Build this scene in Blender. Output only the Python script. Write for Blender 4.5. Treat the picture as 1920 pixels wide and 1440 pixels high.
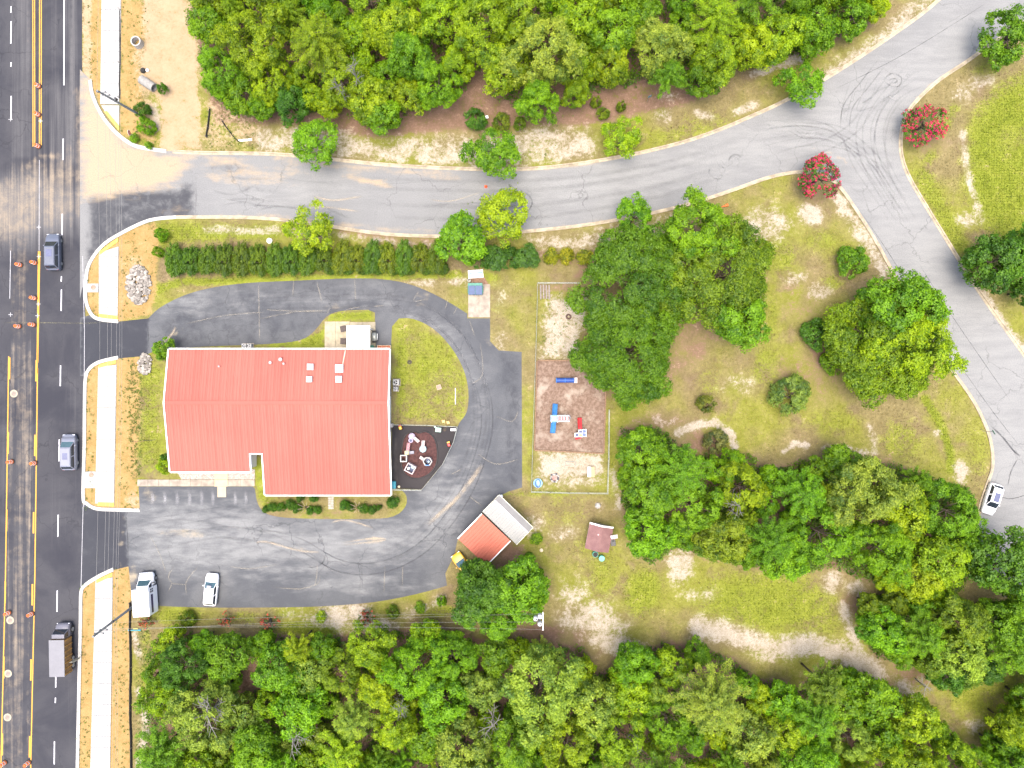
import bpy, bmesh, math, random
import numpy as np
from mathutils import Vector, geometry

R = math.radians
for o in list(bpy.data.objects):
    bpy.data.objects.remove(o, do_unlink=True)
scene = bpy.context.scene
COL = scene.collection

# ------------------------------------------------------------------ camera, sky, sun, exposure
CAM_H = 100.0
cam_d = bpy.data.cameras.new('camera'); cam_d.lens = 25.0; cam_d.sensor_width = 36.0
cam_d.clip_start = 1.0; cam_d.clip_end = 3000.0
cam = bpy.data.objects.new('camera', cam_d); cam.location = (0, 0, CAM_H); COL.objects.link(cam)
scene.camera = cam

SUN_EL, SUN_AZ = 82.0, 215.0          # elevation, compass bearing (north = up in the photograph)
world = bpy.data.worlds.new('World'); scene.world = world; world.use_nodes = True
wn = world.node_tree; wn.nodes.clear()
sky = wn.nodes.new('ShaderNodeTexSky'); sky.sky_type = 'NISHITA'; sky.sun_disc = False
sky.sun_elevation = R(SUN_EL); sky.sun_rotation = R(SUN_AZ)
sky.air_density = 1.0; sky.dust_density = 6.0; sky.ozone_density = 1.0; sky.altitude = 100
bg = wn.nodes.new('ShaderNodeBackground'); bg.inputs[1].default_value = 0.15
wo = wn.nodes.new('ShaderNodeOutputWorld')
wn.links.new(sky.outputs[0], bg.inputs[0]); wn.links.new(bg.outputs[0], wo.inputs[0])

sd = bpy.data.lights.new('sun', 'SUN'); sd.energy = 1.3; sd.angle = R(45); sd.color = (1.0, 0.93, 0.82)
sun = bpy.data.objects.new('sun', sd); COL.objects.link(sun)
dvec = Vector((math.sin(R(SUN_AZ)) * math.cos(R(SUN_EL)), math.cos(R(SUN_AZ)) * math.cos(R(SUN_EL)), math.sin(R(SUN_EL))))
sun.rotation_euler = dvec.to_track_quat('Z', 'Y').to_euler(); sun.location = dvec * 80

scene.render.engine = 'CYCLES'
scene.view_settings.view_transform = 'Standard'; scene.view_settings.look = 'None'
scene.view_settings.exposure = 1.88; scene.view_settings.gamma = 1.0
scene.render.resolution_x, scene.render.resolution_y = 1024, 768

# ------------------------------------------------------------------ helpers
KM = 0.075                                 # metres on the ground for one pixel of the survey sheet
def P(x, y, z=0.0):
    k = KM * (CAM_H - z) / CAM_H
    return Vector(((x - 960) * k, (720 - y) * k, z))
def G(x, y):
    return ((x - 960) * KM, (720 - y) * KM)

def tag(o, label=None, cat=None, group=None, kind=None):
    if label: o['label'] = label
    if cat: o['category'] = cat
    if group: o['group'] = group
    if kind: o['kind'] = kind
    return o
def thing(name, label, cat, loc=(0, 0, 0), rz=0.0, group=None):
    o = bpy.data.objects.new(name, None); o.empty_display_size = 0.3; COL.objects.link(o)
    o.location = loc; o.rotation_euler = (0, 0, rz)
    return tag(o, label, cat, group)
def link(name, me, parent=None, mat=None, loc=None, rz=None):
    o = bpy.data.objects.new(name, me); COL.objects.link(o)
    if mat is not None and not me.materials: me.materials.append(mat)
    if parent is not None: o.parent = parent
    if loc is not None: o.location = loc
    if rz is not None: o.rotation_euler = (0, 0, rz)
    return o
def copy_tree(o, parent=None):
    c = o.copy(); COL.objects.link(c); c.parent = parent
    for ch in o.children: copy_tree(ch, c)
    return c

class MB:
    def __init__(s): s.v = []; s.f = []
    def add(s, vs, fs):
        b = len(s.v); s.v += [tuple(p) for p in vs]; s.f += [tuple(i + b for i in f) for f in fs]; return s
    def box(s, c, d, rz=0.0, taper=1.0):
        cx, cy, cz = c; hx, hy, hz = d[0] / 2, d[1] / 2, d[2] / 2
        ca, sa = math.cos(rz), math.sin(rz); vs = []
        for z, t in ((-hz, 1.0), (hz, taper)):
            for x, y in ((-hx, -hy), (hx, -hy), (hx, hy), (-hx, hy)):
                x *= t; y *= t
                vs.append((cx + x * ca - y * sa, cy + x * sa + y * ca, cz + z))
        return s.add(vs, [(3, 2, 1, 0), (4, 5, 6, 7), (0, 1, 5, 4), (1, 2, 6, 5), (2, 3, 7, 6), (3, 0, 4, 7)])
    def prism(s, pts, z0, z1):
        n = len(pts); vs = [(p[0], p[1], z0) for p in pts] + [(p[0], p[1], z1) for p in pts]
        fs = [tuple(range(n - 1, -1, -1)), tuple(range(n, 2 * n))]
        fs += [(i, (i + 1) % n, n + (i + 1) % n, n + i) for i in range(n)]
        return s.add(vs, fs)
    def cyl(s, c, r, h, n=12, r2=None, cap=True):
        r2 = r if r2 is None else r2
        vs = [(c[0] + r * math.cos(2 * math.pi * i / n), c[1] + r * math.sin(2 * math.pi * i / n), c[2]) for i in range(n)]
        vs += [(c[0] + r2 * math.cos(2 * math.pi * i / n), c[1] + r2 * math.sin(2 * math.pi * i / n), c[2] + h) for i in range(n)]
        fs = [(i, (i + 1) % n, n + (i + 1) % n, n + i) for i in range(n)]
        if cap: fs += [tuple(range(n - 1, -1, -1)), tuple(range(n, 2 * n))]
        return s.add(vs, fs)
    def lathe(s, prof, n=14, c=(0, 0, 0)):
        vs = []; m = len(prof)
        for i in range(n):
            a = 2 * math.pi * i / n
            for r, z in prof: vs.append((c[0] + r * math.cos(a), c[1] + r * math.sin(a), c[2] + z))
        fs = [(i * m + j, ((i + 1) % n) * m + j, ((i + 1) % n) * m + j + 1, i * m + j + 1) for i in range(n) for j in range(m - 1)]
        return s.add(vs, fs)
    def tube(s, pts, r, n=6, r2=None):
        pts = [Vector(p) for p in pts]; m = len(pts); r2 = r if r2 is None else r2
        vs = []; up = Vector((0.13, 0.21, 1))
        for i, p in enumerate(pts):
            d = (pts[min(i + 1, m - 1)] - pts[max(i - 1, 0)]).normalized()
            a = d.cross(up)
            if a.length < 0.15: a = d.cross(Vector((1, 0.2, 0)))
            a.normalize(); b = d.cross(a); rr = r + (r2 - r) * i / max(1, m - 1)
            for k in range(n):
                t = 2 * math.pi * k / n; vs.append(p + (a * math.cos(t) + b * math.sin(t)) * rr)
        fs = [(i * n + k, i * n + (k + 1) % n, (i + 1) * n + (k + 1) % n, (i + 1) * n + k) for i in range(m - 1) for k in range(n)]
        fs += [tuple(range(n - 1, -1, -1)), tuple(range((m - 1) * n, m * n))]
        return s.add(vs, fs)
    def loft(s, rings, close=True, cap=True):
        n = len(rings[0]); vs = [p for r in rings for p in r]
        fs = [(i * n + k, i * n + (k + 1) % n, (i + 1) * n + (k + 1) % n, (i + 1) * n + k) for i in range(len(rings) - 1) for k in range(n if close else n - 1)]
        if cap: fs += [tuple(range(n - 1, -1, -1)), tuple(range((len(rings) - 1) * n, len(rings) * n))]
        return s.add(vs, fs)
    def mesh(s, name, mat=None, smooth=False, bevel=0.0):
        me = bpy.data.meshes.new(name); me.from_pydata(s.v, [], s.f)
        bm = bmesh.new(); bm.from_mesh(me)
        bmesh.ops.recalc_face_normals(bm, faces=bm.faces[:])
        if bevel > 0:
            es = [e for e in bm.edges if len(e.link_faces) == 2 and e.calc_face_angle(0) > 0.6]
            bmesh.ops.bevel(bm, geom=es, offset=bevel, segments=2, affect='EDGES', profile=0.6, clamp_overlap=True)
        if smooth:
            for f in bm.faces: f.smooth = True
        bm.to_mesh(me); bm.free()
        if mat: me.materials.append(mat)
        return me
    def build(s, name, mat, parent=None, smooth=False, bevel=0.0, loc=None, rz=None):
        return link(name, s.mesh(name, mat, smooth, bevel), parent, None, loc, rz)

# ------------------------------------------------------------------ materials
class NT:
    def __init__(s, name):
        s.m = bpy.data.materials.new(name); s.m.use_nodes = True; s.t = s.m.node_tree; s.t.nodes.clear()
        s.out = s.n('ShaderNodeOutputMaterial')
    def n(s, typ, **kw):
        nd = s.t.nodes.new(typ)
        for k, v in kw.items(): setattr(nd, k, v)
        return nd
    def l(s, a, b): s.t.links.new(a, b)
    def val(s, sock, v):
        if hasattr(v, 'is_output'): s.l(v, sock)
        else: sock.default_value = v
    def coord(s, scale=(1, 1, 1), rot=(0, 0, 0), kind='Object'):
        tc = s.n('ShaderNodeTexCoord'); mp = s.n('ShaderNodeMapping')
        mp.inputs['Scale'].default_value = scale; mp.inputs['Rotation'].default_value = rot
        s.l(tc.outputs[kind], mp.inputs['Vector']); return mp.outputs[0]
    def wcoord(s, scale=(1, 1, 1), rot=(0, 0, 0)):
        g = s.n('ShaderNodeNewGeometry'); mp = s.n('ShaderNodeMapping')
        mp.inputs['Scale'].default_value = scale; mp.inputs['Rotation'].default_value = rot
        s.l(g.outputs['Position'], mp.inputs['Vector']); return mp.outputs[0]
    def noise(s, vec, scale, detail=4, rough=0.6, dist=0.0):
        nd = s.n('ShaderNodeTexNoise'); s.l(vec, nd.inputs['Vector'])
        nd.inputs['Scale'].default_value = scale; nd.inputs['Detail'].default_value = detail
        nd.inputs['Roughness'].default_value = rough; nd.inputs['Distortion'].default_value = dist
        return nd.outputs['Fac']
    def math(s, op, a, b=0.0, c=0.0, clamp=False):
        nd = s.n('ShaderNodeMath', operation=op); nd.use_clamp = clamp
        s.val(nd.inputs[0], a); s.val(nd.inputs[1], b)
        if op in ('MULTIPLY_ADD', 'SMOOTH_MIN'): s.val(nd.inputs[2], c)
        return nd.outputs[0]
    def smooth(s, x, lo, hi, a=0.0, b=1.0):
        nd = s.n('ShaderNodeMapRange', interpolation_type='SMOOTHSTEP')
        s.val(nd.inputs['Value'], x); nd.inputs['From Min'].default_value = lo; nd.inputs['From Max'].default_value = hi
        nd.inputs['To Min'].default_value = a; nd.inputs['To Max'].default_value = b
        return nd.outputs[0]
    def mix(s, f, a, b, blend='MIX'):
        nd = s.n('ShaderNodeMix', data_type='RGBA', blend_type=blend)
        s.val(nd.inputs[0], f)
        for sock, v in ((nd.inputs[6], a), (nd.inputs[7], b)):
            if hasattr(v, 'is_output'): s.l(v, sock)
            else: sock.default_value = (*v[:3], 1)
        return nd.outputs[2]
    def attr(s, name): return s.n('ShaderNodeAttribute', attribute_name=name)
    def bump(s, h, strength=0.3, dist=0.05):
        b = s.n('ShaderNodeBump'); s.l(h, b.inputs['Height']); b.inputs['Strength'].default_value = strength
        b.inputs['Distance'].default_value = dist; return b.outputs[0]
    def bsdf(s, col, rough=0.7, metal=0.0, normal=None, spec=0.4, coat=0.0, k=0.70):
        col = s.mix(1.0, col, (k, k, k), 'MULTIPLY') if hasattr(col, 'is_output') else tuple(c * k for c in col[:3])
        b = s.n('ShaderNodeBsdfPrincipled')
        if hasattr(col, 'is_output'): s.l(col, b.inputs['Base Color'])
        else: b.inputs['Base Color'].default_value = (*col[:3], 1)
        s.val(b.inputs['Roughness'], rough); b.inputs['Metallic'].default_value = metal
        b.inputs['Specular IOR Level'].default_value = spec; b.inputs['Coat Weight'].default_value = coat
        if normal is not None: s.l(normal, b.inputs['Normal'])
        s.l(b.outputs[0], s.out.inputs[0]); return b

def simple(name, col, rough=0.6, var=0.18, scale=3.0, metal=0.0, spec=0.4, coat=0.0, bump=0.0):
    t = NT(name); v = t.coord(); n = t.noise(v, scale, 5)
    dk = tuple(c * (1 - var) for c in col); lt = tuple(min(1, c * (1 + var)) for c in col)
    c = t.mix(t.smooth(n, 0.3, 0.7), dk, lt)
    n2 = t.noise(v, scale * 9, 3)
    c = t.mix(t.smooth(n2, 0.45, 0.75, 0, 0.35), c, tuple(x * 0.75 for x in col))
    t.bsdf(c, rough, metal, t.bump(n2, bump, 0.02) if bump else None, spec, coat, 1.0 if min(col) > .5 else .74)
    return t.m
M = {}
def mat(name, *a, **k):
    if name not in M: M[name] = simple(name, *a, **k)
    return M[name]
mat('white_paint', (0.72, 0.72, 0.71), 0.45, 0.06)
mat('white_metal', (0.66, 0.67, 0.67), 0.4, 0.08)
mat('dark_metal', (0.045, 0.045, 0.05), 0.5)
mat('grey_metal', (0.30, 0.31, 0.32), 0.45, metal=0.3)
mat('galvanised', (0.27, 0.28, 0.26), 0.45, 0.12, metal=0.35)
mat('rubber', (0.02, 0.02, 0.02), 0.8)
mat('glass_dark', (0.02, 0.028, 0.04), 0.08, 0.1, spec=0.7)
mat('glass_teal', (0.05, 0.10, 0.12), 0.08, 0.1, spec=0.7)
mat('wood', (0.20, 0.12, 0.07), 0.8, 0.3, 6)
mat('wood_pale', (0.45, 0.33, 0.18), 0.8, 0.2, 6)
mat('wood_grey', (0.22, 0.19, 0.17), 0.85, 0.3, 6)
mat('pole_wood', (0.21, 0.22, 0.22), 0.85, 0.3, 6)
mat('concrete', (0.46, 0.44, 0.40), 0.85, 0.12, 2)
mat('concrete_old', (0.30, 0.255, 0.205), 0.9, 0.25, 1.2)
mat('red', (0.50, 0.03, 0.035), 0.45)
mat('blue', (0.045, 0.19, 0.46), 0.4)
mat('deep_blue', (0.015, 0.06, 0.26), 0.4)
mat('navy', (0.03, 0.05, 0.13), 0.5)
mat('teal', (0.10, 0.46, 0.36), 0.45)
mat('teal_blue', (0.02, 0.26, 0.34), 0.5)
mat('green_plastic', (0.015, 0.16, 0.10), 0.5)
mat('yellow', (0.62, 0.38, 0.02), 0.4)
mat('yellow_plastic', (0.6, 0.45, 0.08), 0.45)
mat('orange_plastic', (0.72, 0.15, 0.025), 0.5)
mat('reflective_white', (0.75, 0.68, 0.62), 0.4)
mat('pink_plastic', (0.50, 0.26, 0.28), 0.5)
mat('lilac_plastic', (0.40, 0.34, 0.46), 0.5)
mat('grey_plastic', (0.32, 0.32, 0.36), 0.5)
mat('pale_blue', (0.26, 0.36, 0.46), 0.5)
mat('cream', (0.55, 0.47, 0.32), 0.6)
mat('stone', (0.36, 0.34, 0.31), 0.9, 0.3, 2)
# ------------------------------------------------------------------ raster masks on survey-sheet coordinates
def pip(X, Y, pts):
    ins = np.zeros(X.shape, bool); n = len(pts)
    for i in range(n):
        x1, y1 = pts[i]; x2, y2 = pts[(i + 1) % n]
        if y1 == y2: continue
        c = ((y1 > Y) != (y2 > Y)) & (X < (x2 - x1) * (Y - y1) / (y2 - y1) + x1)
        ins ^= c
    return ins
def segdist(X, Y, pts, closed=True):
    d = np.full(X.shape, 1e9); n = len(pts)
    for i in range(n if closed else n - 1):
        x1, y1 = pts[i]; x2, y2 = pts[(i + 1) % n]; dx, dy = x2 - x1, y2 - y1; L = dx * dx + dy * dy + 1e-9
        t = np.clip(((X - x1) * dx + (Y - y1) * dy) / L, 0, 1)
        d = np.minimum(d, np.hypot(X - x1 - t * dx, Y - y1 - t * dy))
    return d
def m_poly(X, Y, pts, soft=14):
    d = segdist(X, Y, pts); s = np.where(pip(X, Y, pts), d, -d)
    return np.clip(0.5 + s / (2 * soft), 0, 1)
def m_ell(X, Y, cx, cy, rx, ry, rot=0, soft=0.5):
    a = R(rot); ca, sa = math.cos(a), math.sin(a)
    u = ((X - cx) * ca + (Y - cy) * sa) / rx; v = (-(X - cx) * sa + (Y - cy) * ca) / ry
    return np.clip((1 + soft - np.hypot(u, v)) / (2 * soft), 0, 1)
def m_line(X, Y, pts, w, soft=None):
    soft = soft or w * 0.6
    return np.clip(0.5 + (w - segdist(X, Y, pts, False)) / (2 * soft), 0, 1)
def weights(X, Y, items):
    w = np.zeros(X.shape)
    for it in items:
        k, s = it[0], it[1]
        if k == 'p': m = m_poly(X, Y, it[2], *(it[3:]))
        elif k == 'e': m = m_ell(X, Y, *it[2:])
        else: m = m_line(X, Y, *it[2:])
        w = np.maximum(w, m * s) if s > 0 else w * (1 + m * s)
    return w
def catmull(pts, n=6, closed=False):
    out = []; m = len(pts); rng = range(m if closed else m - 1)
    for i in rng:
        g = lambda j: Vector(pts[j % m] if closed else pts[max(0, min(m - 1, j))])
        p0, p1, p2, p3 = g(i - 1), g(i), g(i + 1), g(i + 2)
        for k in range(n):
            t = k / n
            out.append(tuple(0.5 * ((2 * p1) + (p2 - p0) * t + (2 * p0 - 5 * p1 + 4 * p2 - p3) * t * t + (3 * p1 - p0 - 3 * p2 + p3) * t ** 3)))
    if not closed: out.append(tuple(pts[-1]))
    return out

# woods and paved areas (survey-sheet coordinates)
WOOD_N = [(360, -60), (352, 40), (372, 90), (385, 170), (430, 212), (545, 216), (640, 212), (690, 240), (745, 238), (770, 210), (850, 188), (880, 165), (930, 185), (1000, 218), (1075, 200), (1105, 176), (1190, 166), (1320, 168), (1400, 115), (1530, 100), (1640, 30), (1690, -60)]
WOOD_S = [(275, 1290), (285, 1200), (330, 1180), (420, 1192), (500, 1186), (600, 1196), (700, 1182), (830, 1172), (900, 1195), (985, 1195), (1090, 1212), (1120, 1265), (1180, 1220), (1265, 1200), (1375, 1232), (1405, 1262), (1500, 1290), (1535, 1242), (1625, 1256), (1700, 1312), (1760, 1345), (1805, 1400), (1840, 1500), (270, 1500)]
WOOD_E = [(1160, 800), (1230, 798), (1300, 852), (1400, 848), (1440, 882), (1500, 862), (1600, 850), (1680, 870), (1760, 900), (1815, 915), (1826, 1000), (1826, 1050), (1805, 1100), (1760, 1130), (1690, 1110), (1610, 1085), (1560, 1062), (1480, 1078), (1400, 1062), (1330, 1048), (1270, 1025), (1220, 1058), (1185, 1030), (1165, 950)]
WOOD_SE = [(1612, 1125), (1690, 1112), (1790, 1132), (1990, 1120), (1990, 1235), (1880, 1262), (1780, 1300), (1730, 1252), (1640, 1230), (1612, 1175)]
WOOD_C = [(1840, 1440), (1846, 1390), (1880, 1325), (1990, 1290), (1990, 1500), (1840, 1500)]
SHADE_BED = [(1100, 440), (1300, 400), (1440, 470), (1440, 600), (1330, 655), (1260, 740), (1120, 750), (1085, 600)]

SAND = [
 ('p', .66, [(470, 245), (560, 238), (640, 246), (700, 262), (800, 254), (880, 258), (1010, 238), (1110, 238), (1122, 298), (960, 316), (800, 312), (640, 300), (480, 288)], 16),
 ('e', .6, 1243, 218, 18, 16), ('e', .6, 1318, 215, 24, 10, 20), ('e', .65, 1395, 205, 30, 9, -25), ('e', .5, 1255, 180, 30, 10),
 ('l', .62, [(1560, 142), (1640, 90), (1720, 20), (1760, -30)], 22), ('l', .7, [(1410, 140), (1500, 110)], 9),
 ('p', .6, [(985, 445), (1100, 432), (1190, 415), (1290, 392), (1280, 430), (1180, 470), (1000, 470)], 14),
 ('l', .45, [(520, 430), (700, 450), (830, 462)], 8), ('l', .6, [(385, 430), (520, 432)], 8),
 ('e', .6, 1440, 420, 50, 36), ('e', .95, 1520, 402, 24, 18, 20), ('l', .66, [(1572, 370), (1610, 430), (1668, 512)], 15),
 ('e', .55, 1400, 560, 30, 20), ('e', .5, 1490, 520, 26, 14), ('e', .6, 1535, 545, 26, 16),
 ('p', .86, [(1030, 552), (1100, 560), (1085, 672), (1012, 672), (1014, 640)], 14),
 ('p', 1.0, [(1016, 848), (1130, 852), (1128, 892), (1010, 898)], 12), ('p', .62, [(1000, 890), (1134, 890), (1134, 912), (1000, 915)], 10),
 ('l', .9, [(1270, 812), (1300, 797), (1340, 793), (1372, 815), (1378, 836)], 8), ('l', .75, [(1468, 850), (1490, 832), (1515, 835)], 6),
 ('l', .55, [(1545, 838), (1640, 850), (1632, 800)], 8), ('e', .85, 1803, 884, 16, 20), ('e', .6, 1757, 812, 10, 8),
 ('e', .55, 1075, 1110, 36, 30), ('e', .68, 1120, 1160, 60, 40, 30), ('e', .8, 1150, 1205, 60, 26, 15), ('e', .55, 1080, 1160, 40, 30),
 ('l', .96, [(1310, 1175), (1370, 1190), (1440, 1216), (1520, 1210), (1600, 1232), (1640, 1262)], 20, 16), ('e', .8, 1340, 1180, 34, 22), ('e', .8, 1560, 1092, 20, 20), ('e', .7, 1605, 1102, 20, 16), ('l', .72, [(1580, 1140), (1600, 1190), (1610, 1235)], 12),
 ('e', .78, 1275, 1062, 26, 34), ('e', .5, 1310, 1115, 40, 14),
 ('e', .8, 640, 1155, 60, 26), ('e', .7, 700, 1172, 56, 14), ('e', .5, 560, 1150, 40, 12), ('l', .5, [(760, 1155), (830, 1125)], 10),
 ('l', .8, [(1835, 545), (1880, 610), (1925, 670)], 12), ('e', .55, 1815, 410, 22, 18), ('l', .5, [(1800, 180), (1850, 150)], 16), ('l', .6, [(1805, 250), (1815, 330), (1840, 410)], 8),
 ('e', .55, 1000, 985, 20, 26), ('e', .55, 1125, 950, 12, 10), ('l', .5, [(1150, 880), (1160, 950)], 8), ('e', .5, 1060, 1000, 30, 16),
 ('l', .75, [(262, 1300), (275, 1360), (262, 1430)], 10), ('l', .6, [(252, 1190), (262, 1240)], 8), ('e', .6, 1790, 1140, 26, 12), ('e', .7, 1880, 1100, 30, 14, 40),
 ('e', .8, 285, 225, 22, 30), ('e', .6, 870, 530, 30, 10), ('e', .5, 800, 530, 40, 8), ('e', .45, 940, 640, 12, 20), ('e', .4, 935, 555, 15, 25),
 ('e', .5, 745, 925, 12, 10), ('e', .4, 1385, 720, 40, 20), ('e', .4, 1240, 790, 40, 12), ('e', .6, 1700, 1290, 36, 14, 40), ('e', .55, 1830, 1360, 26, 16),
]
LUSH = [
 ('e', 1.0, 1940, 310, 132, 170, 0, .22), ('e', -.4, 1900, 260, 30, 24), ('l', .7, [(1730, 330), (1800, 460)], 20), ('e', .6, 1850, 130, 30, 14), ('l', .55, [(1740, 300), (1790, 200)], 14),
 ('p', .75, [(300, 415), (530, 418), (530, 452), (320, 458), (290, 500)], 12), ('l', .8, [(290, 545), (340, 528), (480, 526), (700, 518), (860, 515)], 9), ('e', .8, 300, 440, 26, 26),
 ('e', .75, 752, 690, 16, 90), ('e', .7, 795, 690, 16, 40), ('e', .65, 815, 690, 14, 14), ('e', .55, 770, 770, 30, 20), ('e', .5, 845, 770, 30, 20), ('e', .35, 800, 700, 70, 95),
 ('p', .85, [(500, 645), (600, 622), (620, 585), (700, 580), (702, 602), (612, 604), (610, 655), (500, 655)], 6), ('p', .55, [(380, 648), (500, 645), (500, 658), (380, 658)], 5),
 ('p', .62, [(262, 690), (320, 670), (310, 760), (322, 885), (262, 895)], 12), ('p', .8, [(474, 860), (496, 860), (500, 930), (560, 935), (500, 962), (480, 930)], 8),
 ('e', .8, 1440, 1130, 150, 62, 5), ('e', .55, 1530, 1160, 70, 50), ('e', .8, 1205, 1110, 38, 50, 20), ('e', .5, 1130, 1080, 40, 60), ('e', .4, 1060, 960, 50, 50), ('e', .45, 1100, 1020, 40, 30),
 ('l', .95, [(1735, 748), (1760, 790), (1780, 840), (1783, 880)], 9), ('e', .55, 1690, 830, 50, 50), ('e', .55, 1440, 690, 40, 50), ('e', .6, 1460, 480, 40, 46), ('e', .5, 1540, 450, 46, 26), ('e', .45, 1330, 720, 26, 40),
 ('e', .5, 1560, 790, 60, 30), ('e', .45, 1830, 860, 26, 60), ('e', .6, 1560, 530, 26, 16), ('e', .55, 1440, 590, 26, 60),
 ('p', .95, [(520, 1168), (630, 1160), (640, 1188), (530, 1192)], 7), ('e', .75, 540, 1150, 26, 8), ('e', .7, 820, 1145, 40, 16), ('e', .7, 330, 1155, 60, 18), ('e', .55, 460, 1158, 36, 14),
 ('l', .5, [(1340, 242), (1230, 262)], 26), ('e', .45, 1330, 230, 70, 26), ('l', .35, [(1560, 120), (1640, 70)], 12), ('l', .7, [(390, 215), (450, 270), (470, 280)], 14),
 ('p', .6, [(1690, 1255), (1990, 1240), (1990, 1330), (1860, 1380)], 24), ('e', .55, 275, 1320, 14, 120), ('e', .5, 275, 1220, 20, 50),
 ('e', .4, 930, 550, 20, 50), ('e', .7, 905, 520, 40, 12), ('e', .5, 960, 590, 10, 12), ('e', .7, 262, 200, 18, 40), ('e', .85, 268, 258, 24, 14), ('l', .6, [(225, 70), (240, 130)], 10), ('e', .7, 236, 420, 16, 6),
 ('l', .4, [(995, 840), (996, 920)], 8), ('l', .5, [(1145, 800), (1150, 930)], 7), ('e', .5, 1000, 925, 120, 8), ('e', .75, 180, 20, 9, 26), ('e', .75, 180, 82, 9, 30),
 ('p', .5, [(735, 600), (880, 640), (880, 790), (735, 795)], 10),
]
STRAW = [
 ('p', .85, [(386, 170), (540, 210), (760, 205), (870, 150), (950, 170), (1000, 215), (1100, 165), (1345, 150), (1350, 172), (1290, 196), (1200, 215), (1100, 238), (1000, 236), (860, 244), (700, 262), (560, 235), (400, 236)], 9),
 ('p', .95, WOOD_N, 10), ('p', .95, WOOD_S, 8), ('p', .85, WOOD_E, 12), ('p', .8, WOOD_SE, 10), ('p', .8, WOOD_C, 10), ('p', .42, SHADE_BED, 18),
 ('e', .6, 1305, 655, 26, 22), ('e', .9, 955, 1035, 26, 24), ('e', .8, 960, 1080, 60, 40), ('e', .9, 1015, 1188, 50, 20), ('e', .6, 1090, 1195, 30, 26), ('e', .75, 1320, 830, 36, 26), ('e', .6, 1720, 1262, 60, 40),
 ('e', .7, 1545, 660, 30, 36), ('e', .55, 1240, 790, 60, 14), ('e', .5, 1170, 900, 10, 40), ('l', .5, [(1440, 130), (1530, 100)], 14), ('e', .5, 1480, 690, 30, 30), ('e', .5, 1920, 560, 14, 40),
 ('l', .55, [(640, 430), (840, 462)], 12), ('e', .6, 1600, 1130, 26, 30), ('e', .6, 1700, 1130, 40, 20), ('l', .5, [(1500, 112), (1650, 30)], 8), ('e', .4, 1650, 860, 40, 14),
 ('e', .4, 1540, 700, 60, 60), ('e', .35, 1500, 560, 46, 50), ('l', .6, [(1000, 470), (1100, 500), (1080, 520)], 8), ('e', .7, 1590, 890, 30, 14), ('l', .45, [(1005, 540), (1085, 540)], 12),
 ('e', .3, 300, 760, 10, 60), ('e', .5, 520, 940, 30, 6), ('e', .45, 600, 962, 60, 6), ('e', .6, 1745, 262, 30, 22), ('e', .5, 1530, 372, 30, 14),
]
ORANGE = [
 ('p', 1.0, [(160, -60), (192, -60), (190, 170), (205, 220), (186, 190), (168, 150)], 5), ('p', .8, [(223, 0), (290, 0), (285, 60), (265, 100), (275, 190), (300, 270), (250, 262), (223, 250)], 10),
 ('p', 1.0, [(160, 500), (222, 436), (290, 416), (300, 440), (290, 560), (280, 590), (222, 604), (162, 590)], 7),
 ('p', 1.0, [(160, 690), (222, 670), (262, 668), (262, 760), (256, 860), (262, 958), (156, 955)], 7),
 ('p', 1.0, [(150, 1090), (213, 1064), (244, 1060), (246, 1500), (140, 1500)], 4),
]
DUST = [
 ('p', 1.0, [(262, -60), (352, -60), (372, 90), (378, 280), (300, 290), (300, 190), (262, 160), (270, 60)], 9), ('p', .6, [(240, 80), (270, 80), (300, 270), (270, 260)], 12), ('p', .9, [(155, -60), (172, -60), (172, 160), (155, 200)], 4),
 ('p', .55, [(380, 180), (480, 215), (480, 285), (385, 285)], 14), ('e', .5, 250, 520, 24, 40), ('e', .7, 250, 935, 14, 16),
]

# ------------------------------------------------------------------ ground sheet
def axis(a, b, step, far):
    core = list(np.arange(a, b + step * .5, step)); e = [1.5, 4, 9, 18, 36, 70, 140, 300, far]
    return np.array([a - d for d in e[::-1]] + core + [b + d for d in e])
gx = axis(-80, 80, 0.36, 700); gy = axis(-62, 62, 0.36, 700)
GX, GY = np.meshgrid(gx, gy); SX = GX / KM + 960; SY = 720 - GY / KM
ny, nx = GX.shape
ids = np.arange(nx * ny).reshape(ny, nx)
quads = np.stack([ids[:-1, :-1], ids[:-1, 1:], ids[1:, 1:], ids[1:, :-1]], -1).reshape(-1, 4)
def np_mesh(name, verts, quads, attrs=None, k=4):
    me = bpy.data.meshes.new(name); nv, nf = len(verts), len(quads)
    me.vertices.add(nv); me.vertices.foreach_set('co', np.ascontiguousarray(verts, np.float32).ravel())
    me.loops.add(nf * k); me.loops.foreach_set('vertex_index', np.ascontiguousarray(quads, np.int32).ravel())
    me.polygons.add(nf); me.polygons.foreach_set('loop_start', np.arange(0, nf * k, k, dtype=np.int32))
    me.polygons.foreach_set('loop_total', np.full(nf, k, np.int32))
    for an, (typ, data) in (attrs or {}).items():
        a = me.attributes.new(an, typ, 'POINT')
        a.data.foreach_set('color' if typ == 'FLOAT_COLOR' else 'value', np.ascontiguousarray(data, np.float32).ravel())
    me.update(calc_edges=True); me.validate(); return me
flat = lambda it: weights(SX, SY, it).ravel()
W_SAND, W_LUSH, W_STRAW, W_OR, W_DUST = [flat(x) for x in (SAND, LUSH, STRAW, ORANGE, DUST)]
c1 = np.stack([W_SAND, W_LUSH, W_STRAW, np.ones_like(W_SAND)], -1)
c2 = np.stack([W_OR, W_DUST, np.zeros_like(W_OR), np.ones_like(W_OR)], -1)
gme = np_mesh('ground', np.stack([GX.ravel(), GY.ravel(), np.zeros(nx * ny)], -1), quads, {'cover': ('FLOAT_COLOR', c1), 'soil': ('FLOAT_COLOR', c2)})
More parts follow.
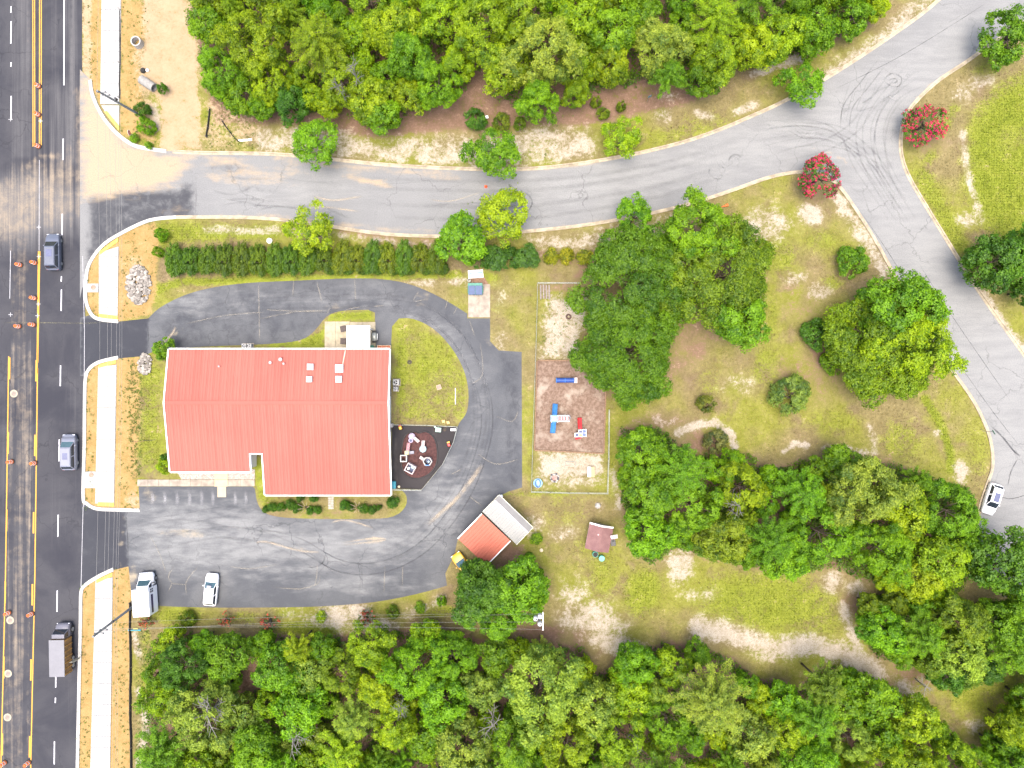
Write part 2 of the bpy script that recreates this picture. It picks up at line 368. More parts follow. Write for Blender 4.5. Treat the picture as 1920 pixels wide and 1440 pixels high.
def ground_material():
    t = NT('ground_cover'); v = t.wcoord()
    big = t.noise(v, 0.09, 4, .55); mid = t.noise(v, 0.55, 5, .65); fine = t.noise(v, 2.4, 4, .7); grit = t.noise(v, 6.0, 2, .6)
    a = t.n('ShaderNodeSeparateColor'); t.l(t.attr('cover').outputs['Color'], a.inputs[0])
    b = t.n('ShaderNodeSeparateColor'); t.l(t.attr('soil').outputs['Color'], b.inputs[0])
    spk = t.noise(v, 6.5, 3, .8)
    brk = t.math('ADD', t.math('MULTIPLY', mid, .38), t.math('ADD', t.math('MULTIPLY', fine, .30), t.math('MULTIPLY', spk, .32)))
    patch_ = t.noise(v, .22, 4, .6, .4)
    def cov(w, lo=.0, gain=1.0, wid=.16):
        x = t.math('ADD', t.math('MULTIPLY', w, gain), t.math('MULTIPLY', t.math('SUBTRACT', brk, .5), 4.6))
        return t.smooth(x, .28 + lo, .82 + lo)
    dry = t.mix(t.smooth(brk, .38, .62), (.150, .122, .052), (.240, .196, .090))
    dry = t.mix(t.smooth(big, .40, .62), dry, t.mix(t.smooth(brk, .38, .62), (.150, .160, .020), (.245, .240, .055)))
    dry = t.mix(t.smooth(patch_, .52, .70, 0, .75), dry, t.mix(t.smooth(brk, .38, .62), (.14, .096, .056), (.225, .168, .108)))
    lush = t.mix(t.smooth(brk, .36, .62), (.120, .166, .010), (.245, .264, .038))
    lush = t.mix(t.smooth(fine, .55, .75, 0, .5), lush, (.095, .150, .008))
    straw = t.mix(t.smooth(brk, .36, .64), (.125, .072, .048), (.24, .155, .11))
    sand = t.mix(t.smooth(brk, .34, .62), (.27, .225, .155), (.44, .395, .33))
    sand = t.mix(t.smooth(spk, .50, .64, 0, .8), sand, (.185, .145, .070))
    orange = t.mix(t.smooth(brk, .36, .62), (.26, .170, .058), (.37, .25, .105))
    orange = t.mix(t.smooth(fine, .60, .74, 0, .6), orange, (.20, .16, .03))
    dust = t.mix(t.smooth(brk, .36, .62), (.31, .225, .13), (.40, .30, .19))
    col = t.mix(cov(a.outputs[1]), dry, lush)
    col = t.mix(cov(a.outputs[2]), col, straw)
    col = t.mix(cov(a.outputs[0]), col, sand)
    col = t.mix(cov(b.outputs[0], gain=1.1), col, orange)
    col = t.mix(cov(b.outputs[1]), col, dust)
    col = t.mix(t.smooth(spk, .52, .72, 0, .55), col, t.mix(.55, col, (.02, .015, .01)))
    col = t.mix(t.smooth(grit, .60, .78, 0, .45), col, (.42, .37, .22))
    t.bsdf(col, .95, normal=t.bump(fine, .5, .12), spec=.1); return t.m
link('ground', gme, None, ground_material())['kind'] = 'structure'

# ------------------------------------------------------------------ paved sheets
def asphalt(name, base, light, streak=None, dustc=(.43, .35, .25), rot=0, crack=.5):
    t = NT(name); v = t.wcoord()
    big = t.noise(v, .12, 5, .6, .6); mid = t.noise(v, .7, 5, .65, .4); grain = t.noise(v, 7, 3, .7)
    s = t.n('ShaderNodeSeparateColor'); t.l(t.attr('wear').outputs['Color'], s.inputs[0])
    if streak:
        sv = t.wcoord(streak, (0, 0, rot)); st = t.noise(sv, 1.0, 5, .6)
    else: st = mid
    col = t.mix(t.smooth(big, .35, .65), base, tuple(.72 * a + .28 * b for a, b in zip(base, light)))
    lw = t.math('ADD', s.outputs[1], t.math('MULTIPLY', t.math('SUBTRACT', st, .5), 1.7))
    col = t.mix(t.smooth(lw, .1, 1.05), col, light)
    dk = t.math('ADD', s.outputs[2], t.math('MULTIPLY', t.math('SUBTRACT', mid, .5), 1.0))
    col = t.mix(t.smooth(dk, .25, .9, 0, .85), col, (.036, .038, .048))
    dw = t.math('ADD', s.outputs[0], t.math('MULTIPLY', t.math('SUBTRACT', t.math('ADD', t.math('MULTIPLY', st, .6), t.math('MULTIPLY', mid, .4)), .5), 1.6))
    col = t.mix(t.smooth(dw, .3, .9), col, dustc)
    vo = t.n('ShaderNodeTexVoronoi', feature='DISTANCE_TO_EDGE'); vo.inputs['Scale'].default_value = .16
    wv = t.n('ShaderNodeVectorMath', operation='ADD'); t.l(v, wv.inputs[0]); nz = t.n('ShaderNodeTexNoise'); t.l(v, nz.inputs['Vector']); nz.inputs['Scale'].default_value = .5; nz.inputs['Detail'].default_value = 4
    sc = t.n('ShaderNodeVectorMath', operation='SCALE'); t.l(nz.outputs['Color'], sc.inputs[0]); sc.inputs['Scale'].default_value = 3.0; t.l(sc.outputs[0], wv.inputs[1]); t.l(wv.outputs[0], vo.inputs['Vector'])
    ck = t.math('MULTIPLY', t.smooth(vo.outputs['Distance'], .0, .016, 1, 0), t.smooth(big, .42, .62, 0, crack))
    col = t.mix(ck, col, tuple(.5 * a for a in base))
    blot = t.noise(v, 1.6, 3, .6); col = t.mix(t.smooth(blot, .68, .76, 0, .45), col, tuple(.55 * a for a in base))
    col = t.mix(t.smooth(grain, .35, .7, 0, .22), col, (.03, .03, .034))
    t.bsdf(col, .9, normal=t.bump(grain, .25, .02), spec=.15); return t.m

def sheet(name, pts, z, mat_, wear=None, step=9.0, kind='structure', parent=None):
    """flat paved sheet with inner points so that wear can vary over it; pts in survey-sheet coordinates"""
    pts = [tuple(p) for p in pts]; dense = []
    for i, p in enumerate(pts):
        q = pts[(i + 1) % len(pts)]; d = math.hypot(q[0] - p[0], q[1] - p[1]); k = max(1, int(d // (step * 1.6)))
        dense += [(p[0] + (q[0] - p[0]) * j / k, p[1] + (q[1] - p[1]) * j / k) for j in range(k)]
    A = np.array(dense); rr = random.Random(5)
    xs = np.arange(A[:, 0].min(), A[:, 0].max(), step); ys = np.arange(A[:, 1].min(), A[:, 1].max(), step)
    XX, YY = np.meshgrid(xs, ys); XX = XX + (np.arange(len(ys)) % 2)[:, None] * step * .5
    ok = pip(XX, YY, dense) & (segdist(XX, YY, dense) > step * .45)
    inner = list(zip(XX[ok], YY[ok])); n = len(dense)
    vs, es, fs, *_ = geometry.delaunay_2d_cdt([Vector(p) for p in dense + inner], [(i, (i + 1) % n) for i in range(n)], [], 1, 1e-4)
    V = np.array([(p[0], p[1]) for p in vs]); T = np.array([f for f in fs if len(f) == 3])
    W = np.zeros((len(V), 4)); W[:, 3] = 1
    for ch, items in (wear or {}).items(): W[:, ch] = weights(V[:, 0], V[:, 1], items)
    verts = np.stack([(V[:, 0] - 960) * KM, (720 - V[:, 1]) * KM, np.full(len(V), z)], -1)
    e1 = verts[T[:, 1]] - verts[T[:, 0]]; e2 = verts[T[:, 2]] - verts[T[:, 0]]
    fl = (e1[:, 0] * e2[:, 1] - e1[:, 1] * e2[:, 0]) < 0; T[fl] = T[fl][:, ::-1]
    me = np_mesh(name, verts, T, {'wear': ('FLOAT_COLOR', W)}, 3)
    o = link(name, me, parent, mat_)
    if kind and parent is None: o['kind'] = kind
    return o

UP_CURB = [(312, 283), (380, 286), (470, 287), (540, 290), (640, 300), (720, 308), (800, 313), (880, 316), (960, 317), (1040, 312), (1120, 301), (1200, 286), (1280, 266), (1345, 244), (1400, 221), (1460, 194), (1530, 157), (1600, 114), (1670, 67), (1740, 16), (1800, -40), (1860, -100)]
NW_RAD = [(170, 150), (173, 172), (182, 197), (199, 226), (226, 255), (258, 274), (312, 283)]
LOW_CURB = [(330, 408), (440, 408), (520, 412), (600, 422), (690, 436), (760, 442), (840, 444), (900, 442), (960, 437), (1080, 425), (1200, 405), (1300, 381), (1380, 355), (1440, 334), (1490, 324), (1530, 325), (1566, 343), (1598, 384), (1640, 450), (1672, 508), (1710, 575), (1750, 642), (1785, 695), (1822, 748), (1846, 795), (1858, 835), (1860, 875), (1850, 908), (1838, 945), (1832, 985), (1830, 1015)]
SW_RAD = [(330, 408), (280, 414), (228, 438), (192, 462), (168, 496), (162, 530), (162, 562), (170, 585), (184, 597), (222, 602)]
E_CURB = [(2010, -14), (1920, 42), (1855, 86), (1810, 118), (1762, 150), (1722, 186), (1700, 216), (1690, 252), (1691, 292), (1706, 334), (1740, 392), (1780, 457), (1820, 522), (1868, 592), (1920, 664), (1990, 760)]
up_s = catmull(UP_CURB, 4); low_s = catmull(LOW_CURB, 4); e_s = catmull(E_CURB, 4); nw_s = catmull(NW_RAD, 5); sw_s = catmull(SW_RAD, 5)

main_mat = asphalt('asphalt_new', (.037, .038, .048), (.135, .132, .134), (1.6, .035, 1), (.33, .265, .19))
side_mat = asphalt('asphalt_aged', (.205, .207, .207), (.268, .270, .264), (.25, 1.0, 1), (.38, .30, .205))
lot_mat = asphalt('asphalt_lot', (.082, .087, .097), (.230, .234, .234), (.30, .9, 1), (.38, .32, .225))

main_poly = [(-170, -320), (154, -320), (154, 120), (158, 300), (160, 480), (160, 620), (158, 760), (155, 950), (153, 1110), (149, 1300), (144, 1500), (141, 1760), (-190, 1760)]
sheet('main_road', main_poly, .004, main_mat, {
  0: [('p', .40, [(16, 640), (66, 660), (58, 1500), (2, 1500)], 4), ('p', .52, [(-40, 345), (40, 300), (110, 285), (160, 250), (170, 420), (100, 440), (20, 470), (-40, 470)], 34), ('p', .42, [(20, 440), (62, 440), (55, 720), (20, 720)], 12), ('l', .5, [(36, 480), (34, 700), (36, 860)], 6, 10),
      ('l', .42, [(54, -60), (54, 280)], 3, 5), ('l', .5, [(152, -60), (152, 300)], 3, 8), ('l', .72, [(-20, 362), (40, 320), (75, 294), (130, 288)], 5, 10), ('l', .62, [(10, 366), (60, 336)], 6, 9), ('p', .5, [(138, 160), (165, 160), (165, 380), (138, 380)], 8), ('e', .45, 40, 800, 8, 60)],
  1: [('p', .30, [(15, 640), (66, 640), (58, 1500), (2, 1500)], 5), ('p', .50, [(22, -60), (60, -60), (60, 300), (22, 300)], 8), ('l', .85, [(134, -60), (136, 300)], 7, 12), ('l', .45, [(100, -60), (100, 300)], 4, 8), ('e', .95, 60, 390, 110, 70), ('p', .5, [(80, 150), (160, 150), (160, 440), (80, 440)], 30), ('l', .35, [(136, 720), (130, 1000)], 5, 8)],
  2: [('p', .55, [(-170, -60), (16, -60), (16, 300), (-170, 300)], 10)]}, step=9)
throat = [(150, 130)] + nw_s + up_s[1:1] + [(372, 286), (372, 408)] + sw_s[:26] + [(158, 540), (150, 560)]
side_poly = nw_s[-1:] + up_s[1:] + [(2010, -100)] + e_s + [(2080, 860), (2080, 1240), (1960, 1150), (1880, 1085), (1840, 1045)] + low_s[::-1] + sw_s[1:26] + [(154, 540), (150, 560), (150, 130)] + nw_s[:-1]
sheet('side_road', side_poly, .008, side_mat, {
  0: [('p', .98, [(150, 130), (172, 150), (228, 258), (312, 284), (375, 290), (330, 345), (240, 368), (150, 378)], 26), ('l', .75, [(520, 296), (640, 312), (760, 322), (860, 330)], 8, 12), ('e', .75, 690, 340, 60, 7, 12), ('l', .7, [(400, 403), (560, 410), (700, 430), (860, 437)], 6, 8), ('e', .5, 480, 330, 120, 26),
      ('l', .8, [(960, 318), (1050, 313), (1130, 301)], 5, 6), ('l', .8, [(1490, 283), (1530, 281), (1570, 292), (1598, 312)], 3, 4), ('l', .9, [(1720, 190), (1745, 162), (1790, 135)], 5, 5), ('e', .6, 420, 300, 60, 10), ('l', .55, [(1000, 432), (1180, 404), (1330, 366)], 4, 5), ('e', .5, 330, 395, 40, 10)],
  1: [('p', .62, [(900, 300), (1240, 260), (1540, 140), (1900, -60), (2080, 900), (1830, 1040), (1560, 340), (1480, 330), (900, 440)], 60), ('e', .42, 560, 360, 170, 40), ('p', .4, [(1840, 820), (2000, 820), (2000, 1060), (1830, 1060)], 40)],
  2: [('p', .78, [(165, 362), (250, 352), (330, 352), (368, 336), (368, 410), (160, 520)], 14), ('e', .45, 430, 318, 60, 14, 10), ('e', .35, 470, 355, 70, 10, 8)]}, step=9)
lot_outer = catmull([(278, 597), (300, 577), (340, 556), (390, 541), (460, 531), (560, 526), (660, 522), (730, 525), (780, 537), (830, 560), (876, 588)], 3) + [(876, 597), (919, 597), (919, 640), (935, 657), (978, 660), (979, 914), (955, 921), (940, 928), (915, 950), (880, 985), (858, 1012), (852, 1040), (835, 1075)] + catmull([(838, 1098), (780, 1114), (700, 1129), (600, 1137), (500, 1139), (390, 1139), (300, 1136), (262, 1130)], 3) + [(247, 1120), (241, 1062), (212, 1069), (180, 1083), (154, 1104), (151, 1106), (152, 1020), (153, 945), (160, 945), (172, 950), (180, 954), (262, 957), (260, 912), (474, 912)]
lot_inner = catmull([(478, 916), (484, 946), (504, 965), (560, 972), (690, 973), (738, 968), (760, 950), (762, 930), (752, 918)], 3) + [(790, 918), (832, 868), (857, 802)] + catmull([(862, 792), (876, 770), (878, 730), (868, 690), (845, 650), (812, 616), (775, 598), (748, 597)], 3) + [(735, 612), (733, 656), (705, 656), (703, 586)] + catmull([(690, 581), (640, 583), (612, 594), (590, 620), (562, 638), (500, 645), (380, 650), (320, 655)], 3) + [(300, 650), (282, 662), (266, 668), (222, 672), (185, 680), (168, 692), (158, 705), (150, 705), (150, 596), (172, 590), (184, 599), (222, 603)]
sheet('parking_lot', lot_outer + lot_inner, .012, lot_mat, {
  0: [('e', .55, 280, 925, 16, 22), ('e', .6, 248, 1080, 10, 26, 12), ('e', .62, 700, 1013, 36, 6), ('e', .5, 340, 1000, 60, 10), ('l', .6, [(345, 612), (300, 650)], 4, 4), ('e', .42, 640, 577, 60, 9), ('l', .55, [(232, 965), (225, 1068)], 4, 8), ('e', .4, 920, 640, 14, 20), ('e', .35, 790, 560, 20, 40, 40), ('e', .5, 560, 1030, 40, 5)],
  1: [('p', .70, [(245, 935), (480, 945), (560, 985), (760, 975), (850, 880), (900, 900), (830, 1020), (700, 1060), (420, 1080), (250, 1070)], 40), ('e', .55, 370, 570, 46, 26, -8), ('l', .40, [(300, 590), (500, 560), (720, 560), (840, 620), (900, 740), (880, 880)], 14, 24), ('e', .5, 660, 1095, 120, 20), ('l', .5, [(850, 860), (760, 1000)], 18, 20)],
  2: [('p', .9, [(150, 590), (280, 596), (277, 668), (150, 705)], 3), ('p', .9, [(150, 945), (236, 958), (241, 1068), (150, 1110)], 3), ('e', .45, 480, 625, 100, 26), ('p', .42, [(280, 600), (400, 530), (660, 515), (800, 540), (880, 600), (900, 660), (820, 620), (700, 590), (560, 640), (300, 660)], 20), ('p', .5, [(935, 660), (979, 660), (979, 915), (950, 920)], 10), ('e', .6, 330, 640, 40, 14), ('e', .4, 860, 1010, 20, 60, 30)]}, step=8)
# ------------------------------------------------------------------ marks on the paving
def ribbon_me(name, pts, w, z, smoothn=5):
    """flat strip along survey-sheet points, width in metres; carries 'across' -1..1"""
    pp = catmull(pts, smoothn) if smoothn else [tuple(p) for p in pts]
    pp = [Vector(G(*p)) for p in pp]; n = len(pp); vs = []; ac = []; fd = []
    for i, p in enumerate(pp):
        d = (pp[min(i + 1, n - 1)] - pp[max(i - 1, 0)]).normalized(); nn = Vector((-d.y, d.x))
        e_ = min(i, n - 1 - i) / max(1.0, n * .18)
        for s in (-1, 0, 1): vs.append((p.x + nn.x * w / 2 * s, p.y + nn.y * w / 2 * s, z)); ac.append(s); fd.append(min(1.0, e_))
    q = [(i * 3 + k, (i + 1) * 3 + k, (i + 1) * 3 + k + 1, i * 3 + k + 1) for i in range(n - 1) for k in (0, 1)]
    me = np_mesh(name, np.array(vs), np.array(q)[:, ::-1], {'across': ('FLOAT', np.array(ac)), 'fade': ('FLOAT', np.array(fd))}); return me
def stain_mat(name, col, dens=.6, soft=True, scale=(.6, .6, 1)):
    t = NT(name); v = t.wcoord(scale); n = t.noise(v, 1.5, 5, .65)
    f = t.smooth(n, .25, .65, .15 * dens, dens)
    if soft:
        a = t.math('ABSOLUTE', t.attr('across').outputs['Fac']); f = t.math('MULTIPLY', t.math('MULTIPLY', f, t.smooth(a, .15, 1.0, 1, 0)), t.attr('fade').outputs['Fac'])
    d = t.n('ShaderNodeBsdfDiffuse'); d.inputs[0].default_value = (*col, 1); tr = t.n('ShaderNodeBsdfTransparent'); mx = t.n('ShaderNodeMixShader')
    t.l(f, mx.inputs[0]); t.l(tr.outputs[0], mx.inputs[1]); t.l(d.outputs[0], mx.inputs[2]); t.l(mx.outputs[0], t.out.inputs[0]); return t.m
tyre_m = stain_mat('tyre_rubber_stain', (.06, .06, .064), .13)
tyre_d = stain_mat('tyre_rubber_stain_dark', (.045, .045, .05), .30)
tyre_f = stain_mat('tyre_rubber_stain_faint', (.075, .075, .08), .13)
crack_m = stain_mat('pale_crack', (.30, .27, .21), .42)
seam_m = stain_mat('dark_seam', (.06, .06, .065), .7)
dustline_m = stain_mat('sand_streak', (.40, .33, .24), .45)
sideroad = bpy.data.objects['side_road']; lot = bpy.data.objects['parking_lot']; mainroad = bpy.data.objects['main_road']
zc = [.016]
def mark(par, pts, w, m, name='tyre_mark', sm=5):
    zc[0] += .0004
    return link(name, ribbon_me(name, pts, w, zc[0], sm), par, m)
def pair(par, pts, gap=1.5, w=.42, m=None):
    """two parallel wheel tracks"""
    for s in (-1, 1):
        out = []
        for i, p in enumerate(pts):
            a = pts[max(0, i - 1)]; b = pts[min(len(pts) - 1, i + 1)]; d = Vector((b[0] - a[0], b[1] - a[1])).normalized()
            out.append((p[0] - d.y * s * gap / 2 / KM, p[1] + d.x * s * gap / 2 / KM))
        mark(par, out, w, m or tyre_m)
# junction skids
pair(sideroad, [(1440, 250), (1500, 246), (1560, 256), (1610, 285), (1640, 325), (1690, 400)])
pair(sideroad, [(1440, 236), (1520, 240), (1580, 250), (1640, 300), (1670, 350), (1700, 395)], 1.4)
pair(sideroad, [(1655, 115), (1620, 160), (1590, 200), (1584, 245)], 1.3, .26, tyre_d)
pair(sideroad, [(1700, 165), (1668, 200), (1652, 240), (1650, 290), (1662, 340)], 1.6)
pair(sideroad, [(1600, 155), (1588, 190), (1580, 230)], .9, .22)
pair(sideroad, [(1690, 160), (1640, 188), (1600, 240), (1540, 275), (1440, 296)], 1.5)
pair(sideroad, [(1480, 236), (1510, 252), (1540, 250)], 1.2, .2); pair(sideroad, [(1636, 150), (1625, 180), (1612, 200), (1640, 190)], 1.3, .25)
mark(sideroad, [(1655, 150), (1672, 138), (1690, 146), (1684, 162), (1668, 160), (1658, 152)], .3, tyre_d); mark(sideroad, [(1664, 152), (1676, 147), (1682, 153), (1672, 157)], .3, tyre_d)
mark(sideroad, [(1332, 312), (1330, 324), (1338, 334), (1350, 337)], .4, tyre_m); mark(sideroad, [(1366, 303), (1370, 294), (1380, 290), (1390, 294)], .4, tyre_d); mark(sideroad, [(1345, 308), (1360, 318), (1350, 328)], .3, tyre_m)
mark(sideroad, [(1590, 345), (1605, 358), (1622, 356), (1628, 342)], .35, tyre_m); mark(sideroad, [(975, 362), (990, 365), (998, 380), (990, 396), (984, 402)], .3, tyre_d); mark(sideroad, [(966, 372), (980, 372), (982, 384), (970, 390)], .25, tyre_d)
for k, off in enumerate((4, 22, 52, 76)):
    mark(sideroad, [(640 + 30 * k, 330 + off), (800, 334 + off), (960, 336 + off), (1100, 326 + off * .9), (1250, 300 + off * .85), (1400, 254 + off * .8)], .9, tyre_f)
rr = random.Random(11)
for k in range(14):
    x = rr.uniform(390, 820); y = rr.uniform(325, 400); mark(sideroad, [(x, y), (x + 40, y + rr.uniform(-8, 10)), (x + 95, y + rr.uniform(-20, 25))], rr.uniform(.2, .6), rr.choice([tyre_m, tyre_m, dustline_m]))
mark(sideroad, [(1605, 385), (1660, 465), (1720, 560), (1790, 670), (1860, 770), (1930, 860)], .12, seam_m, 'paving_seam'); mark(sideroad, [(1720, 490), (1790, 600), (1900, 760)], .1, seam_m, 'paving_seam')
mark(sideroad, [(1560, 170), (1680, 110), (1780, 50), (1850, 5)], .1, seam_m, 'paving_seam')
mark(sideroad, [(1856, 797), (1880, 820), (1900, 845), (1914, 856)], .35, seam_m, 'crack'); mark(sideroad, [(1908, 860), (1895, 885), (1890, 910)], .25, seam_m, 'crack'); mark(sideroad, [(1845, 915), (1890, 935), (1930, 925)], .15, seam_m, 'crack')
mark(sideroad, [(368, 336), (368, 372), (367, 409)], .1, seam_m, 'paving_seam', 0)
for k in range(5):
    r_ = random.Random(40 + k); d_ = -26 + 13 * k + r_.uniform(-4, 4)
    mark(sideroad, [(1400 + d_, 262 + d_ + k * 3), (1500, 250 + d_), (1570, 262 + d_ * .6), (1625 + d_, 310), (1665 + d_, 370), (1700 + d_, 425)], .35, tyre_f)
    mark(sideroad, [(1720 + d_, 130 + d_), (1660 + d_, 185), (1632 + d_, 240), (1640 + d_, 300), (1675 + d_, 365)], .35, tyre_f)
# lot wheel tracks
loop = [(300, 625), (400, 585), (520, 568), (640, 566), (740, 566), (810, 590), (862, 640), (893, 710), (900, 790), (880, 870), (835, 950), (770, 1020), (690, 1052), (600, 1050)]
pair(lot, loop, 1.7, .6, tyre_f); pair(lot, [(x + 6 if x > 700 else x, y + 8) for x, y in loop], 1.7, .35); pair(lot, [(895, 700), (912, 760), (908, 830), (870, 930), (800, 1020), (720, 1062), (640, 1062), (560, 1020), (480, 1000)], 1.6, .3, tyre_d)
pair(lot, [(250, 1000), (340, 985), (440, 1000), (560, 1010), (620, 1000)], 1.6, .5); pair(lot, [(250, 1040), (360, 1005), (460, 1000), (560, 1035), (640, 1100)], 1.5, .35); pair(lot, [(250, 985), (330, 975), (420, 960), (475, 965)], 1.4, .3)
mark(lot, [(610, 1040), (605, 1055), (590, 1063), (575, 1064)], .3, tyre_d); mark(lot, [(675, 1040), (678, 1080), (672, 1115)], .5, tyre_m); mark(lot, [(470, 960), (480, 955), (500, 965), (490, 980)], .4, tyre_m); mark(lot, [(446, 962), (455, 955), (465, 963)], .4, tyre_m)
for x0 in (285, 308, 331, 354, 377, 398, 440, 460):
    mark(lot, [(x0, 918), (x0 + 2, 935), (x0 + 1, 950)], .7, stain_mat('pale_scuff', (.27, .27, .28), .6) if x0 == 285 else bpy.data.materials['pale_scuff'], 'worn_stall_line', 0)
for pts in ([(328, 1060), (316, 1080), (322, 1094), (315, 1110)], [(322, 1094), (350, 1096)], [(372, 1062), (350, 1090), (350, 1115)], [(280, 1000), (300, 1040), (312, 1075)], [(500, 580), (520, 582), (610, 585)], [(478, 600), (560, 584), (620, 583)], [(346, 608), (420, 592), (500, 585)], [(485, 530), (486, 580), (487, 645)], [(551, 526), (549, 555)], [(594, 528), (605, 570)], [(665, 522), (667, 565)],
            [(595, 1055), (594, 1080), (590, 1100)], [(722, 1060), (720, 1110)], [(755, 1060), (754, 1105)], [(880, 930), (905, 950)], [(865, 880), (845, 890)], [(880, 600), (890, 630)], [(900, 640), (905, 700), (885, 720)], [(930, 780), (960, 790), (972, 770)], [(895, 850), (930, 870), (975, 860)], [(510, 1100), (560, 1104), (596, 1094), (600, 1078)], [(430, 1062), (470, 1066), (520, 1058)],
            [(640, 590), (652, 580), (676, 576)], [(700, 575), (720, 572)], [(786, 545), (776, 565), (800, 560)], [(840, 560), (835, 580)], [(860, 570), (850, 590)], [(620, 575), (613, 588)]):
    mark(lot, pts, .16, crack_m, 'pale_crack')
mark(lot, [(278, 597), (279, 630), (280, 664)], .12, seam_m, 'paving_seam', 0); mark(lot, [(236, 960), (240, 1010), (241, 1066)], .2, seam_m, 'paving_seam', 0)
mark(lot, [(620, 980), (650, 975), (700, 990)], .4, dustline_m, 'sand_streak'); mark(lot, [(640, 1018), (700, 1009), (720, 1013), (640, 1022)], .3, dustline_m, 'sand_streak'); mark(lot, [(480, 1018), (500, 1016), (560, 1032), (600, 1035)], .4, dustline_m, 'sand_streak'); mark(lot, [(905, 870), (860, 930), (800, 985)], .9, dustline_m, 'sand_streak'); mark(lot, [(330, 612), (320, 630), (296, 652)], .5, dustline_m, 'sand_streak')
for k in range(0):
    x = 240 + 20 * k; mark(mainroad if x < 160 else sideroad, [(150, 300 + k * 12), (240, 292 + k * 11), (330, 300 + k * 9)], .3, dustline_m if k % 2 else tyre_m, 'wheel_track')


# painted lines
def paint_mat(name, col, wear=.35):
    t = NT(name); v = t.wcoord(); n = t.noise(v, 1.2, 5, .7); c = t.mix(t.smooth(n, .5, .75, 0, wear), col, (.14, .13, .12)); t.bsdf(c, .7); return t.m
yel = paint_mat('road_yellow', (.60, .31, .035)); wht = paint_mat('road_white', (.62, .62, .66)); wht_f = paint_mat('road_white_faded', (.38, .38, .40), .9)
tact = paint_mat('tactile_yellow', (.62, .48, .07), .25)
def line(pts, w, m, name, z=.022): return link(name, ribbon_me(name, pts, w, z, 0), mainroad, m)
for dx in (0, 3.4):
    line([(61.5 + dx, -120), (62 + dx, 275)], .13, yel, 'yellow_line'); line([(74.5 + dx, -120), (74 + dx, 276)], .13, yel, 'yellow_line')
for a, b in (((72.3, 471), (69.5, 700)),): line([a, b], .16, yel, 'yellow_line'); line([(a[0] + 2.6, a[1]), (b[0] + 1.5, b[1] - 20)], .14, yel, 'yellow_line')
line([(70.5, 690), (65.5, 1080), (57, 1470)], .16, yel, 'yellow_line'); line([(16.5, 668), (10.5, 1080), (1, 1470)], .16, yel, 'yellow_line')
for y0 in (675, 815, 960, 1095, 1236, 1380):
    x0 = 70.5 - (y0 - 690) * .0175; line([(x0 - 2.4, y0), (x0 - 3.0, y0 + 40)], .22, yel, 'yellow_line', .026)
    x0 = 16.5 - (y0 - 668) * .0194; line([(x0 + 2.0, y0 - 5), (x0 + 1.4, y0 + 36)], .22, yel, 'yellow_line', .026)
for x0, y0, y1 in ((120.5, -140, 160), (118.6, 260, 300), (117, 401, 441), (115.3, 543, 583), (113.7, 685, 724), (111.3, 824, 865), (109.2, 965, 1006), (107.5, 1107, 1147), (105, 1248, 1289), (102.3, 1390, 1433), (115.4, 518, 528), (104.3, 1308, 1318), (21, 40, 82), (21.2, 180, 225), (21, 117, 125), (21, 12, 24)):
    line([(x0, y0), (x0 - .5, y1)], .16, wht, 'white_dash')
line([(155, 480), (158.5, 620), (157, 950)], .08, wht_f, 'edge_line'); line([(20, 470), (18.5, 560)], .1, wht_f, 'edge_line'); line([(156, 950), (152, 1100)], .08, wht_f, 'edge_line'); line([(74, 300), (73.5, 470)], .08, wht_f, 'edge_line')
for x, y in ((73, 426), (73, 481), (20, 590), (72, 570), (70.5, 592), (76, 227), (20, 224)):
    line([(x - 4, y), (x + 4, y)], .09, wht_f, 'survey_cross', .03); line([(x, y - 4), (x, y + 4)], .09, wht_f, 'survey_cross', .034)
line([(0, 605), (60, 605), (160, 606), (250, 603)], .07, stain_mat('chalk', (.35, .32, .16), .45), 'chalk_line', .03)

# ------------------------------------------------------------------ kerbs
kerb_m = simple('kerb_concrete', (.36, .30, .21), .85, .34, .8); kerb_w = simple('kerb_new_concrete', (.46, .45, .42), .85, .1, .8)
def kerb(name, pts, side, label, m, closed=False):
    """kerb and gutter swept along survey-sheet points; side = +1 puts the raised kerb to the left of travel"""
    pp = [Vector(G(*p)) for p in pts]; n = len(pp); rings = []
    prof = [(0, .0), (0, .13), (.03, .15), (.16, .15), (.19, .13), (.21, .045), (.50, .03), (.50, .0)]
    for i, p in enumerate(pp):
        d = (pp[min(i + 1, n - 1)] - pp[max(i - 1, 0)]).normalized(); nn = Vector((-d.y, d.x)) * side
        rings.append([(p.x + nn.x * (.2 - a), p.y + nn.y * (.2 - a), b) for a, b in prof])
    mb = MB(); mb.loft(rings, True, True); o = mb.build(name, m); tag(o, label, 'kerb'); o['group'] = 'road kerbs'; return o
kerb('kerb', up_s[1:], 1, 'long tan kerb along the north side of the curving side road', kerb_m)
kerb('kerb', nw_s, 1, 'curved pale kerb at the north corner of the junction', kerb_w)
kerb('kerb', low_s, -1, 'long tan kerb along the south side of the curving side road', kerb_m)
kerb('kerb', sw_s, 1, 'white rounded kerb round the island beside the rock pile', kerb_w)
kerb('kerb', e_s, 1, 'tan kerb along the east side of the branch road', kerb_m)
kerb('kerb', catmull([(222, 671), (188, 679), (170, 690), (162, 706), (160, 740), (159, 840), (157, 930), (163, 943), (182, 953), (222, 955), (262, 956)], 5), 1, 'white kerb along the pavement west of the red-roofed building', kerb_w)
kerb('kerb', catmull([(213, 1068), (184, 1082), (160, 1098), (153, 1112), (152, 1160), (149, 1300), (145, 1500)], 5), 1, 'white kerb beside the pavement in the southwest corner', kerb_w)

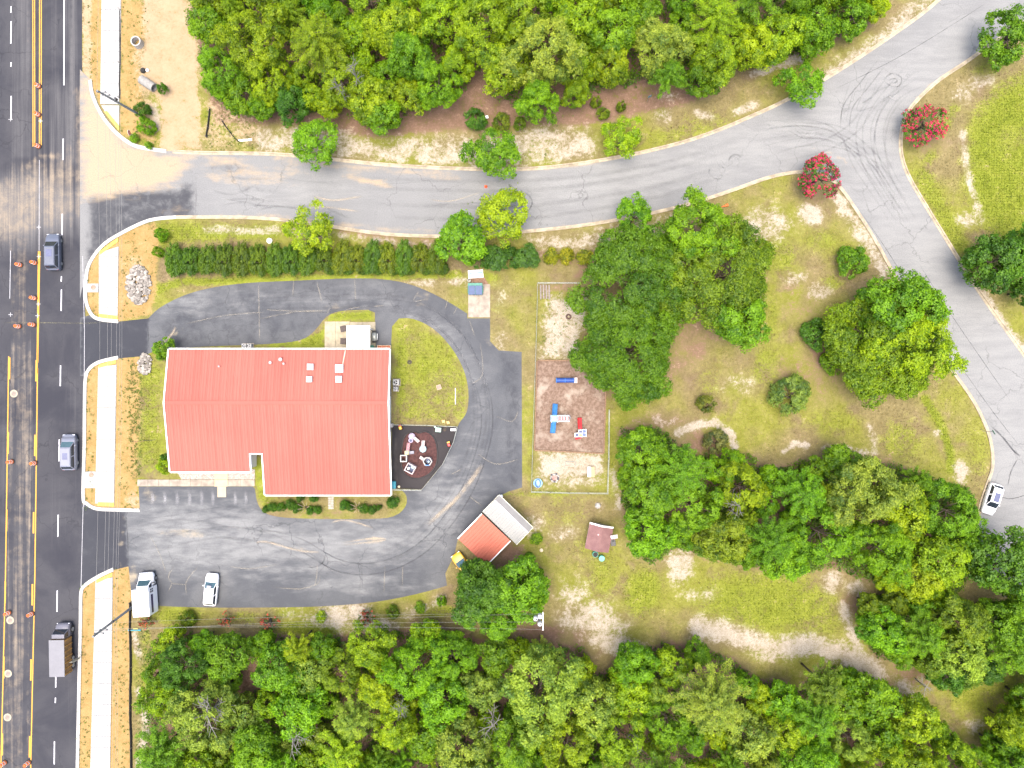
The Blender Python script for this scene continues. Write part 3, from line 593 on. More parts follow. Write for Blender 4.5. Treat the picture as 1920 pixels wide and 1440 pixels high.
# ------------------------------------------------------------------ pavements of slabs
def pavement(label, xl, xr, y0, y1, cut_top=0, cut_bot=0):
    """xl,xr: functions of y for both edges"""
    t = thing('pavement', None, None, (0, 0, 0)); t['kind'] = 'structure'
    step = 20.0; n = max(1, round((y1 - y0) / step)); r = random.Random(int(y0) + 3)
    for i in range(n):
        a = y0 + (y1 - y0) * i / n + .25; b = y0 + (y1 - y0) * (i + 1) / n - .25
        q = [(xl(a), a + (cut_top if i == 0 else 0)), (xr(a), a), (xr(b), b), (xl(b), b - (cut_bot if i == n - 1 else 0))]
        if q[0][1] >= q[3][1]: q[0] = (q[0][0], q[3][1] - .5)
        mb = MB(); mb.prism([G(*p) for p in q][::-1], -.02, .10 + r.uniform(-.003, .003)); mb.build('slab', slab_m[r.randrange(3)], t, bevel=.012)
    return t
slab_m = [simple('slab_concrete_%d' % i, (c, c, c * .985), .85, .07, 1.2) for i, c in enumerate((.345, .37, .36))]
lin = lambda xa, ya, xb, yb: (lambda y: xa + (xb - xa) * (y - ya) / (yb - ya))
pavement('a', lin(191, 0, 189, 170), lin(227, 0, 223, 240), -80, 196); pavement('b', lin(186, 460, 186, 598), lin(223, 447, 221, 600), 462, 596, 12, 0)
pavement('c', lin(185, 680, 179, 945), lin(219, 680, 214, 945), 684, 944, 3, 0); pavement('d', lin(180, 1080, 170, 1440), lin(212, 1080, 207, 1440), 1082, 1500, 6, 0)
p = thing('pavement', None, None); p['kind'] = 'structure'
MB().prism([G(*q) for q in [(190, 198), (224, 198), (224, 246), (206, 222)]][::-1], -.02, .10).build('slab', slab_m[0], p, bevel=.01)
MB().prism([G(*q) for q in [(163, 532), (185, 532), (185, 548), (163, 548)]][::-1], -.02, .11).build('slab', slab_m[1], p, bevel=.01)
MB().prism([G(*q) for q in [(160, 884), (180, 884), (180, 915), (158, 915)]][::-1], -.02, .11).build('slab', slab_m[2], p, bevel=.01)
def tactile(q, label):
    MB().prism([G(*x) for x in q][::-1], .0, .113).build('tactile_strip', tact, p)
tactile([(196, 210), (201, 208), (224, 236), (224, 246)], ''); tactile([(187, 472), (222, 446), (222, 453), (187, 479)], ''); tactile([(186, 588), (221, 592), (221, 599), (186, 595)], '')
tactile([(186, 684), (218, 674), (218, 681), (186, 690)], ''); tactile([(184, 941), (214, 942), (214, 949), (184, 948)], ''); tactile([(181, 1088), (211, 1074), (211, 1080), (181, 1094)], '')
# manholes
for (x, y, lab) in ((176, 539, 'round iron lid in the kerb slab beside the rock pile island'), (172, 890, 'round rusty lid in the kerb slab beside the second passing car')):
    o = thing('manhole_cover', lab, 'manhole', (*G(x, y), .112)); MB().cyl((0, 0, 0), .36, .02, 20).build('frame', mat('iron', (.22, .18, .15), .7), o); MB().cyl((0, 0, .02), .29, .012, 20).build('lid', mat('iron_red', (.34, .20, .14), .7), o)
for (x, y, lab) in ((26, 738, 'round pale manhole in the brown centre lane'), (19, 1163, 'round manhole beside the lower left traffic drum'), (15, 1263, 'round worn manhole in the centre lane below the drums'), (14, 1345, 'lowest round manhole in the centre lane')):
    o = thing('manhole_cover', lab, 'manhole', (*G(x, y), .004)); MB().lathe([(.55, .0), (.55, .014), (.33, .02)], 20).build('collar', mat('collar', (.34, .30, .22), .85), o); MB().cyl((0, 0, .0), .33, .024, 20).build('lid', mat('iron', (.22, .18, .15), .7), o)
# ------------------------------------------------------------------ slabs of old concrete, beds, play surfaces
def flatslab(name, pts, z0, z1, m, label=None, cat=None, kind='structure'):
    o = MB().prism([G(*q) for q in pts][::-1], z0, z1).build(name, m, None)
    if kind: o['kind'] = kind
    if label: tag(o, label, cat)
    return o
conc = M['concrete_old']
fw = thing('front_walk', None, None); fw['kind'] = 'structure'
xs = [258, 278, 298, 318, 338, 358, 378, 402]
for a, b in zip(xs[:-1], xs[1:]): MB().prism([G(*q) for q in [(a + .2, 899), (b - .2, 899), (b - .2, 911.5), (a + .2, 911.5)]][::-1], 0, .10).build('slab', conc, fw)
walk_m = simple('walk_tan_concrete', (.45, .37, .25), .9, .08, 1.5)
for q in ([(402.4, 880), (427.6, 880), (427.6, 898.6), (402.4, 898.6)], [(402.4, 899), (427.6, 899), (427.6, 912), (402.4, 912)], [(408, 912.4), (424, 912.4), (424, 932), (408, 932)]): MB().prism([G(*w) for w in q][::-1], 0, .105 if q[0][1] < 912 else .06).build('slab', walk_m, fw)
for a, b in ((428, 451), (451, 478)): MB().prism([G(*q) for q in [(a + .2, 899), (b - .2, 899), (b - .2, 911.5), (a + .2, 911.5)]][::-1], 0, .10).build('slab', conc, fw)
gravel_m = NT('white_gravel'); _v = gravel_m.wcoord(); _vo = gravel_m.n('ShaderNodeTexVoronoi'); gravel_m.l(_v, _vo.inputs['Vector']); _vo.inputs['Scale'].default_value = 5
gravel_m.bsdf(gravel_m.mix(gravel_m.smooth(gravel_m.noise(_v, 3, 4), .45, .72, 0, .6), gravel_m.mix(gravel_m.smooth(_vo.outputs['Distance'], .0, .6), (.58, .54, .50), (.34, .30, .26)), (.22, .14, .10)), .9, normal=gravel_m.bump(_vo.outputs['Distance'], .8, .05))
for q in ([(330, 880), (402, 880), (402, 898.5), (340, 898.5)], [(428, 880), (478, 880), (478, 898.5), (428, 898.5)]): flatslab('gravel_bed', q, 0, .05, gravel_m.m)
pt = thing('patio', None, None); pt['kind'] = 'structure'
for q in ([(609, 603), (629, 603), (629, 660), (609, 660)], [(629.4, 603), (656, 603), (656, 660), (629.4, 660)], [(656.4, 604), (680, 604), (680, 660), (656.4, 660)], [(680.4, 604), (704, 604), (704, 660), (680.4, 660)]): MB().prism([G(*w) for w in q][::-1], 0, .09).build('slab', simple('patio_concrete', (.36, .31, .215), .9, .2, 1.2) if q[0][0] == 609 else bpy.data.materials['patio_concrete'], pt)
dp = thing('bin_pad', None, None); dp['kind'] = 'structure'
for q in ([(878, 533), (898, 533), (898, 595), (878, 595)], [(898.4, 533), (919, 533), (919, 595), (898.4, 595)]): MB().prism([G(*w) for w in q][::-1], 0, .08).build('slab', conc, dp)
flatslab('litter_patch', [(880, 518), (906, 516), (916, 533), (880, 533)], 0, .03, mat('brown_litter', (.20, .12, .08), .95, .4, 4))
pv = thing('paver_path', None, None); pv['kind'] = 'structure'
for i in range(5):
    for k in range(2): MB().box((*G(618 + 5.2 * k, 934 + 4.6 * i), .03), (.36, .31, .06), .03 * (i - k)).build('paver', mat('paver', (.34, .32, .27), .9, .25, 3), pv, bevel=.01)
# black play yard and mulch
yard_m = asphalt('rubber_yard', (.038, .034, .036), (.085, .075, .07), (1.2, .5, 1), (.30, .22, .12))
sheet('play_yard', [(735, 797), (857, 801), (852, 825), (832, 867), (790, 917.5), (735, 916)], .016, yard_m, {0: [('e', .45, 835, 806, 26, 6), ('e', .35, 790, 803, 30, 3)], 1: [('l', .8, [(742, 820), (741, 900)], 3, 5), ('e', .3, 800, 830, 40, 30)]}, step=5)
mulch = simple('brown_mulch', (.068, .028, .026), .95, .4, 3, bump=.6)
bean = catmull([(753, 845), (757, 822), (766, 812), (778, 809.5), (786, 812), (797, 809), (809, 815), (817, 828), (820, 845), (819, 866), (811, 882), (797, 893), (780, 897), (764, 892), (755, 880), (752, 862)], 4, True)
o = MB().prism([G(*q) for q in bean][::-1], .0, .06).build('mulch_bed', mulch, None); o['kind'] = 'structure'
bd = MB(); bd.tube([(*G(*q), .08) for q in bean + bean[:2]], .09, 6); o = bd.build('bed_border', mat('black_plastic', (.012, .010, .012), .6), None); tag(o, 'black plastic border curving round the dark mulch bed', 'border')
chip = NT('tan_wood_chip'); _v = chip.wcoord(); _a = chip.noise(_v, .35, 4, .6); _b = chip.noise(_v, 2.2, 4, .7); _c = chip.noise(_v, 6, 2, .7)
_col = chip.mix(chip.smooth(_b, .35, .65), (.155, .103, .075), (.245, .175, .135)); _col = chip.mix(chip.smooth(_a, .52, .70), _col, (.34, .28, .225)); _col = chip.mix(chip.smooth(_c, .55, .75, 0, .4), _col, (.09, .055, .04)); chip.bsdf(_col, .95, normal=chip.bump(_c, .5, .04), spec=.1)
flatslab('wood_chip_bed', [(1008, 677), (1136, 677), (1132, 849), (1003, 843)], 0, .05, chip.m)
tb = thing('timber_edging', 'brown timber edging round the wood chip playground', 'edging')
def timber(a, b):
    n = 4 if math.hypot(b[0] - a[0], b[1] - a[1]) > 100 else 3
    for i in range(n):
        p0 = Vector(G(a[0] + (b[0] - a[0]) * (i + .01) / n, a[1] + (b[1] - a[1]) * (i + .01) / n)); p1 = Vector(G(a[0] + (b[0] - a[0]) * (i + .99) / n, a[1] + (b[1] - a[1]) * (i + .99) / n)); d = p1 - p0
        MB().box(((p0.x + p1.x) / 2, (p0.y + p1.y) / 2, .12), (d.length, .2, .24), math.atan2(d.y, d.x)).build('timber', M['wood'], tb, bevel=.015)
for a, b in (((1008, 676), (1136, 676)), ((1137, 677), (1132, 850)), ((1131, 850), (1002, 844)), ((1002, 843), (1007, 677))): timber(a, b)

# ------------------------------------------------------------------ main building
B = thing('childcare_building', 'long low building with coral red ribbed metal roof and white trim', 'building', (*P(530, 790, 0)[:2], 0))
B.location = (0, 0, 0)
XW, XN0, XN1, XE = -46.5, -35.6, -33.8, -16.6; YN, YR, YNOT, YSL, YSR = 4.72, -2.5, -9.4, -11.95, -15.2
ZR = 4.9; SL = .18
zr = lambda y: ZR - SL * abs(y - YR)
wall_m = simple('white_siding', (.62, .62, .61), .6, .06, 1.0)
e = .42
def wallprism(pts, hts):
    n = len(pts); vs = [(x, y, 0) for x, y in pts] + [(x, y, h) for (x, y), h in zip(pts, hts)]
    return MB().add(vs, [(i, (i + 1) % n, n + (i + 1) % n, n + i) for i in range(n)])
wp = [(XW + e, YSL + e), (XN0 - .3, YSL + e), (XN0 - .3, YNOT + e), (XN1 + .3, YNOT + e), (XN1 + .3, YSR + e), (XE - e, YSR + e), (XE - e, YR), (XE - e, YN - e), (XW + e, YN - e), (XW + e, YR)]
wallprism(wp, [zr(y) - .14 for x, y in wp]).build('wall', wall_m, B)
roof_m = NT('coral_metal_roof'); _v = roof_m.wcoord(); _a = roof_m.noise(_v, .10, 4, .6); _s = roof_m.noise(roof_m.wcoord((3.0, .12, 1)), 1.0, 4, .6)
_oi = roof_m.n('ShaderNodeObjectInfo'); _c = roof_m.mix(roof_m.smooth(_a, .35, .65), (.36, .122, .098), (.385, .138, .110)); _c = roof_m.mix(roof_m.smooth(_s, .48, .72, 0, .38), _c, (.34, .105, .085)); _c = roof_m.mix(roof_m.math('MULTIPLY', _oi.outputs['Random'], .30), _c, (.33, .095, .075)); roof_m.bsdf(_c, .7, normal=None, spec=.05)
def panel_mesh(name, w, L, sgn):
    """ribbed panel: ridge edge at y=0, running down toward sgn*y"""
    prof = []
    for c in (-.36, 0, .36):
        u = c * w / .908
        prof += [(u - .06, 0), (u - .03, .028), (u + .03, .028), (u + .06, 0)]
    prof = [(-w / 2 + .004, 0)] + prof + [(w / 2 - .004, 0)]
    top = [(x, 0, z) for x, z in prof]; bot = [(x, sgn * L, z - SL * L) for x, z in prof]
    n = len(prof); mb = MB(); mb.add(top + bot + [(x, y, z - .05) for x, y, z in top] + [(x, y, z - .05) for x, y, z in bot],
        [(i, i + 1, n + i + 1, n + i) for i in range(n - 1)] + [(n + i, n + i + 1, 3 * n + i + 1, 3 * n + i) for i in range(n - 1)] + [(2 * n + i, 2 * n + i + 1, 3 * n + i + 1, 3 * n + i) for i in range(n - 1)] + [(0, n, 3 * n, 2 * n), (n - 1, 2 * n - 1, 4 * n - 1, 3 * n - 1)])
    return mb.mesh(name, roof_m.m)
roof = MB().box(((XW + XE) / 2, YR, ZR + .045), (XE - XW - .1, .5, .05)).build('roof', roof_m.m, B)
for (x0, x1, n, ys) in ((XW, XN0, 12, YSL), (XN0, XN1, 2, YNOT), (XN1, XE, 19, YSR)):
    w = (x1 - x0) / n; mn = panel_mesh('roof_panel', w, YN - YR, 1); ms = panel_mesh('roof_panel', w, YR - ys, -1)
    for i in range(n):
        for m_ in (mn, ms): link('roof_panel', m_, roof, None, (x0 + w * (i + .5), YR, ZR))
trim = M['white_paint']
def slopebar(x, y0, y1, w=.16):
    z0, z1 = zr(y0) + .01, zr(y1) + .01
    return MB().add([(x - w / 2, y0, z0 - .22), (x + w / 2, y0, z0 - .22), (x + w / 2, y0, z0 + .06), (x - w / 2, y0, z0 + .06), (x - w / 2, y1, z1 - .22), (x + w / 2, y1, z1 - .22), (x + w / 2, y1, z1 + .06), (x - w / 2, y1, z1 + .06)], [(0, 1, 2, 3), (4, 5, 6, 7), (0, 1, 5, 4), (1, 2, 6, 5), (2, 3, 7, 6), (3, 0, 4, 7)])
for x, ya, yb in ((XW - .08, YN, YR), (XW - .08, YR, YSL), (XE + .08, YN, YR), (XE + .08, YR, YSR), (XN0 + .08, YNOT, YSL), (XN1 - .08, YNOT, YSR)): slopebar(x, ya, yb).build('rake_trim', trim, roof)
for x0, x1, y, s in ((XW, XE, YN, 1), (XW, XN0, YSL, -1), (XN0, XN1, YNOT, -1), (XN1, XE, YSR, -1)): MB().box(((x0 + x1) / 2, y + s * .08, zr(y) - .1), (x1 - x0, .15, .2)).build('gutter', trim, roof)
# gable-end strip, vents, pipes on the roof
def onroof(px, py):
    z = 4.2
    for _ in range(4): q = P(px, py, z); z = zr(q.y)
    return q.x, q.y, z
for px, py, s in ((583, 688, .78), (581, 711, .72), (637, 691, 1.0), (636, 711, .8)):
    x, y, z = onroof(px, py); c = MB().box((x, y, z + .14), (s, s, .34)).build('vent_curb', mat('vent_dark', (.16, .10, .13), .6), roof); MB().box((x, y, z + .40), (s * 1.12, s * 1.12, .18), 0, .86).build('vent_cap', M['white_metal'], c, bevel=.02)
for px, py, r in ((527, 674, .2), (508, 680, .16), (533, 682, .12), (412, 687, .1)):
    x, y, z = onroof(px, py); c = MB().cyl((x, y, z - .05), r, .35, 10).build('vent_pipe', mat('vent_red', (.33, .12, .12), .6), roof); MB().cyl((x, y, z + .3), r * 1.3, .07, 10).build('pipe_cap', mat('vent_pink', (.5, .3, .3), .6), c)
x0, y0, z0 = onroof(642, 688); x1, y1, z1 = onroof(648, 657)
MB().tube([(x0, y0, z0 + .1), (x1, y1, z1 + .1)], .09, 6).build('condensate_pipe', mat('cream_pipe', (.55, .42, .33), .6), roof)
# windows and doors in the walls
def wallpiece(name, x, y, z, w, h, axis_, m, par, t=.05):
    d = (w, t, h) if axis_ == 'x' else (t, w, h)
    return MB().box((x, y, z), d).build(name, m, par)
for y in (2.2, -1.2, -12.6):
    f = wallpiece('window', XE - e + .03, y, 1.5, 1.3, 1.2, 'y', trim, B, .08); wallpiece('pane', XE - e + .05, y, 1.5, 1.1, 1.0, 'y', M['glass_dark'], f, .08)
for y in (-6.2, -9.2): f = wallpiece('door', XE - e + .03, y, 1.05, 1.0, 2.1, 'y', mat('door_grey', (.2, .2, .22), .5), B, .08); wallpiece('handle', XE - e + .09, y + .35, 1.0, .05, .12, 'y', M['dark_metal'], f, .06)
for x in (-44, -40.5, -30.5, -27, -20.5): 
    yy = (YSL if x < XN0 else YSR) + e - .03; f = wallpiece('window', x, yy, 1.5, 1.4, 1.2, 'x', trim, B, .08); wallpiece('pane', x, yy - .02, 1.5, 1.2, 1.0, 'x', M['glass_dark'], f, .08)
f = wallpiece('door', -39.3 + 1.2, YSL + e - .03, 1.05, 1.9, 2.1, 'x', M['glass_teal'], B, .08)
for x in (-43, -36, -29, -22): f = wallpiece('window', x, YN - e + .03, 1.6, 1.3, 1.1, 'x', trim, B, .08); wallpiece('pane', x, YN - e + .05, 1.6, 1.1, .9, 'x', M['glass_dark'], f, .08)
# ------------------------------------------------------------------ patio canopy, benches, units
c = P(672, 633.5, 2.6); cn = thing('canopy', 'flat white canopy roof over the patio behind the building', 'canopy', (c.x, c.y, 0))
MB().box((0, 0, 2.6), (3.18, 3.4, .1)).build('roof_sheet', M['white_paint'], cn, bevel=.02)
for i in range(7): MB().box((-1.38 + .46 * i, 0, 2.66), (.03, 3.36, .03)).build('seam', M['white_metal'], cn)
for sx in (-1.45, 1.45):
    for sy in (-1.5, 1.3): MB().box((sx, sy, 1.28), (.1, .1, 2.54)).build('post', M['white_paint'], cn)
for px, py, rz, lab in ((645, 617, .22, 'dark brown bench at the patio corner nearer the driveway'), (645, 640, -.05, 'dark brown bench on the patio nearer the red roof')):
    t = thing('bench', lab, 'bench', (*G(px, py), .09), rz)
    for i in range(4): MB().box((-.3 + .2 * i, 0, .46), (.18, .85, .05)).build('slat', mat('brown_plank', (.07, .05, .045), .7, .25, 5), t)
    for s in (-.3, .3): MB().box((0, s, .215), (.7, .07, .43)).build('leg', M['dark_metal'], t)
def hvac(px, py, lab, s=.85, rz=0):
    t = thing('air_conditioner', lab, 'air conditioner', (*G(px, py), 0), rz, 'outdoor air conditioning units')
    MB().box((0, 0, .03), (s + .2, s + .2, .06)).build('pad', M['concrete_old'], t); MB().box((0, 0, .46), (s, s, .8)).build('cabinet', mat('hvac_grey', (.36, .36, .35), .5), t, bevel=.05)
    MB().lathe([(s * .42, .86), (s * .42, .90), (s * .36, .91), (s * .36, .865)], 18).build('fan_ring', mat('hvac_cream', (.5, .49, .45), .5), t); MB().cyl((0, 0, .862), s * .36, .005, 18).build('fan_well', M['rubber'], t)
    for k in range(3):
        a = k * 2.094; MB().box((math.cos(a) * s * .18, math.sin(a) * s * .18, .88), (s * .3, .12, .02), a).build('blade', M['grey_metal'], t)
hvac(744, 717, 'outdoor air conditioning unit by the east wall, closer to the mid lawn drain'); hvac(743, 729, 'smaller outdoor air conditioning unit by the east wall, just above the play yard', .6)
hvac(461, 649, 'left air conditioning unit of the pair at the north eave', .62); hvac(471, 649, 'right air conditioning unit of the pair at the north eave', .62)
t = thing('barbecue_grill', 'silver barbecue grill with dark ends beside the white canopy', 'grill', (*G(704, 632), .012), 0)
MB().box((0, 0, .45), (.7, 1.0, .7)).build('cart', M['dark_metal'], t, bevel=.03); MB().loft([[(math.cos(a) * .38, y, .82 + .32 * max(0, math.sin(a))) for a in [math.pi * k / 8 for k in range(9)]] for y in (-.55, .55)], False, True).build('lid', M['galvanised'], t, True)
for s in (-.72, .72): MB().box((0, s, .8), (.6, .28, .05)).build('side_shelf', M['rubber'], t)
MB().tube([(.45, -.4, .95), (.45, .4, .95)], .025, 6).build('handle', M['white_metal'], t)
t = thing('wheeled_bin', 'dark green bin squeezed between canopy and red roof', 'bin', (*G(699, 653), .09)); MB().box((0, 0, .5), (.55, .6, 1.0), 0, 1.12).build('body', M['green_plastic'], t, bevel=.03); MB().box((0, 0, 1.03), (.66, .72, .07)).build('lid', M['green_plastic'], t, bevel=.02)
t = thing('storage_bench', 'low cream bench with orange cushions against the north wall by the service drive', 'bench', (*G(721, 651), .012)); MB().box((0, 0, .22), (1.9, .5, .44)).build('base', M['cream'], t, bevel=.02)
for k in range(3): MB().box((-.6 + .6 * k, 0, .48), (.55, .4, .1)).build('cushion', mat('rust_cushion', (.4, .12, .05), .8), t, bevel=.03)
t = thing('yard_drain', 'small dark round drain in the lawn island', 'drain', (*G(768, 679), 0)); MB().lathe([(.32, .0), (.32, .05), (.24, .06), (.24, .02), (.0, .02)], 14).build('rim', mat('drain_dark', (.05, .04, .03), .8), t)
t = thing('utility_box', 'small square pale box lid in the lawn island', 'utility box', (*G(823, 726), 0), .3); MB().box((0, 0, .06), (.7, .7, .12)).build('body', mat('tan_plastic', (.34, .26, .18), .7), t, bevel=.02); MB().box((0, 0, .13), (.5, .5, .03)).build('lid', mat('tan_dark', (.26, .2, .15), .7), t)
t = thing('white_pole', 'thin white plastic pole lying in the lawn island', 'pole', (*G(854, 743), 0)); MB().tube([(0, 1.15, .05), (0, -1.15, .05)], .05, 6).build('rod', M['white_paint'], t)

# ------------------------------------------------------------------ chain-link fences
link_m = NT('chain_link'); _d = link_m.n('ShaderNodeBsdfPrincipled'); _d.inputs['Base Color'].default_value = (.42, .44, .40, 1); _d.inputs['Metallic'].default_value = .4; _d.inputs['Roughness'].default_value = .5; link_m.l(_d.outputs[0], link_m.out.inputs[0])
def chain_fence(pts, label, h=1.2, post_gap=2.6):
    t = thing('chain_link_fence', label, 'fence', (0, 0, 0)); ww = MB()
    for a, b in zip(pts[:-1], pts[1:]):
        A, Bv = Vector(G(*a)), Vector(G(*b)); d = Bv - A; n = max(1, round(d.length / post_gap))
        for i in range(n + (1 if b == pts[-1] else 0)):
            q = A + d * i / n; MB().cyl((q.x, q.y, 0), .035, h + .05, 6).build('post', M['galvanised'], t)
        MB().tube([(A.x, A.y, h), (Bv.x, Bv.y, h)], .024, 5).build('top_rail', M['galvanised'], t)
        u = d.normalized(); L = d.length; k = int(L / .24); nrm = Vector((-u.y, u.x)) * .006
        for i in range(-4, k):
            for s in (1, -1):
                s0 = i * .24; s1 = s0 + h
                if s < 0: s0, s1 = s1, s0
                z0, z1 = .03, h
                def cl(sv, zv, so, zo):
                    if sv < 0: f = (0 - sv) / (so - sv); return 0, zv + (zo - zv) * f
                    if sv > L: f = (L - sv) / (so - sv); return L, zv + (zo - zv) * f
                    return sv, zv
                if max(s0, s1) <= 0 or min(s0, s1) >= L: continue
                (a0, za), (a1, zb) = cl(s0, z0, s1, z1), cl(s1, z1, s0, z0)
                p0 = A + u * a0; p1 = A + u * a1
                ww.add([(p0.x - nrm.x, p0.y - nrm.y, za), (p0.x + nrm.x, p0.y + nrm.y, za), (p1.x + nrm.x, p1.y + nrm.y, zb), (p1.x - nrm.x, p1.y - nrm.y, zb)], [(0, 1, 2, 3)])
    o = ww.build('wire_mesh', link_m.m, t); o['kind'] = 'stuff'; return t
chain_fence([(1086, 532), (1008, 532), (1005, 640), (1000, 790), (996, 921), (1067, 923), (1138, 924), (1140, 860), (1141, 768)], 'chain link fence round the sandy yard and wood chip playground')
chain_fence([(735, 796), (800, 797), (858, 800), (851, 828), (831, 869), (791, 918), (735, 917)], 'low chain link fence round the black play yard by the building', 1.1, 1.6)

# ------------------------------------------------------------------ bin enclosure things
t = thing('dumpster', 'blue waste dumpster with a green rim on the concrete pad', 'dumpster', (*G(892, 543.5), .08), 0)
MB().add([(-.95, -.75, .1), (.95, -.75, .1), (.95, .62, .1), (-.95, .62, .1), (-1.0, -.75, .95), (1.0, -.75, .95), (1.0, .8, 1.25), (-1.0, .8, 1.25)], [(3, 2, 1, 0), (4, 5, 6, 7), (0, 1, 5, 4), (1, 2, 6, 5), (2, 3, 7, 6), (3, 0, 4, 7)]).build('body', mat('dumpster_green', (.02, .17, .12), .5), t, bevel=.03)
for s in (-.49, .49): MB().add([(s - .46, -.82, .97), (s + .46, -.82, .97), (s + .46, .42, 1.22), (s - .46, .42, 1.22), (s - .46, -.82, 1.02), (s + .46, -.82, 1.02), (s + .46, .42, 1.27), (s - .46, .42, 1.27)], [(3, 2, 1, 0), (4, 5, 6, 7), (0, 1, 5, 4), (1, 2, 6, 5), (2, 3, 7, 6), (3, 0, 4, 7)]).build('lid', mat('dumpster_blue', (.02, .055, .15), .5), t, bevel=.02)
for s in (-1.03, 1.03): MB().box((s, 0, .65), (.1, 1.0, .16)).build('fork_pocket', mat('dumpster_green', (.02, .17, .12)), t)
for sx in (-.8, .8):
    for sy in (-.6, .5): MB().cyl((sx, sy, 0), .08, .12, 8).build('wheel', M['rubber'], t)
t = thing('sign_board', 'white sign board with a blue stripe lying behind the dumpster', 'sign', (*G(892, 514), .03), .07)
MB().box((0, 0, .12), (2.1, 1.12, .06)).build('panel', M['white_paint'], t, bevel=.01); MB().box((0, 0, .045), (1.7, .8, .09)).build('backing', M['wood_grey'], t)
MB().box((.02, .14, .152), (1.9, .17, .008)).build('stripe', M['blue'], t)
rr = random.Random(4)
for i in range(9): MB().box((-.86 + i * .13, -.30 + .01 * rr.random(), .152), (.085, .11, .006)).build('faded_lettering', mat('faded_blue', (.12, .18, .34), .6), t)
for i in range(5): MB().box((.48 + i * .09, -.28 + (i % 2) * .08, .152), (.06, .2, .006)).build('faded_lettering', M['faded_blue'], t)
t = thing('trash_can', 'small round grey can between the sign board and dumpster', 'can', (*G(880, 527), .03)); MB().lathe([(.0, 0), (.2, 0), (.24, .7), (.2, .7), (.18, .1), (0, .1)], 12).build('body', M['galvanised'], t)
t = thing('wooden_beam', 'pale wooden beam lying across the pad behind the dumpster', 'beam', (*G(890, 533.2), .12)); MB().box((0, 0, 0), (1.6, .2, .15)).build('plank', M['wood_pale'], t, bevel=.01); MB().box((.5, -.2, .0), (.1, .5, .1)).build('cleat', M['wood_pale'], t)
t = thing('timber_stack', 'weathered timbers stacked in the fenced sandy yard corner', 'timber stack', (*G(1022, 547), 0), .02)
for i in range(4):
    MB().box((-.62 + .4 * i, rr.uniform(-.1, .1), .12), (.22, 2.0, .16)).build('timber', M['wood_grey'], t, bevel=.015)
for s in (-.7, .7): MB().box((0, s, .02), (1.5, .12, .04)).build('bearer', M['wood'], t)
# ------------------------------------------------------------------ carport, garage, shed
def ribbed(w, L, pitch, m, name, par, loc, n):
    """row of ribbed metal panels: local x across, sloping toward -y when pitch > 0"""
    pw = w / n; prof = [(-pw / 2 + .006, 0), (-pw * .3, 0), (-pw * .25, .035), (-pw * .15, .035), (-pw * .1, 0), (pw * .15, 0), (pw * .2, .035), (pw * .3, .035), (pw * .35, 0), (pw / 2 - .006, 0)]
    mb = MB(); k = len(prof); a = [(x, 0, z) for x, z in prof]; b = [(x, -L, z - pitch * L) for x, z in prof]
    mb.add(a + b + [(x, y, z - .04) for x, y, z in a + b], [(i, i + 1, k + i + 1, k + i) for i in range(k - 1)] + [(2 * k + i, 2 * k + i + 1, 3 * k + i + 1, 3 * k + i) for i in range(k - 1)] + [(k + i, k + i + 1, 3 * k + i + 1, 3 * k + i) for i in range(k - 1)] + [(0, k, 3 * k, 2 * k), (k - 1, 2 * k - 1, 4 * k - 1, 3 * k - 1)])
    me = mb.mesh(name, m)
    for i in range(n): link(name, me, par, None, (loc[0] - w / 2 + pw * (i + .5), loc[1], loc[2]))
c = P(952, 975, 2.8); cp = thing('carport', 'white ribbed metal carport with a narrow grey slope behind the red-roofed garage', 'carport', (c.x, c.y, 0), R(-44.0))
rf = MB().box((0, .72, 3.0), (6.3, .16, .06)).build('roof', M['white_metal'], cp)
cw = simple('carport_white', (.27, .27, .258), .5, .06, 1.0); cg = simple('carport_grey', (.18, .176, .172), .5, .1, 1.0)
ribbed(6.4, 2.35, .20, cw, 'roof_panel', rf, (0, .72, 3.0), 8)
for o in [x for x in rf.children if x.name.startswith('roof_panel')]: o.data.materials[0] = cw
mb = MB(); mb.add([(-3.2, .74, 3.0), (3.2, .74, 3.0), (3.2, 1.62, 2.72), (-3.2, 1.62, 2.72), (-3.2, .74, 2.96), (3.2, .74, 2.96), (3.2, 1.62, 2.68), (-3.2, 1.62, 2.68)], [(3, 2, 1, 0), (4, 5, 6, 7), (0, 1, 5, 4), (1, 2, 6, 5), (2, 3, 7, 6), (3, 0, 4, 7)]); mb.build('back_slope', cg, rf)
for x in (-3.24, 3.24): MB().box((x, 0, 2.66), (.06, 3.2, .12)).build('rake_trim', mat('cream_trim', (.62, .6, .48), .5), rf)
MB().box((0, 1.66, 2.66), (6.4, .07, .12)).build('rake_trim', M['cream_trim'], rf)
for x in (-3.0, -1.0, 1.0, 3.0):
    for y in (-1.5, 1.5): MB().box((x, y, 1.25), (.1, .1, 2.5)).build('post', M['galvanised'], cp)
t = thing('white_container', 'small white drum standing at the carport north corner', 'container', (*G(939.5, 930), 0)); MB().lathe([(0, 0), (.26, 0), (.27, .8), (.2, .86), (0, .86)], 12).build('body', M['white_paint'], t)
c = P(907.5, 1012, 2.5); gr = thing('garage', 'small garage with a plain orange-red roof beside the white carport', 'garage', (c.x, c.y, 0), R(-43.5))
MB().prism([(-2.45, -2.1), (2.45, -2.1), (2.45, 2.1), (-2.45, 2.1)], 0, 2.2).build('wall', mat('garage_wall', (.4, .36, .33), .8), gr)
red2 = simple('orange_red_roof', (.40, .098, .056), .6, .08, .8); rf = MB().box((0, 2.38, 2.74), (5.3, .1, .06)).build('roof', red2, gr)
ribbed(5.3, 4.8, .08, red2, 'roof_panel', rf, (0, 2.4, 2.72), 6)
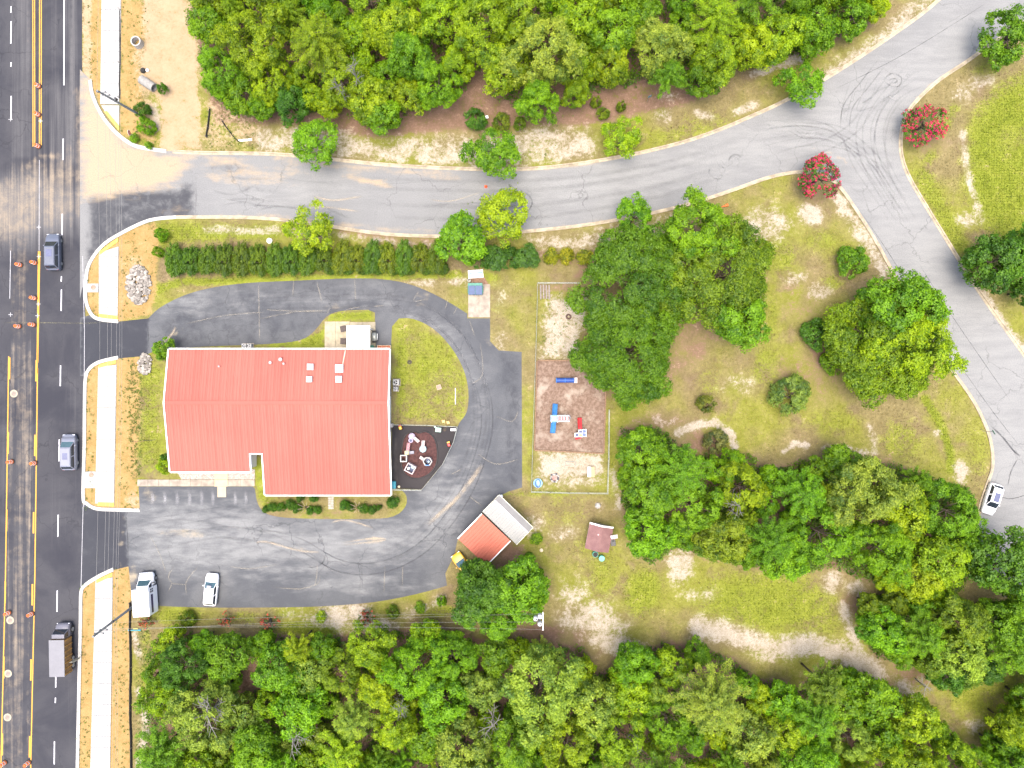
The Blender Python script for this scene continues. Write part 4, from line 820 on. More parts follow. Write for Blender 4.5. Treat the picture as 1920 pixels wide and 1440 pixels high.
for x in (-2.7, 2.7): MB().add([(x - .06, 2.4, 2.6), (x + .06, 2.4, 2.6), (x + .06, 2.4, 2.78), (x - .06, 2.4, 2.78), (x - .06, -2.4, 2.22), (x + .06, -2.4, 2.22), (x + .06, -2.4, 2.4), (x - .06, -2.4, 2.4)], [(0, 1, 2, 3), (4, 5, 6, 7), (0, 1, 5, 4), (1, 2, 6, 5), (2, 3, 7, 6), (3, 0, 4, 7)]).build('rake_trim', M['white_paint'], rf)
MB().box((-.0, -2.13, 1.0), (2.4, .06, 2.0)).build('door', mat('garage_door', (.3, .3, .3), .6), gr)
# shed
c = P(1124, 1010.5, 2.5); sh = thing('garden_shed', 'small shed with mauve brown shingle roof and white front gable', 'shed', (c.x, c.y, 0), R(-11.5))
MB().add([(-1.4, -1.6, 0), (1.4, -1.6, 0), (1.4, 1.6, 0), (-1.4, 1.6, 0), (-1.4, -1.6, 2.1), (1.4, -1.6, 2.1), (1.4, 1.6, 2.1), (-1.4, 1.6, 2.1), (0, -1.6, 2.75), (0, 1.6, 2.75)], [(0, 1, 5, 4), (1, 2, 6, 5), (2, 3, 7, 6), (3, 0, 4, 7), (4, 5, 8), (6, 7, 9)]).build('wall', mat('shed_wall', (.5, .47, .43), .8), sh)
shingle = NT('mauve_shingle'); _v = shingle.coord(); _w = shingle.n('ShaderNodeTexBrick'); shingle.l(shingle.coord((1, 1, 1), (0, 0, R(90))), _w.inputs['Vector']); _w.inputs['Scale'].default_value = 4; _w.inputs['Color1'].default_value = (.23, .115, .11, 1); _w.inputs['Color2'].default_value = (.19, .10, .10, 1); _w.inputs['Mortar'].default_value = (.13, .07, .07, 1)
shingle.bsdf(shingle.mix(shingle.smooth(shingle.noise(_v, 1.2, 5), .4, .7, 0, .6), _w.outputs['Color'], (.27, .15, .14)), .9)
rf = MB().box((0, 0, 2.84), (.2, 3.4, .05)).build('roof', shingle.m, sh)
for s in (-1, 1):
    for i in range(5):
        x0 = .03 + i * .32; x1 = x0 + .36; z0 = 2.83 - x0 * .46 + .012 * (5 - i); z1 = 2.83 - x1 * .46 + .012 * (5 - i)
        MB().add([(s * x0, -1.72, z0), (s * x1, -1.72, z1), (s * x1, 1.72, z1), (s * x0, 1.72, z0), (s * x0, -1.72, z0 - .03), (s * x1, -1.72, z1 - .03), (s * x1, 1.72, z1 - .03), (s * x0, 1.72, z0 - .03)], [(0, 1, 2, 3), (7, 6, 5, 4), (0, 1, 5, 4), (1, 2, 6, 5), (2, 3, 7, 6), (3, 0, 4, 7)]).build('shingle_course', shingle.m, rf)
    MB().add([(s * 0, 1.72, 2.86), (s * 1.66, 1.72, 2.1), (s * 1.66, 1.92, 2.1), (s * 0, 1.92, 2.86), (s * 0, 1.72, 2.70), (s * 1.66, 1.72, 1.94), (s * 1.66, 1.92, 1.94), (s * 0, 1.92, 2.70)], [(0, 1, 2, 3), (7, 6, 5, 4), (0, 1, 5, 4), (1, 2, 6, 5), (2, 3, 7, 6), (3, 0, 4, 7)]).build('gable_board', M['white_paint'], rf)
MB().box((0, 1.63, .95), (1.2, .06, 1.9)).build('door', mat('shed_door', (.3, .28, .25), .7), sh)
MB().cyl((-.35, .6, 2.6), .12, .3, 8).build('roof_vent', mat('vent_pink', (.5, .3, .3)), rf)
for px, py, top, lab in ((1115, 1037, 'rubber', 'teal barrel with an open dark top behind the shed'), (1127, 1044.5, 'teal', 'teal barrel with a closed lid behind the shed')):
    t = thing('barrel', lab, 'barrel', (*G(px, py), 0)); MB().lathe([(0, 0), (.36, 0), (.40, .25), (.38, .5), (.40, .7), (.40, .9), (.36, .92), (.36, .86)], 18).build('body', M['teal'], t, True); MB().cyl((0, 0, .84), .36, .03 if top == 'rubber' else .07, 18).build('lid', M[top], t)
t = thing('basketball_hoop', 'portable basketball hoop with a pink-white backboard beside the shed', 'basketball hoop', (*G(1149, 1014), 0), R(8)); MB().box((0, -.2, .1), (.7, 1.0, .2)).build('base', M['dark_metal'], t, bevel=.04); MB().tube([(0, -.1, .2), (.05, .6, 2.3)], .045, 8).build('post', M['galvanised'], t); MB().add([(-.5, .72, 1.9), (.5, .72, 1.9), (.5, 1.35, 2.45), (-.5, 1.35, 2.45), (-.5, .68, 1.93), (.5, .68, 1.93), (.5, 1.31, 2.48), (-.5, 1.31, 2.48)], [(0, 1, 2, 3), (7, 6, 5, 4), (0, 1, 5, 4), (1, 2, 6, 5), (2, 3, 7, 6), (3, 0, 4, 7)]).build('backboard', mat('pink_white', (.6, .5, .5), .5), t)
MB().tube([(.22 * math.cos(a), .95 + .22 * math.sin(a), 2.5) for a in [2 * math.pi * k / 12 for k in range(13)]], .012, 5).build('rim', M['orange_plastic'], t)
t = thing('white_ball', 'small white round lid on the path by the carport shrubs', 'lid', (*G(1015, 1031.5), 0)); MB().lathe([(0, .0), (.24, 0), (.26, .1), (.16, .18), (0, .2)], 14).build('dome', M['cream'], t)
t = thing('rock', 'single pale rock in the grass below the fenced yard', 'rock', (*G(1121, 948), 0)); MB().lathe([(.45, 0), (.42, .2), (.25, .36), (0, .4)], 7).build('stone', M['stone'], t)
# ------------------------------------------------------------------ east playground
def quadbox(a, b, w, th, mb=None):
    mb = mb or MB(); a, b = Vector(a), Vector(b); d = (b - a).normalized(); s = Vector((-d.y, d.x, 0)).normalized() * w / 2; u = d.cross(s).normalized() * th
    return mb.add([a - s, a + s, b + s, b - s, a - s + u, a + s + u, b + s + u, b - s + u], [(0, 1, 2, 3), (7, 6, 5, 4), (0, 1, 5, 4), (1, 2, 6, 5), (2, 3, 7, 6), (3, 0, 4, 7)])
def slide(par, top, bot, w, m, rim=.16):
    """moulded chute: bed with raised sides from top to bottom point"""
    a, b = Vector(top), Vector(bot); d = (b - a); n = 8; s = Vector((-d.y, d.x, 0)).normalized(); rings = []
    for i in range(n + 1):
        t_ = i / n; q = a + d * t_; q.z = a.z + (b.z - a.z) * (t_ if t_ < .8 else .8 + (t_ - .8) * .6) ; h = w / 2
        rings.append([q + s * x + Vector((0, 0, z)) for x, z in ((-h - .04, -.05), (-h - .04, rim), (-h, rim), (-h + .04, .02), (0, 0), (h - .04, .02), (h, rim), (h + .04, rim), (h + .04, -.05))])
    return MB().loft(rings, True, True).build('slide', m, par, True)
E = lambda px, py, z=0: tuple(P(px, py, z))
t = thing('tube_slide', 'dark blue tube slide with a white landing at the edge of the big shade tree', 'slide', (*G(1062, 713), .05)); L_ = lambda px, py, z: tuple(Vector(P(px, py, z)) - Vector((*G(1062, 713), 0)))
rings = []
for i in range(9):
    f = i / 8; x = -1.45 + 2.4 * f; z = .45 + .75 * f; rings.append([(x, .34 * math.cos(a), z + .34 * math.sin(a)) for a in [2 * math.pi * k / 14 for k in range(14)]])
MB().loft(rings, True, False).build('tube', M['deep_blue'], t, True)
for f in (0, 4, 8): q = rings[f]; MB().tube(q + q[:1], .04, 6).build('collar', M['blue'], t)
MB().box((1.2, 0, .95), (.5, .75, .1)).build('landing', mat('pale_pink', (.55, .46, .45), .6), t)
for sx in (1.0, 1.4):
    for sy in (-.32, .32): MB().cyl((sx, sy, 0), .04, .95, 6).build('post', M['galvanised'], t)
MB().cyl((-1.3, 0, 0), .05, .45, 6).build('post', M['galvanised'], t)
t = thing('slide_tower', 'play tower with two bright blue slides and a pink and white bridge', 'play structure', (*G(1039, 785), .05)); o0 = Vector((*G(1039, 785), 0))
l = lambda px, py, z: tuple(Vector(P(px, py, z)) - o0)
slide(t, l(1039.5, 778, 1.45), l(1041, 757, .25), .62, M['blue']); slide(t, l(1038, 791, 1.45), l(1036, 812, .25), .62, M['blue'])
MB().box(l(1038.5, 784.5, 1.42), (.95, .95, .08)).build('deck', M['pale_blue'], t)
MB().box(l(1039.5, 784.5, 2.1), (.9, .9, .1), 0, .7).build('roof', mat('sky_blue', (.25, .45, .66), .5), t, bevel=.03)
for sx in (-.42, .42):
    for sy in (-.42, .42): q = Vector(l(1038.5, 784.5, 0)); MB().cyl((q.x + sx, q.y + sy, 0), .045, 2.1, 8).build('post', M['white_paint'], t)
MB().box(l(1055, 784.5, 1.3), (1.6, .62, .07)).build('bridge_deck', M['pink_plastic'], t)
for s in (779, 790): MB().tube([l(1045, s, 1.9), l(1055, s, 1.75), l(1067, s, 1.9)], .05, 6).build('rail', M['white_paint'], t)
for k in range(3): MB().box(l(1050 + 5 * k, 784.5, 1.36), (.12, .5, .04)).build('tread', M['red'], t)
MB().tube([l(1064, 778, .0), l(1068, 779, 1.2), l(1069, 784, 1.5), l(1067, 789, 1.2), l(1064, 790, .0)], .07, 8).build('arch', M['grey_plastic'], t)
for px in (1060, 1066):
    for py in (780, 789): MB().cyl(l(px, py, 0), .04, 1.3, 6).build('post', M['white_paint'], t)
t = thing('panel_climber', 'low climber of white-framed blue squares with a red slide', 'play structure', (*G(1088, 806), .05)); o0 = Vector((*G(1088, 806), 0))
slide(t, l(1087.5, 804, 1.05), l(1086.5, 783, .2), .5, M['red'])
for px, py, m in ((1081.5, 815.5, 'navy'), (1088.5, 809.5, 'navy'), (1095.5, 808.5, 'deep_blue'), (1095.5, 815, 'deep_blue'), (1088.5, 815.5, 'yellow_plastic')):
    q = l(px, py, 1.0); dk = MB().box(q, (.48, .46, .06)).build('deck', M[m], t)
    for sx, sy, w, h in ((0, .25, .56, .06), (0, -.25, .56, .06), (.27, 0, .06, .44), (-.27, 0, .06, .44)): MB().box((q[0] + sx, q[1] + sy, q[2] + .04), (w, h, .1)).build('frame', M['white_paint'], dk)
    for sx in (-.24, .24):
        for sy in (-.22, .22): MB().cyl((q[0] + sx, q[1] + sy, 0), .03, 1.0, 6).build('post', M['white_paint'], t)
quadbox(l(1079, 822, .15), l(1090, 819, .7), .35, .05).build('ramp', M['red'], t)
t = thing('climbing_dome', 'red-orange toy climber half hidden under the shade tree', 'play structure', (*G(1118, 582), 0))
for k in range(4): a = k * math.pi / 4; MB().tube([(.85 * math.cos(a) * math.cos(b), .85 * math.sin(a) * math.cos(b), 1.1 * math.sin(b)) for b in [math.pi * j / 8 for j in range(9)]], .11, 6).build('arch', mat('red_orange', (.55, .09, .03), .5), t)
MB().tube([(.62 * math.cos(b), .62 * math.sin(b), .75) for b in [2 * math.pi * j / 12 for j in range(13)]], .09, 6).build('ring', M['red_orange'], t)
t = thing('tyre', 'half buried tyre lying in the upper sandy yard', 'tyre', (*G(1066, 594), 0)); MB().tube([(.3 * math.cos(b), .3 * math.sin(b), .1) for b in [2 * math.pi * j / 14 for j in range(15)]], .12, 7).build('tread', mat('brown_rubber', (.09, .05, .04), .8), t, True)
t = thing('picnic_table', 'pale wooden box table in the lower sandy yard', 'table', (*G(1107.5, 884), 0)); MB().box((-.28, 0, .52), (.48, 1.42, .06)).build('table_top', M['white_paint'], t); MB().box((.24, 0, .46), (.52, 1.42, .06)).build('seat', M['wood_pale'], t)
for s in (-.6, .6): MB().box((0, s, .22), (.95, .08, .44)).build('leg', M['wood_pale'], t)
t = thing('paddling_pool', 'blue oval rocker toy in the fenced yard corner', 'toy', (*G(1008.5, 905.5), 0))
MB().lathe([(.0, .06), (.5, .08), (.58, .25), (.64, .26), (.64, .0)], 22).build('basin', mat('sky_blue', (.25, .45, .66)), t, True); MB().tube([(.33 * math.cos(b), .56 * math.sin(b), .3) for b in [2 * math.pi * j / 20 for j in range(21)]], .06, 6).build('oval_rim', M['deep_blue'], t)
t = thing('fire_ring', 'ring of dark stones round a reddish centre in the sandy yard', 'fire pit', (*G(1040, 896), 0))
rr = random.Random(8)
for k in range(16):
    a = k * 2 * math.pi / 16; r0 = .52 + rr.uniform(-.06, .1); MB().lathe([(.15, 0), (.16, .12), (.08, .22), (0, .23)], 6, (r0 * math.cos(a), r0 * math.sin(a), 0)).build('stone', M['stone'] if k % 3 else mat('dark_stone', (.10, .095, .10), .9), t)
MB().lathe([(.4, 0), (.36, .05), (0, .07)], 10).build('hearth', mat('ash_red', (.35, .2, .17), .95, .4, 5), t)
t = thing('metal_bench', 'faint metal bench half buried in the sandy yard', 'bench frame', (*G(1069, 871), 0))
MB().tube([(-.75, -.4, .12), (-.75, .25, .12), (-.55, .42, .12), (.55, .42, .12), (.75, .25, .12), (.75, -.4, .12)], .035, 6).build('frame', M['galvanised'], t)
for k in range(3): MB().box((0, -.2 + .2 * k, .06), (1.0, .1, .06)).build('slat', mat('pale_wood_old', (.42, .36, .30), .9), t)
# ------------------------------------------------------------------ toddler toys on the dark mulch
def toy(name, label, px, py, rz=0): return thing(name, label, 'toy', (*G(px, py), .06), rz)
t = toy('toddler_climber', 'lilac and pink toddler climber at the top of the mulch bed', 776, 821)
MB().lathe([(0, .55), (.42, .5), (.48, .3), (.42, 0)], 14, (-.25, .25, 0)).build('dome', M['lilac_plastic'], t, True); MB().tube([(.28 * math.cos(b) - .35, .28 * math.sin(b) - .3, .5) for b in [2 * math.pi * j / 12 for j in range(13)]], .07, 6).build('tunnel_ring', M['lilac_plastic'], t); MB().cyl((-.35, -.3, 0), .24, .4, 10).build('tunnel', M['navy'], t); slide(t, (.1, .1, .6), (.75, -.55, .12), .35, mat('pale_pink', (.55, .46, .45)))
t = toy('toddler_slide', 'pink toddler slide with yellow deck and grey cube at the bed left side', 764, 848)
slide(t, (.15, .25, .75), (.22, 1.35, .1), .38, M['pink_plastic']); MB().box((0, 0, .4), (.62, .6, .8), 0, .92).build('tower', mat('straw_plastic', (.42, .36, .2), .5), t, bevel=.05); slide(t, (.3, 0, .5), (.95, .02, .1), .34, M['grey_plastic'])
for sx, sy, w, h in ((0, .42, .95, .16), (0, -.42, .95, .16), (.4, 0, .16, .7), (-.4, 0, .16, .7)): MB().box((-.42 + sx, -.78 + sy, .45), (w, h, .9)).build('cube_wall', mat('pale_grey_plastic', (.42, .39, .37), .5), t, bevel=.04)
t = toy('toddler_slide', 'white-pink toddler slide with a pale blue round deck at the bed right side', 794, 841)
slide(t, (0, .3, .7), (.02, 1.15, .1), .38, mat('pale_pink', (.55, .46, .45))); MB().lathe([(0, .62), (.36, .6), (.44, .7), (.5, .7), (.5, 0)], 8).build('tower', mat('pale_teal', (.30, .40, .42), .5), t, bevel=.02)
t = toy('toddler_playhouse', 'blue and white hexagonal playhouse cube with short pink slide', 803, 864, .5)
for k in range(6): a = k * math.pi / 3; MB().box((.52 * math.cos(a), .52 * math.sin(a), .5), (.14, .6, 1.0), a).build('wall', mat('pale_grey_plastic', (.42, .39, .37)) if k != 4 else M['blue'], t, bevel=.03)
MB().cyl((0, 0, 0), .4, .12, 6).build('floor', M['navy'], t); MB().box((.1, -.1, .45), (.3, .3, .4)).build('seat', M['pale_blue'], t, bevel=.03); slide(t, (-.35, .45, .55), (-.75, 1.05, .1), .34, mat('pale_pink', (.55, .46, .45)))
t = toy('toddler_playhouse', 'square white-framed playhouse at the bottom of the mulch bed', 771, 877, R(-28))
for sx, sy, w, h in ((0, .55, 1.3, .12), (0, -.55, 1.3, .12), (.6, 0, .12, 1.0), (-.6, 0, .12, 1.0)): MB().box((sx, sy, .55), (w, h, 1.1)).build('wall', mat('pale_pink', (.55, .46, .45)), t, bevel=.03)
MB().box((0, 0, .05), (1.0, .9, .1)).build('floor', M['navy'], t); MB().box((.2, .25, .3), (.5, .4, .5)).build('counter', M['pale_blue'], t, bevel=.03); MB().box((-.25, -.15, .35), (.3, .35, .6)).build('cupboard', M['white_paint'], t, bevel=.03)
for px, py, a, b, lab in ((751.5, 800.5, 'yellow', 'red', 'red and yellow ride-on toy at the play yard corner by the wall'), (842, 832, 'red', 'yellow_plastic', 'red and yellow ride-on toy near the slanting fence')):
    t = toy('ride_on_toy', lab, px, py, .3); MB().box((0, 0, .28), (.42, .7, .3)).build('body', M[b], t, bevel=.08); MB().box((0, -.1, .6), (.44, .5, .3), 0, .8).build('roof', M[a], t, bevel=.06)
    for sx in (-.24, .24):
        for sy in (-.25, .25): MB().add([(sx + dx, sy + .12 * math.cos(k * math.pi / 4), .12 + .12 * math.sin(k * math.pi / 4)) for dx in (-.04, .04) for k in range(8)], [(k, (k + 1) % 8, 8 + (k + 1) % 8, 8 + k) for k in range(8)] + [tuple(range(8)), tuple(range(15, 7, -1))]).build('wheel', M['rubber'], t)
for px, py, lab, m in ((832, 790, 'left of two small orange chairs on the lawn by the fence', 'orange_pale'), (840.5, 792, 'right of two small orange chairs on the lawn by the fence', 'orange_pale')):
    t = thing('child_chair', lab, 'chair', (*G(px, py), 0), .2); mm = mat(m, (.62, .36, .12), .5); MB().box((0, 0, .28), (.42, .4, .06)).build('seat', mm, t, bevel=.02); MB().box((0, .2, .48), (.42, .06, .4)).build('backrest', mm, t, bevel=.02)
    for sx in (-.17, .17):
        for sy in (-.15, .15): MB().box((sx, sy, .125), (.05, .05, .25)).build('leg', mm, t)
t = thing('child_table', 'mint green child table in the play yard', 'table', (*G(822.5, 805.5), .02), -.1); mt = mat('mint', (.33, .52, .42), .5); MB().box((0, 0, .5), (.78, .62, .06)).build('table_top', mt, t, bevel=.02); MB().box((-.45, .3, .3), (.5, .2, .05), -.6).build('seat', mt, t)
for sx in (-.3, .3):
    for sy in (-.22, .22): MB().box((sx, sy, .235), (.07, .07, .47)).build('leg', mt, t)
t = thing('child_bench', 'small white bench in the play yard corner', 'bench', (*G(850, 805.5), .02)); MB().box((0, 0, .3), (.75, .32, .07)).build('seat', M['white_paint'], t, bevel=.02)
for s in (-.28, .28): MB().box((s, 0, .13), (.07, .28, .26)).build('leg', M['white_paint'], t)
t = thing('storage_box', 'teal blue storage box at the southeast wall corner', 'box', (*G(738.5, 908), .016)); MB().box((0, 0, .4), (.7, .95, .8)).build('body', M['teal_blue'], t, bevel=.03); MB().box((0, 0, .83), (.76, 1.0, .07)).build('lid', M['teal_blue'], t, bevel=.02)
t = thing('mushroom_stool', 'little cream stool near the play yard south fence', 'stool', (*G(748.5, 912), .016)); MB().lathe([(.12, 0), (.1, .2), (.2, .22), (.16, .32), (0, .35)], 10).build('body', M['cream'], t)
t = thing('wall_box', 'white meter box on the east wall by the fence end', 'box', (*G(736, 797), 0)); MB().box((0, 0, .6), (.35, .5, 1.2)).build('body', mat('pale_grey_plastic', (.42, .39, .37)), t, bevel=.02)
# ------------------------------------------------------------------ vehicles (local +y is forward)
def patch(par, name, q, m, s=(.92, .86), off=.014):
    q = [Vector(p) for p in q]; c = sum(q, Vector()) / 4; u = ((q[1] - q[0]) + (q[2] - q[3])) / 4; v = ((q[3] - q[0]) + (q[2] - q[1])) / 4
    def w(a, b):  # bilinear around centre
        top = q[3] + (q[2] - q[3]) * a; bot = q[0] + (q[1] - q[0]) * a; return bot + (top - bot) * b
    f0, f1 = (1 - s[0]) / 2, (1 + s[0]) / 2; g0, g1 = (1 - s[1]) / 2, (1 + s[1]) / 2
    r = [w(f0, g0), w(f1, g0), w(f1, g1), w(f0, g1)]; n = u.cross(v).normalized()
    return MB().add([p - n * .02 for p in r] + [p + n * off for p in r], [(3, 2, 1, 0), (4, 5, 6, 7), (0, 1, 5, 4), (1, 2, 6, 5), (2, 3, 7, 6), (3, 0, 4, 7)]).build(name, m, par)
def wheels(par, ys, x, r=.34, w=.22):
    for y in ys:
        for s in (-1, 1):
            def ring(rad, a, b): return MB().add([(xx, y + rad * math.cos(k * math.pi / 9), r + rad * math.sin(k * math.pi / 9)) for xx in (a, b) for k in range(18)], [(k, (k + 1) % 18, 18 + (k + 1) % 18, 18 + k) for k in range(18)] + [tuple(range(18)), tuple(range(35, 17, -1))])
            o = ring(r, s * (x - w), s * x).build('wheel', M['rubber'], par); ring(r * .62, s * (x - w + .02), s * (x + .012)).build('rim', M['grey_metal'], o)
def car(label, px, py, rz, L, W, H, paint, cat='car', name='parked_car', hood=.26, boot=.10, sunroof=None, glass='glass_teal', roofcol=None, group=None):
    c = P(px, py, H * .55); t = thing(name, label, cat, (c.x, c.y, .02), rz, group); hw = W / 2; belt = H * .60; st = []
    for f, w, zl, zt in ((-.5, .80, .38, belt * .86), (-.485, .92, .28, belt * .97), (-.42, .985, .22, belt), (-.2, 1, .20, belt), (.05, 1, .20, belt), (.5 - hood - .02, 1, .2, belt), (.5 - hood * .5, .985, .2, belt * .93), (.40, .96, .22, belt * .87), (.47, .88, .28, belt * .80), (.5, .72, .38, belt * .66)):
        y = f * L; w_ = hw * w; st.append([(-w_ * .9, y, zl), (-w_, y, zl + .12), (-w_, y, zt - .14), (-w_ * .955, y, zt - .03), (-w_ * .80, y, zt), (0, y, zt + .025), (w_ * .80, y, zt), (w_ * .955, y, zt - .03), (w_, y, zt - .14), (w_, y, zl + .12), (w_ * .9, y, zl), (0, y, zl)])
    body = MB().loft(st, True, True).build('body', paint, t, True)
    y0, y1 = (-.5 + boot) * L, (.5 - hood) * L; r0, r1 = y0 + .42, y1 - .78; wb, wr = hw * .93, hw * .74; zb = belt - .02
    lo = [(-wb, y0, zb), (wb, y0, zb), (wb, y1, zb), (-wb, y1, zb)]; hi = [(-wr, r0, H - .06), (wr, r0, H - .06), (wr, r1, H - .06), (-wr, r1, H - .06)]
    top = [(-wr * .86, r0 + .12, H), (wr * .86, r0 + .12, H), (wr * .86, r1 - .14, H), (-wr * .86, r1 - .14, H)]
    MB().loft([lo, hi, top], True, True).build('cabin', roofcol or paint, t, False, .05)
    g = M[glass]; dk = M['glass_dark']
    patch(t, 'windscreen', (lo[2], lo[3], hi[3], hi[2]), g, (.92, .9)); patch(t, 'rear_window', (lo[0], lo[1], hi[1], hi[0]), dk, (.88, .74))
    for s, (a, b, c_, d) in ((1, (lo[1], lo[2], hi[2], hi[1])), (-1, (lo[3], lo[0], hi[0], hi[3]))):
        A, B_, C_, D = [Vector(v) for v in (a, b, c_, d)]
        m0, m1 = (A + B_) / 2, (D + C_) / 2
        patch(t, 'side_window', (A, m0, m1, D), dk, (.88, .72)); patch(t, 'side_window', (m0, B_, C_, m1), dk, (.88, .72))
    if sunroof: MB().box((0, sunroof[0], H + .006), (sunroof[1], sunroof[2], .02)).build('sunroof', mat('sunroof_glass', (.10, .11, .19), .15, .1, spec=.6), t)
    wheels(t, (-.31 * L, .32 * L), hw * .985)
    for s in (-1, 1):
        MB().box((s * hw * .68, L * .478, belt * .68), (.34, .12, .14)).build('headlight', mat('lamp_glass', (.55, .57, .6), .15), t, bevel=.03); MB().box((s * hw * .72, -L * .488, belt * .84), (.26, .08, .16)).build('tail_light', mat('tail_red', (.3, .02, .02), .3), t, bevel=.02)
        MB().box((s * (hw + .09), y1 - .55, belt + .08), (.2, .13, .13)).build('mirror', paint, t, bevel=.03)
    for y, z in ((L * .497, .36), (-L * .495, .36)): MB().box((0, y, z), (W * .62, .06, .2)).build('bumper_grille', M['dark_metal'], t, bevel=.02)
    return t
pw = simple('car_white', (.70, .71, .73), .3, .03, 1, coat=.4); pg = simple('car_slate', (.10, .112, .15), .3, .08, 1, coat=.4); ps = simple('car_silver', (.165, .175, .22), .3, .06, 1, coat=.4); py_ = simple('car_yellow', (.60, .34, .015), .4, .08, 1, coat=.2)
car('white hatchback with a small sunroof parked nose up in the lot', 395, 1106, R(-5.0), 4.5, 1.78, 1.55, pw, hood=.25, boot=.03, sunroof=(.62, .62, .34))
car('white estate car with dark glass roof parked by the curving kerb', 1861.5, 936, R(162), 4.4, 1.78, 1.62, pw, hood=.24, boot=.03, sunroof=(-.35, .78, 1.25), glass='glass_dark')
car('yellow car partly hidden under the tree beside the garage', 869, 1061, R(37), 4.1, 1.62, 1.45, py_, hood=.27, boot=.05)
car('slate grey car driving up beside the yellow line near the drums', 98, 472, R(1), 5.1, 1.9, 1.7, pg, name='passing_car', hood=.22, boot=.03, sunroof=(-.3, .8, 1.0), glass='glass_dark')
car('grey minivan driving up the lane nearer the kerb', 128, 848, R(1), 5.0, 1.95, 1.75, ps, name='passing_car', hood=.2, boot=.03, sunroof=(-.5, .7, .9))
# shuttle van
c = P(273, 1114, 1.4); v = thing('shuttle_van', 'white shuttle van with a dark side window band at the lot corner', 'van', (c.x, c.y, .02), R(3.5))
st = []
for y, w, zl, zt in ((1.2, 1.0, .3, 1.35), (2.0, 1.0, .3, 1.3), (2.55, .95, .32, 1.18), (2.85, .78, .4, .95)): st.append([(-w * .9, y, zl), (-w, y, zl + .15), (-w, y, zt - .15), (-w * .85, y, zt), (0, y, zt + .03), (w * .85, y, zt), (w, y, zt - .15), (w, y, zl + .15), (w * .9, y, zl), (0, y, zl)])
MB().loft(st, True, True).build('hood', pw, v, True)
lo = [(-.98, .9, 1.25), (.98, .9, 1.25), (.98, 1.95, 1.3), (-.98, 1.95, 1.3)]; hi = [(-.82, .9, 2.2), (.82, .9, 2.2), (.80, 1.28, 2.2), (-.80, 1.28, 2.2)]
MB().loft([lo, hi], True, True).build('cab', pw, v, False, .04)
patch(v, 'windscreen', (lo[2], lo[3], hi[3], hi[2]), M['glass_teal'], (.9, .88)); patch(v, 'side_window', (lo[1], lo[2], hi[2], hi[1]), M['glass_dark'], (.7, .6)); patch(v, 'side_window', (lo[3], lo[0], hi[0], hi[3]), M['glass_dark'], (.7, .6))
MB().box((0, -.85, 1.62), (2.28, 3.7, 2.5)).build('box_body', pw, v, False, .08)
for s in (-1, 1):
    MB().box((s * 1.145, -1.15, 1.95), (.03, 2.5, .52)).build('window_band', mat('purple_glass', (.03, .02, .09), .15, spec=.6), v)
    for k in (0, 1):
        for j in (0, 1): MB().box((s * 1.145, .48 + .32 * j, 1.72 + .42 * k), (.03, .24, .3)).build('door_pane', M['glass_dark'], v)
    MB().box((s * 1.2, 1.55, 1.4), (.22, .14, .3)).build('mirror', M['dark_metal'], v); MB().box((s * .72, 2.8, .9), (.34, .12, .2)).build('headlight', mat('lamp_glass', (.55, .57, .6)), v)
wheels(v, (-1.7, 1.9), 1.06, .38, .26); MB().box((0, 2.86, .5), (1.7, .14, .26)).build('bumper', M['dark_metal'], v, bevel=.03); MB().box((0, .05, .34), (1.6, 5.2, .16)).build('chassis', M['dark_metal'], v)
# lorry on the road
c = P(117, 1216, 1.2); v = thing('box_truck', 'truck with pale flat box top and brown orange sides on the main road', 'truck', (c.x, c.y, .02), R(1.0))
brown = simple('truck_brown', (.20, .115, .045), .6, .3, 2); pal = simple('truck_pale', (.16, .16, .18), .45, .06, 1)
MB().box((0, -.9, 1.55), (2.05, 5.0, 1.7)).build('box_body', brown, v, False, .05); MB().box((0, -.9, 2.43), (2.1, 5.05, .08)).build('box_roof', pal, v, False, .02)
for k in range(7):
    for s in (-1, 1): MB().box((s * 1.05, -3.2 + k * .77, 1.5), (.07, .12, 1.6)).build('side_rib', mat('truck_ochre', (.38, .21, .05), .6, .3, 4), v)
st = []
for y, w, zl, zt in ((1.7, .98, .45, 1.35), (2.6, .98, .45, 1.3), (3.2, .92, .45, 1.15), (3.45, .8, .5, .95)): st.append([(-w, y, zl), (-w, y, zt - .12), (-w * .85, y, zt), (w * .85, y, zt), (w, y, zt - .12), (w, y, zl)])
cabp = simple('truck_grey', (.13, .13, .16), .4, .1, 1); MB().loft(st, True, True).build('hood', cabp, v, True)
lo = [(-.98, 1.68, 1.2), (.98, 1.68, 1.2), (.98, 2.75, 1.25), (-.98, 2.75, 1.25)]; hi = [(-.85, 1.68, 2.15), (.85, 1.68, 2.15), (.85, 2.25, 2.15), (-.85, 2.25, 2.15)]
MB().loft([lo, hi], True, True).build('cab', cabp, v, False, .05); patch(v, 'windscreen', (lo[2], lo[3], hi[3], hi[2]), M['glass_dark']); patch(v, 'side_window', (lo[1], lo[2], hi[2], hi[1]), M['glass_dark'], (.75, .65)); patch(v, 'side_window', (lo[3], lo[0], hi[0], hi[3]), M['glass_dark'], (.75, .65))
wheels(v, (-2.6, -1.6, 2.45), 1.05, .46, .28); MB().box((0, -.2, .55), (1.2, 6.6, .2)).build('chassis', M['dark_metal'], v)
for s in (-1, 1): MB().box((s * .7, 3.38, .85), (.3, .12, .18)).build('headlight', mat('lamp_glass', (.55, .57, .6)), v)

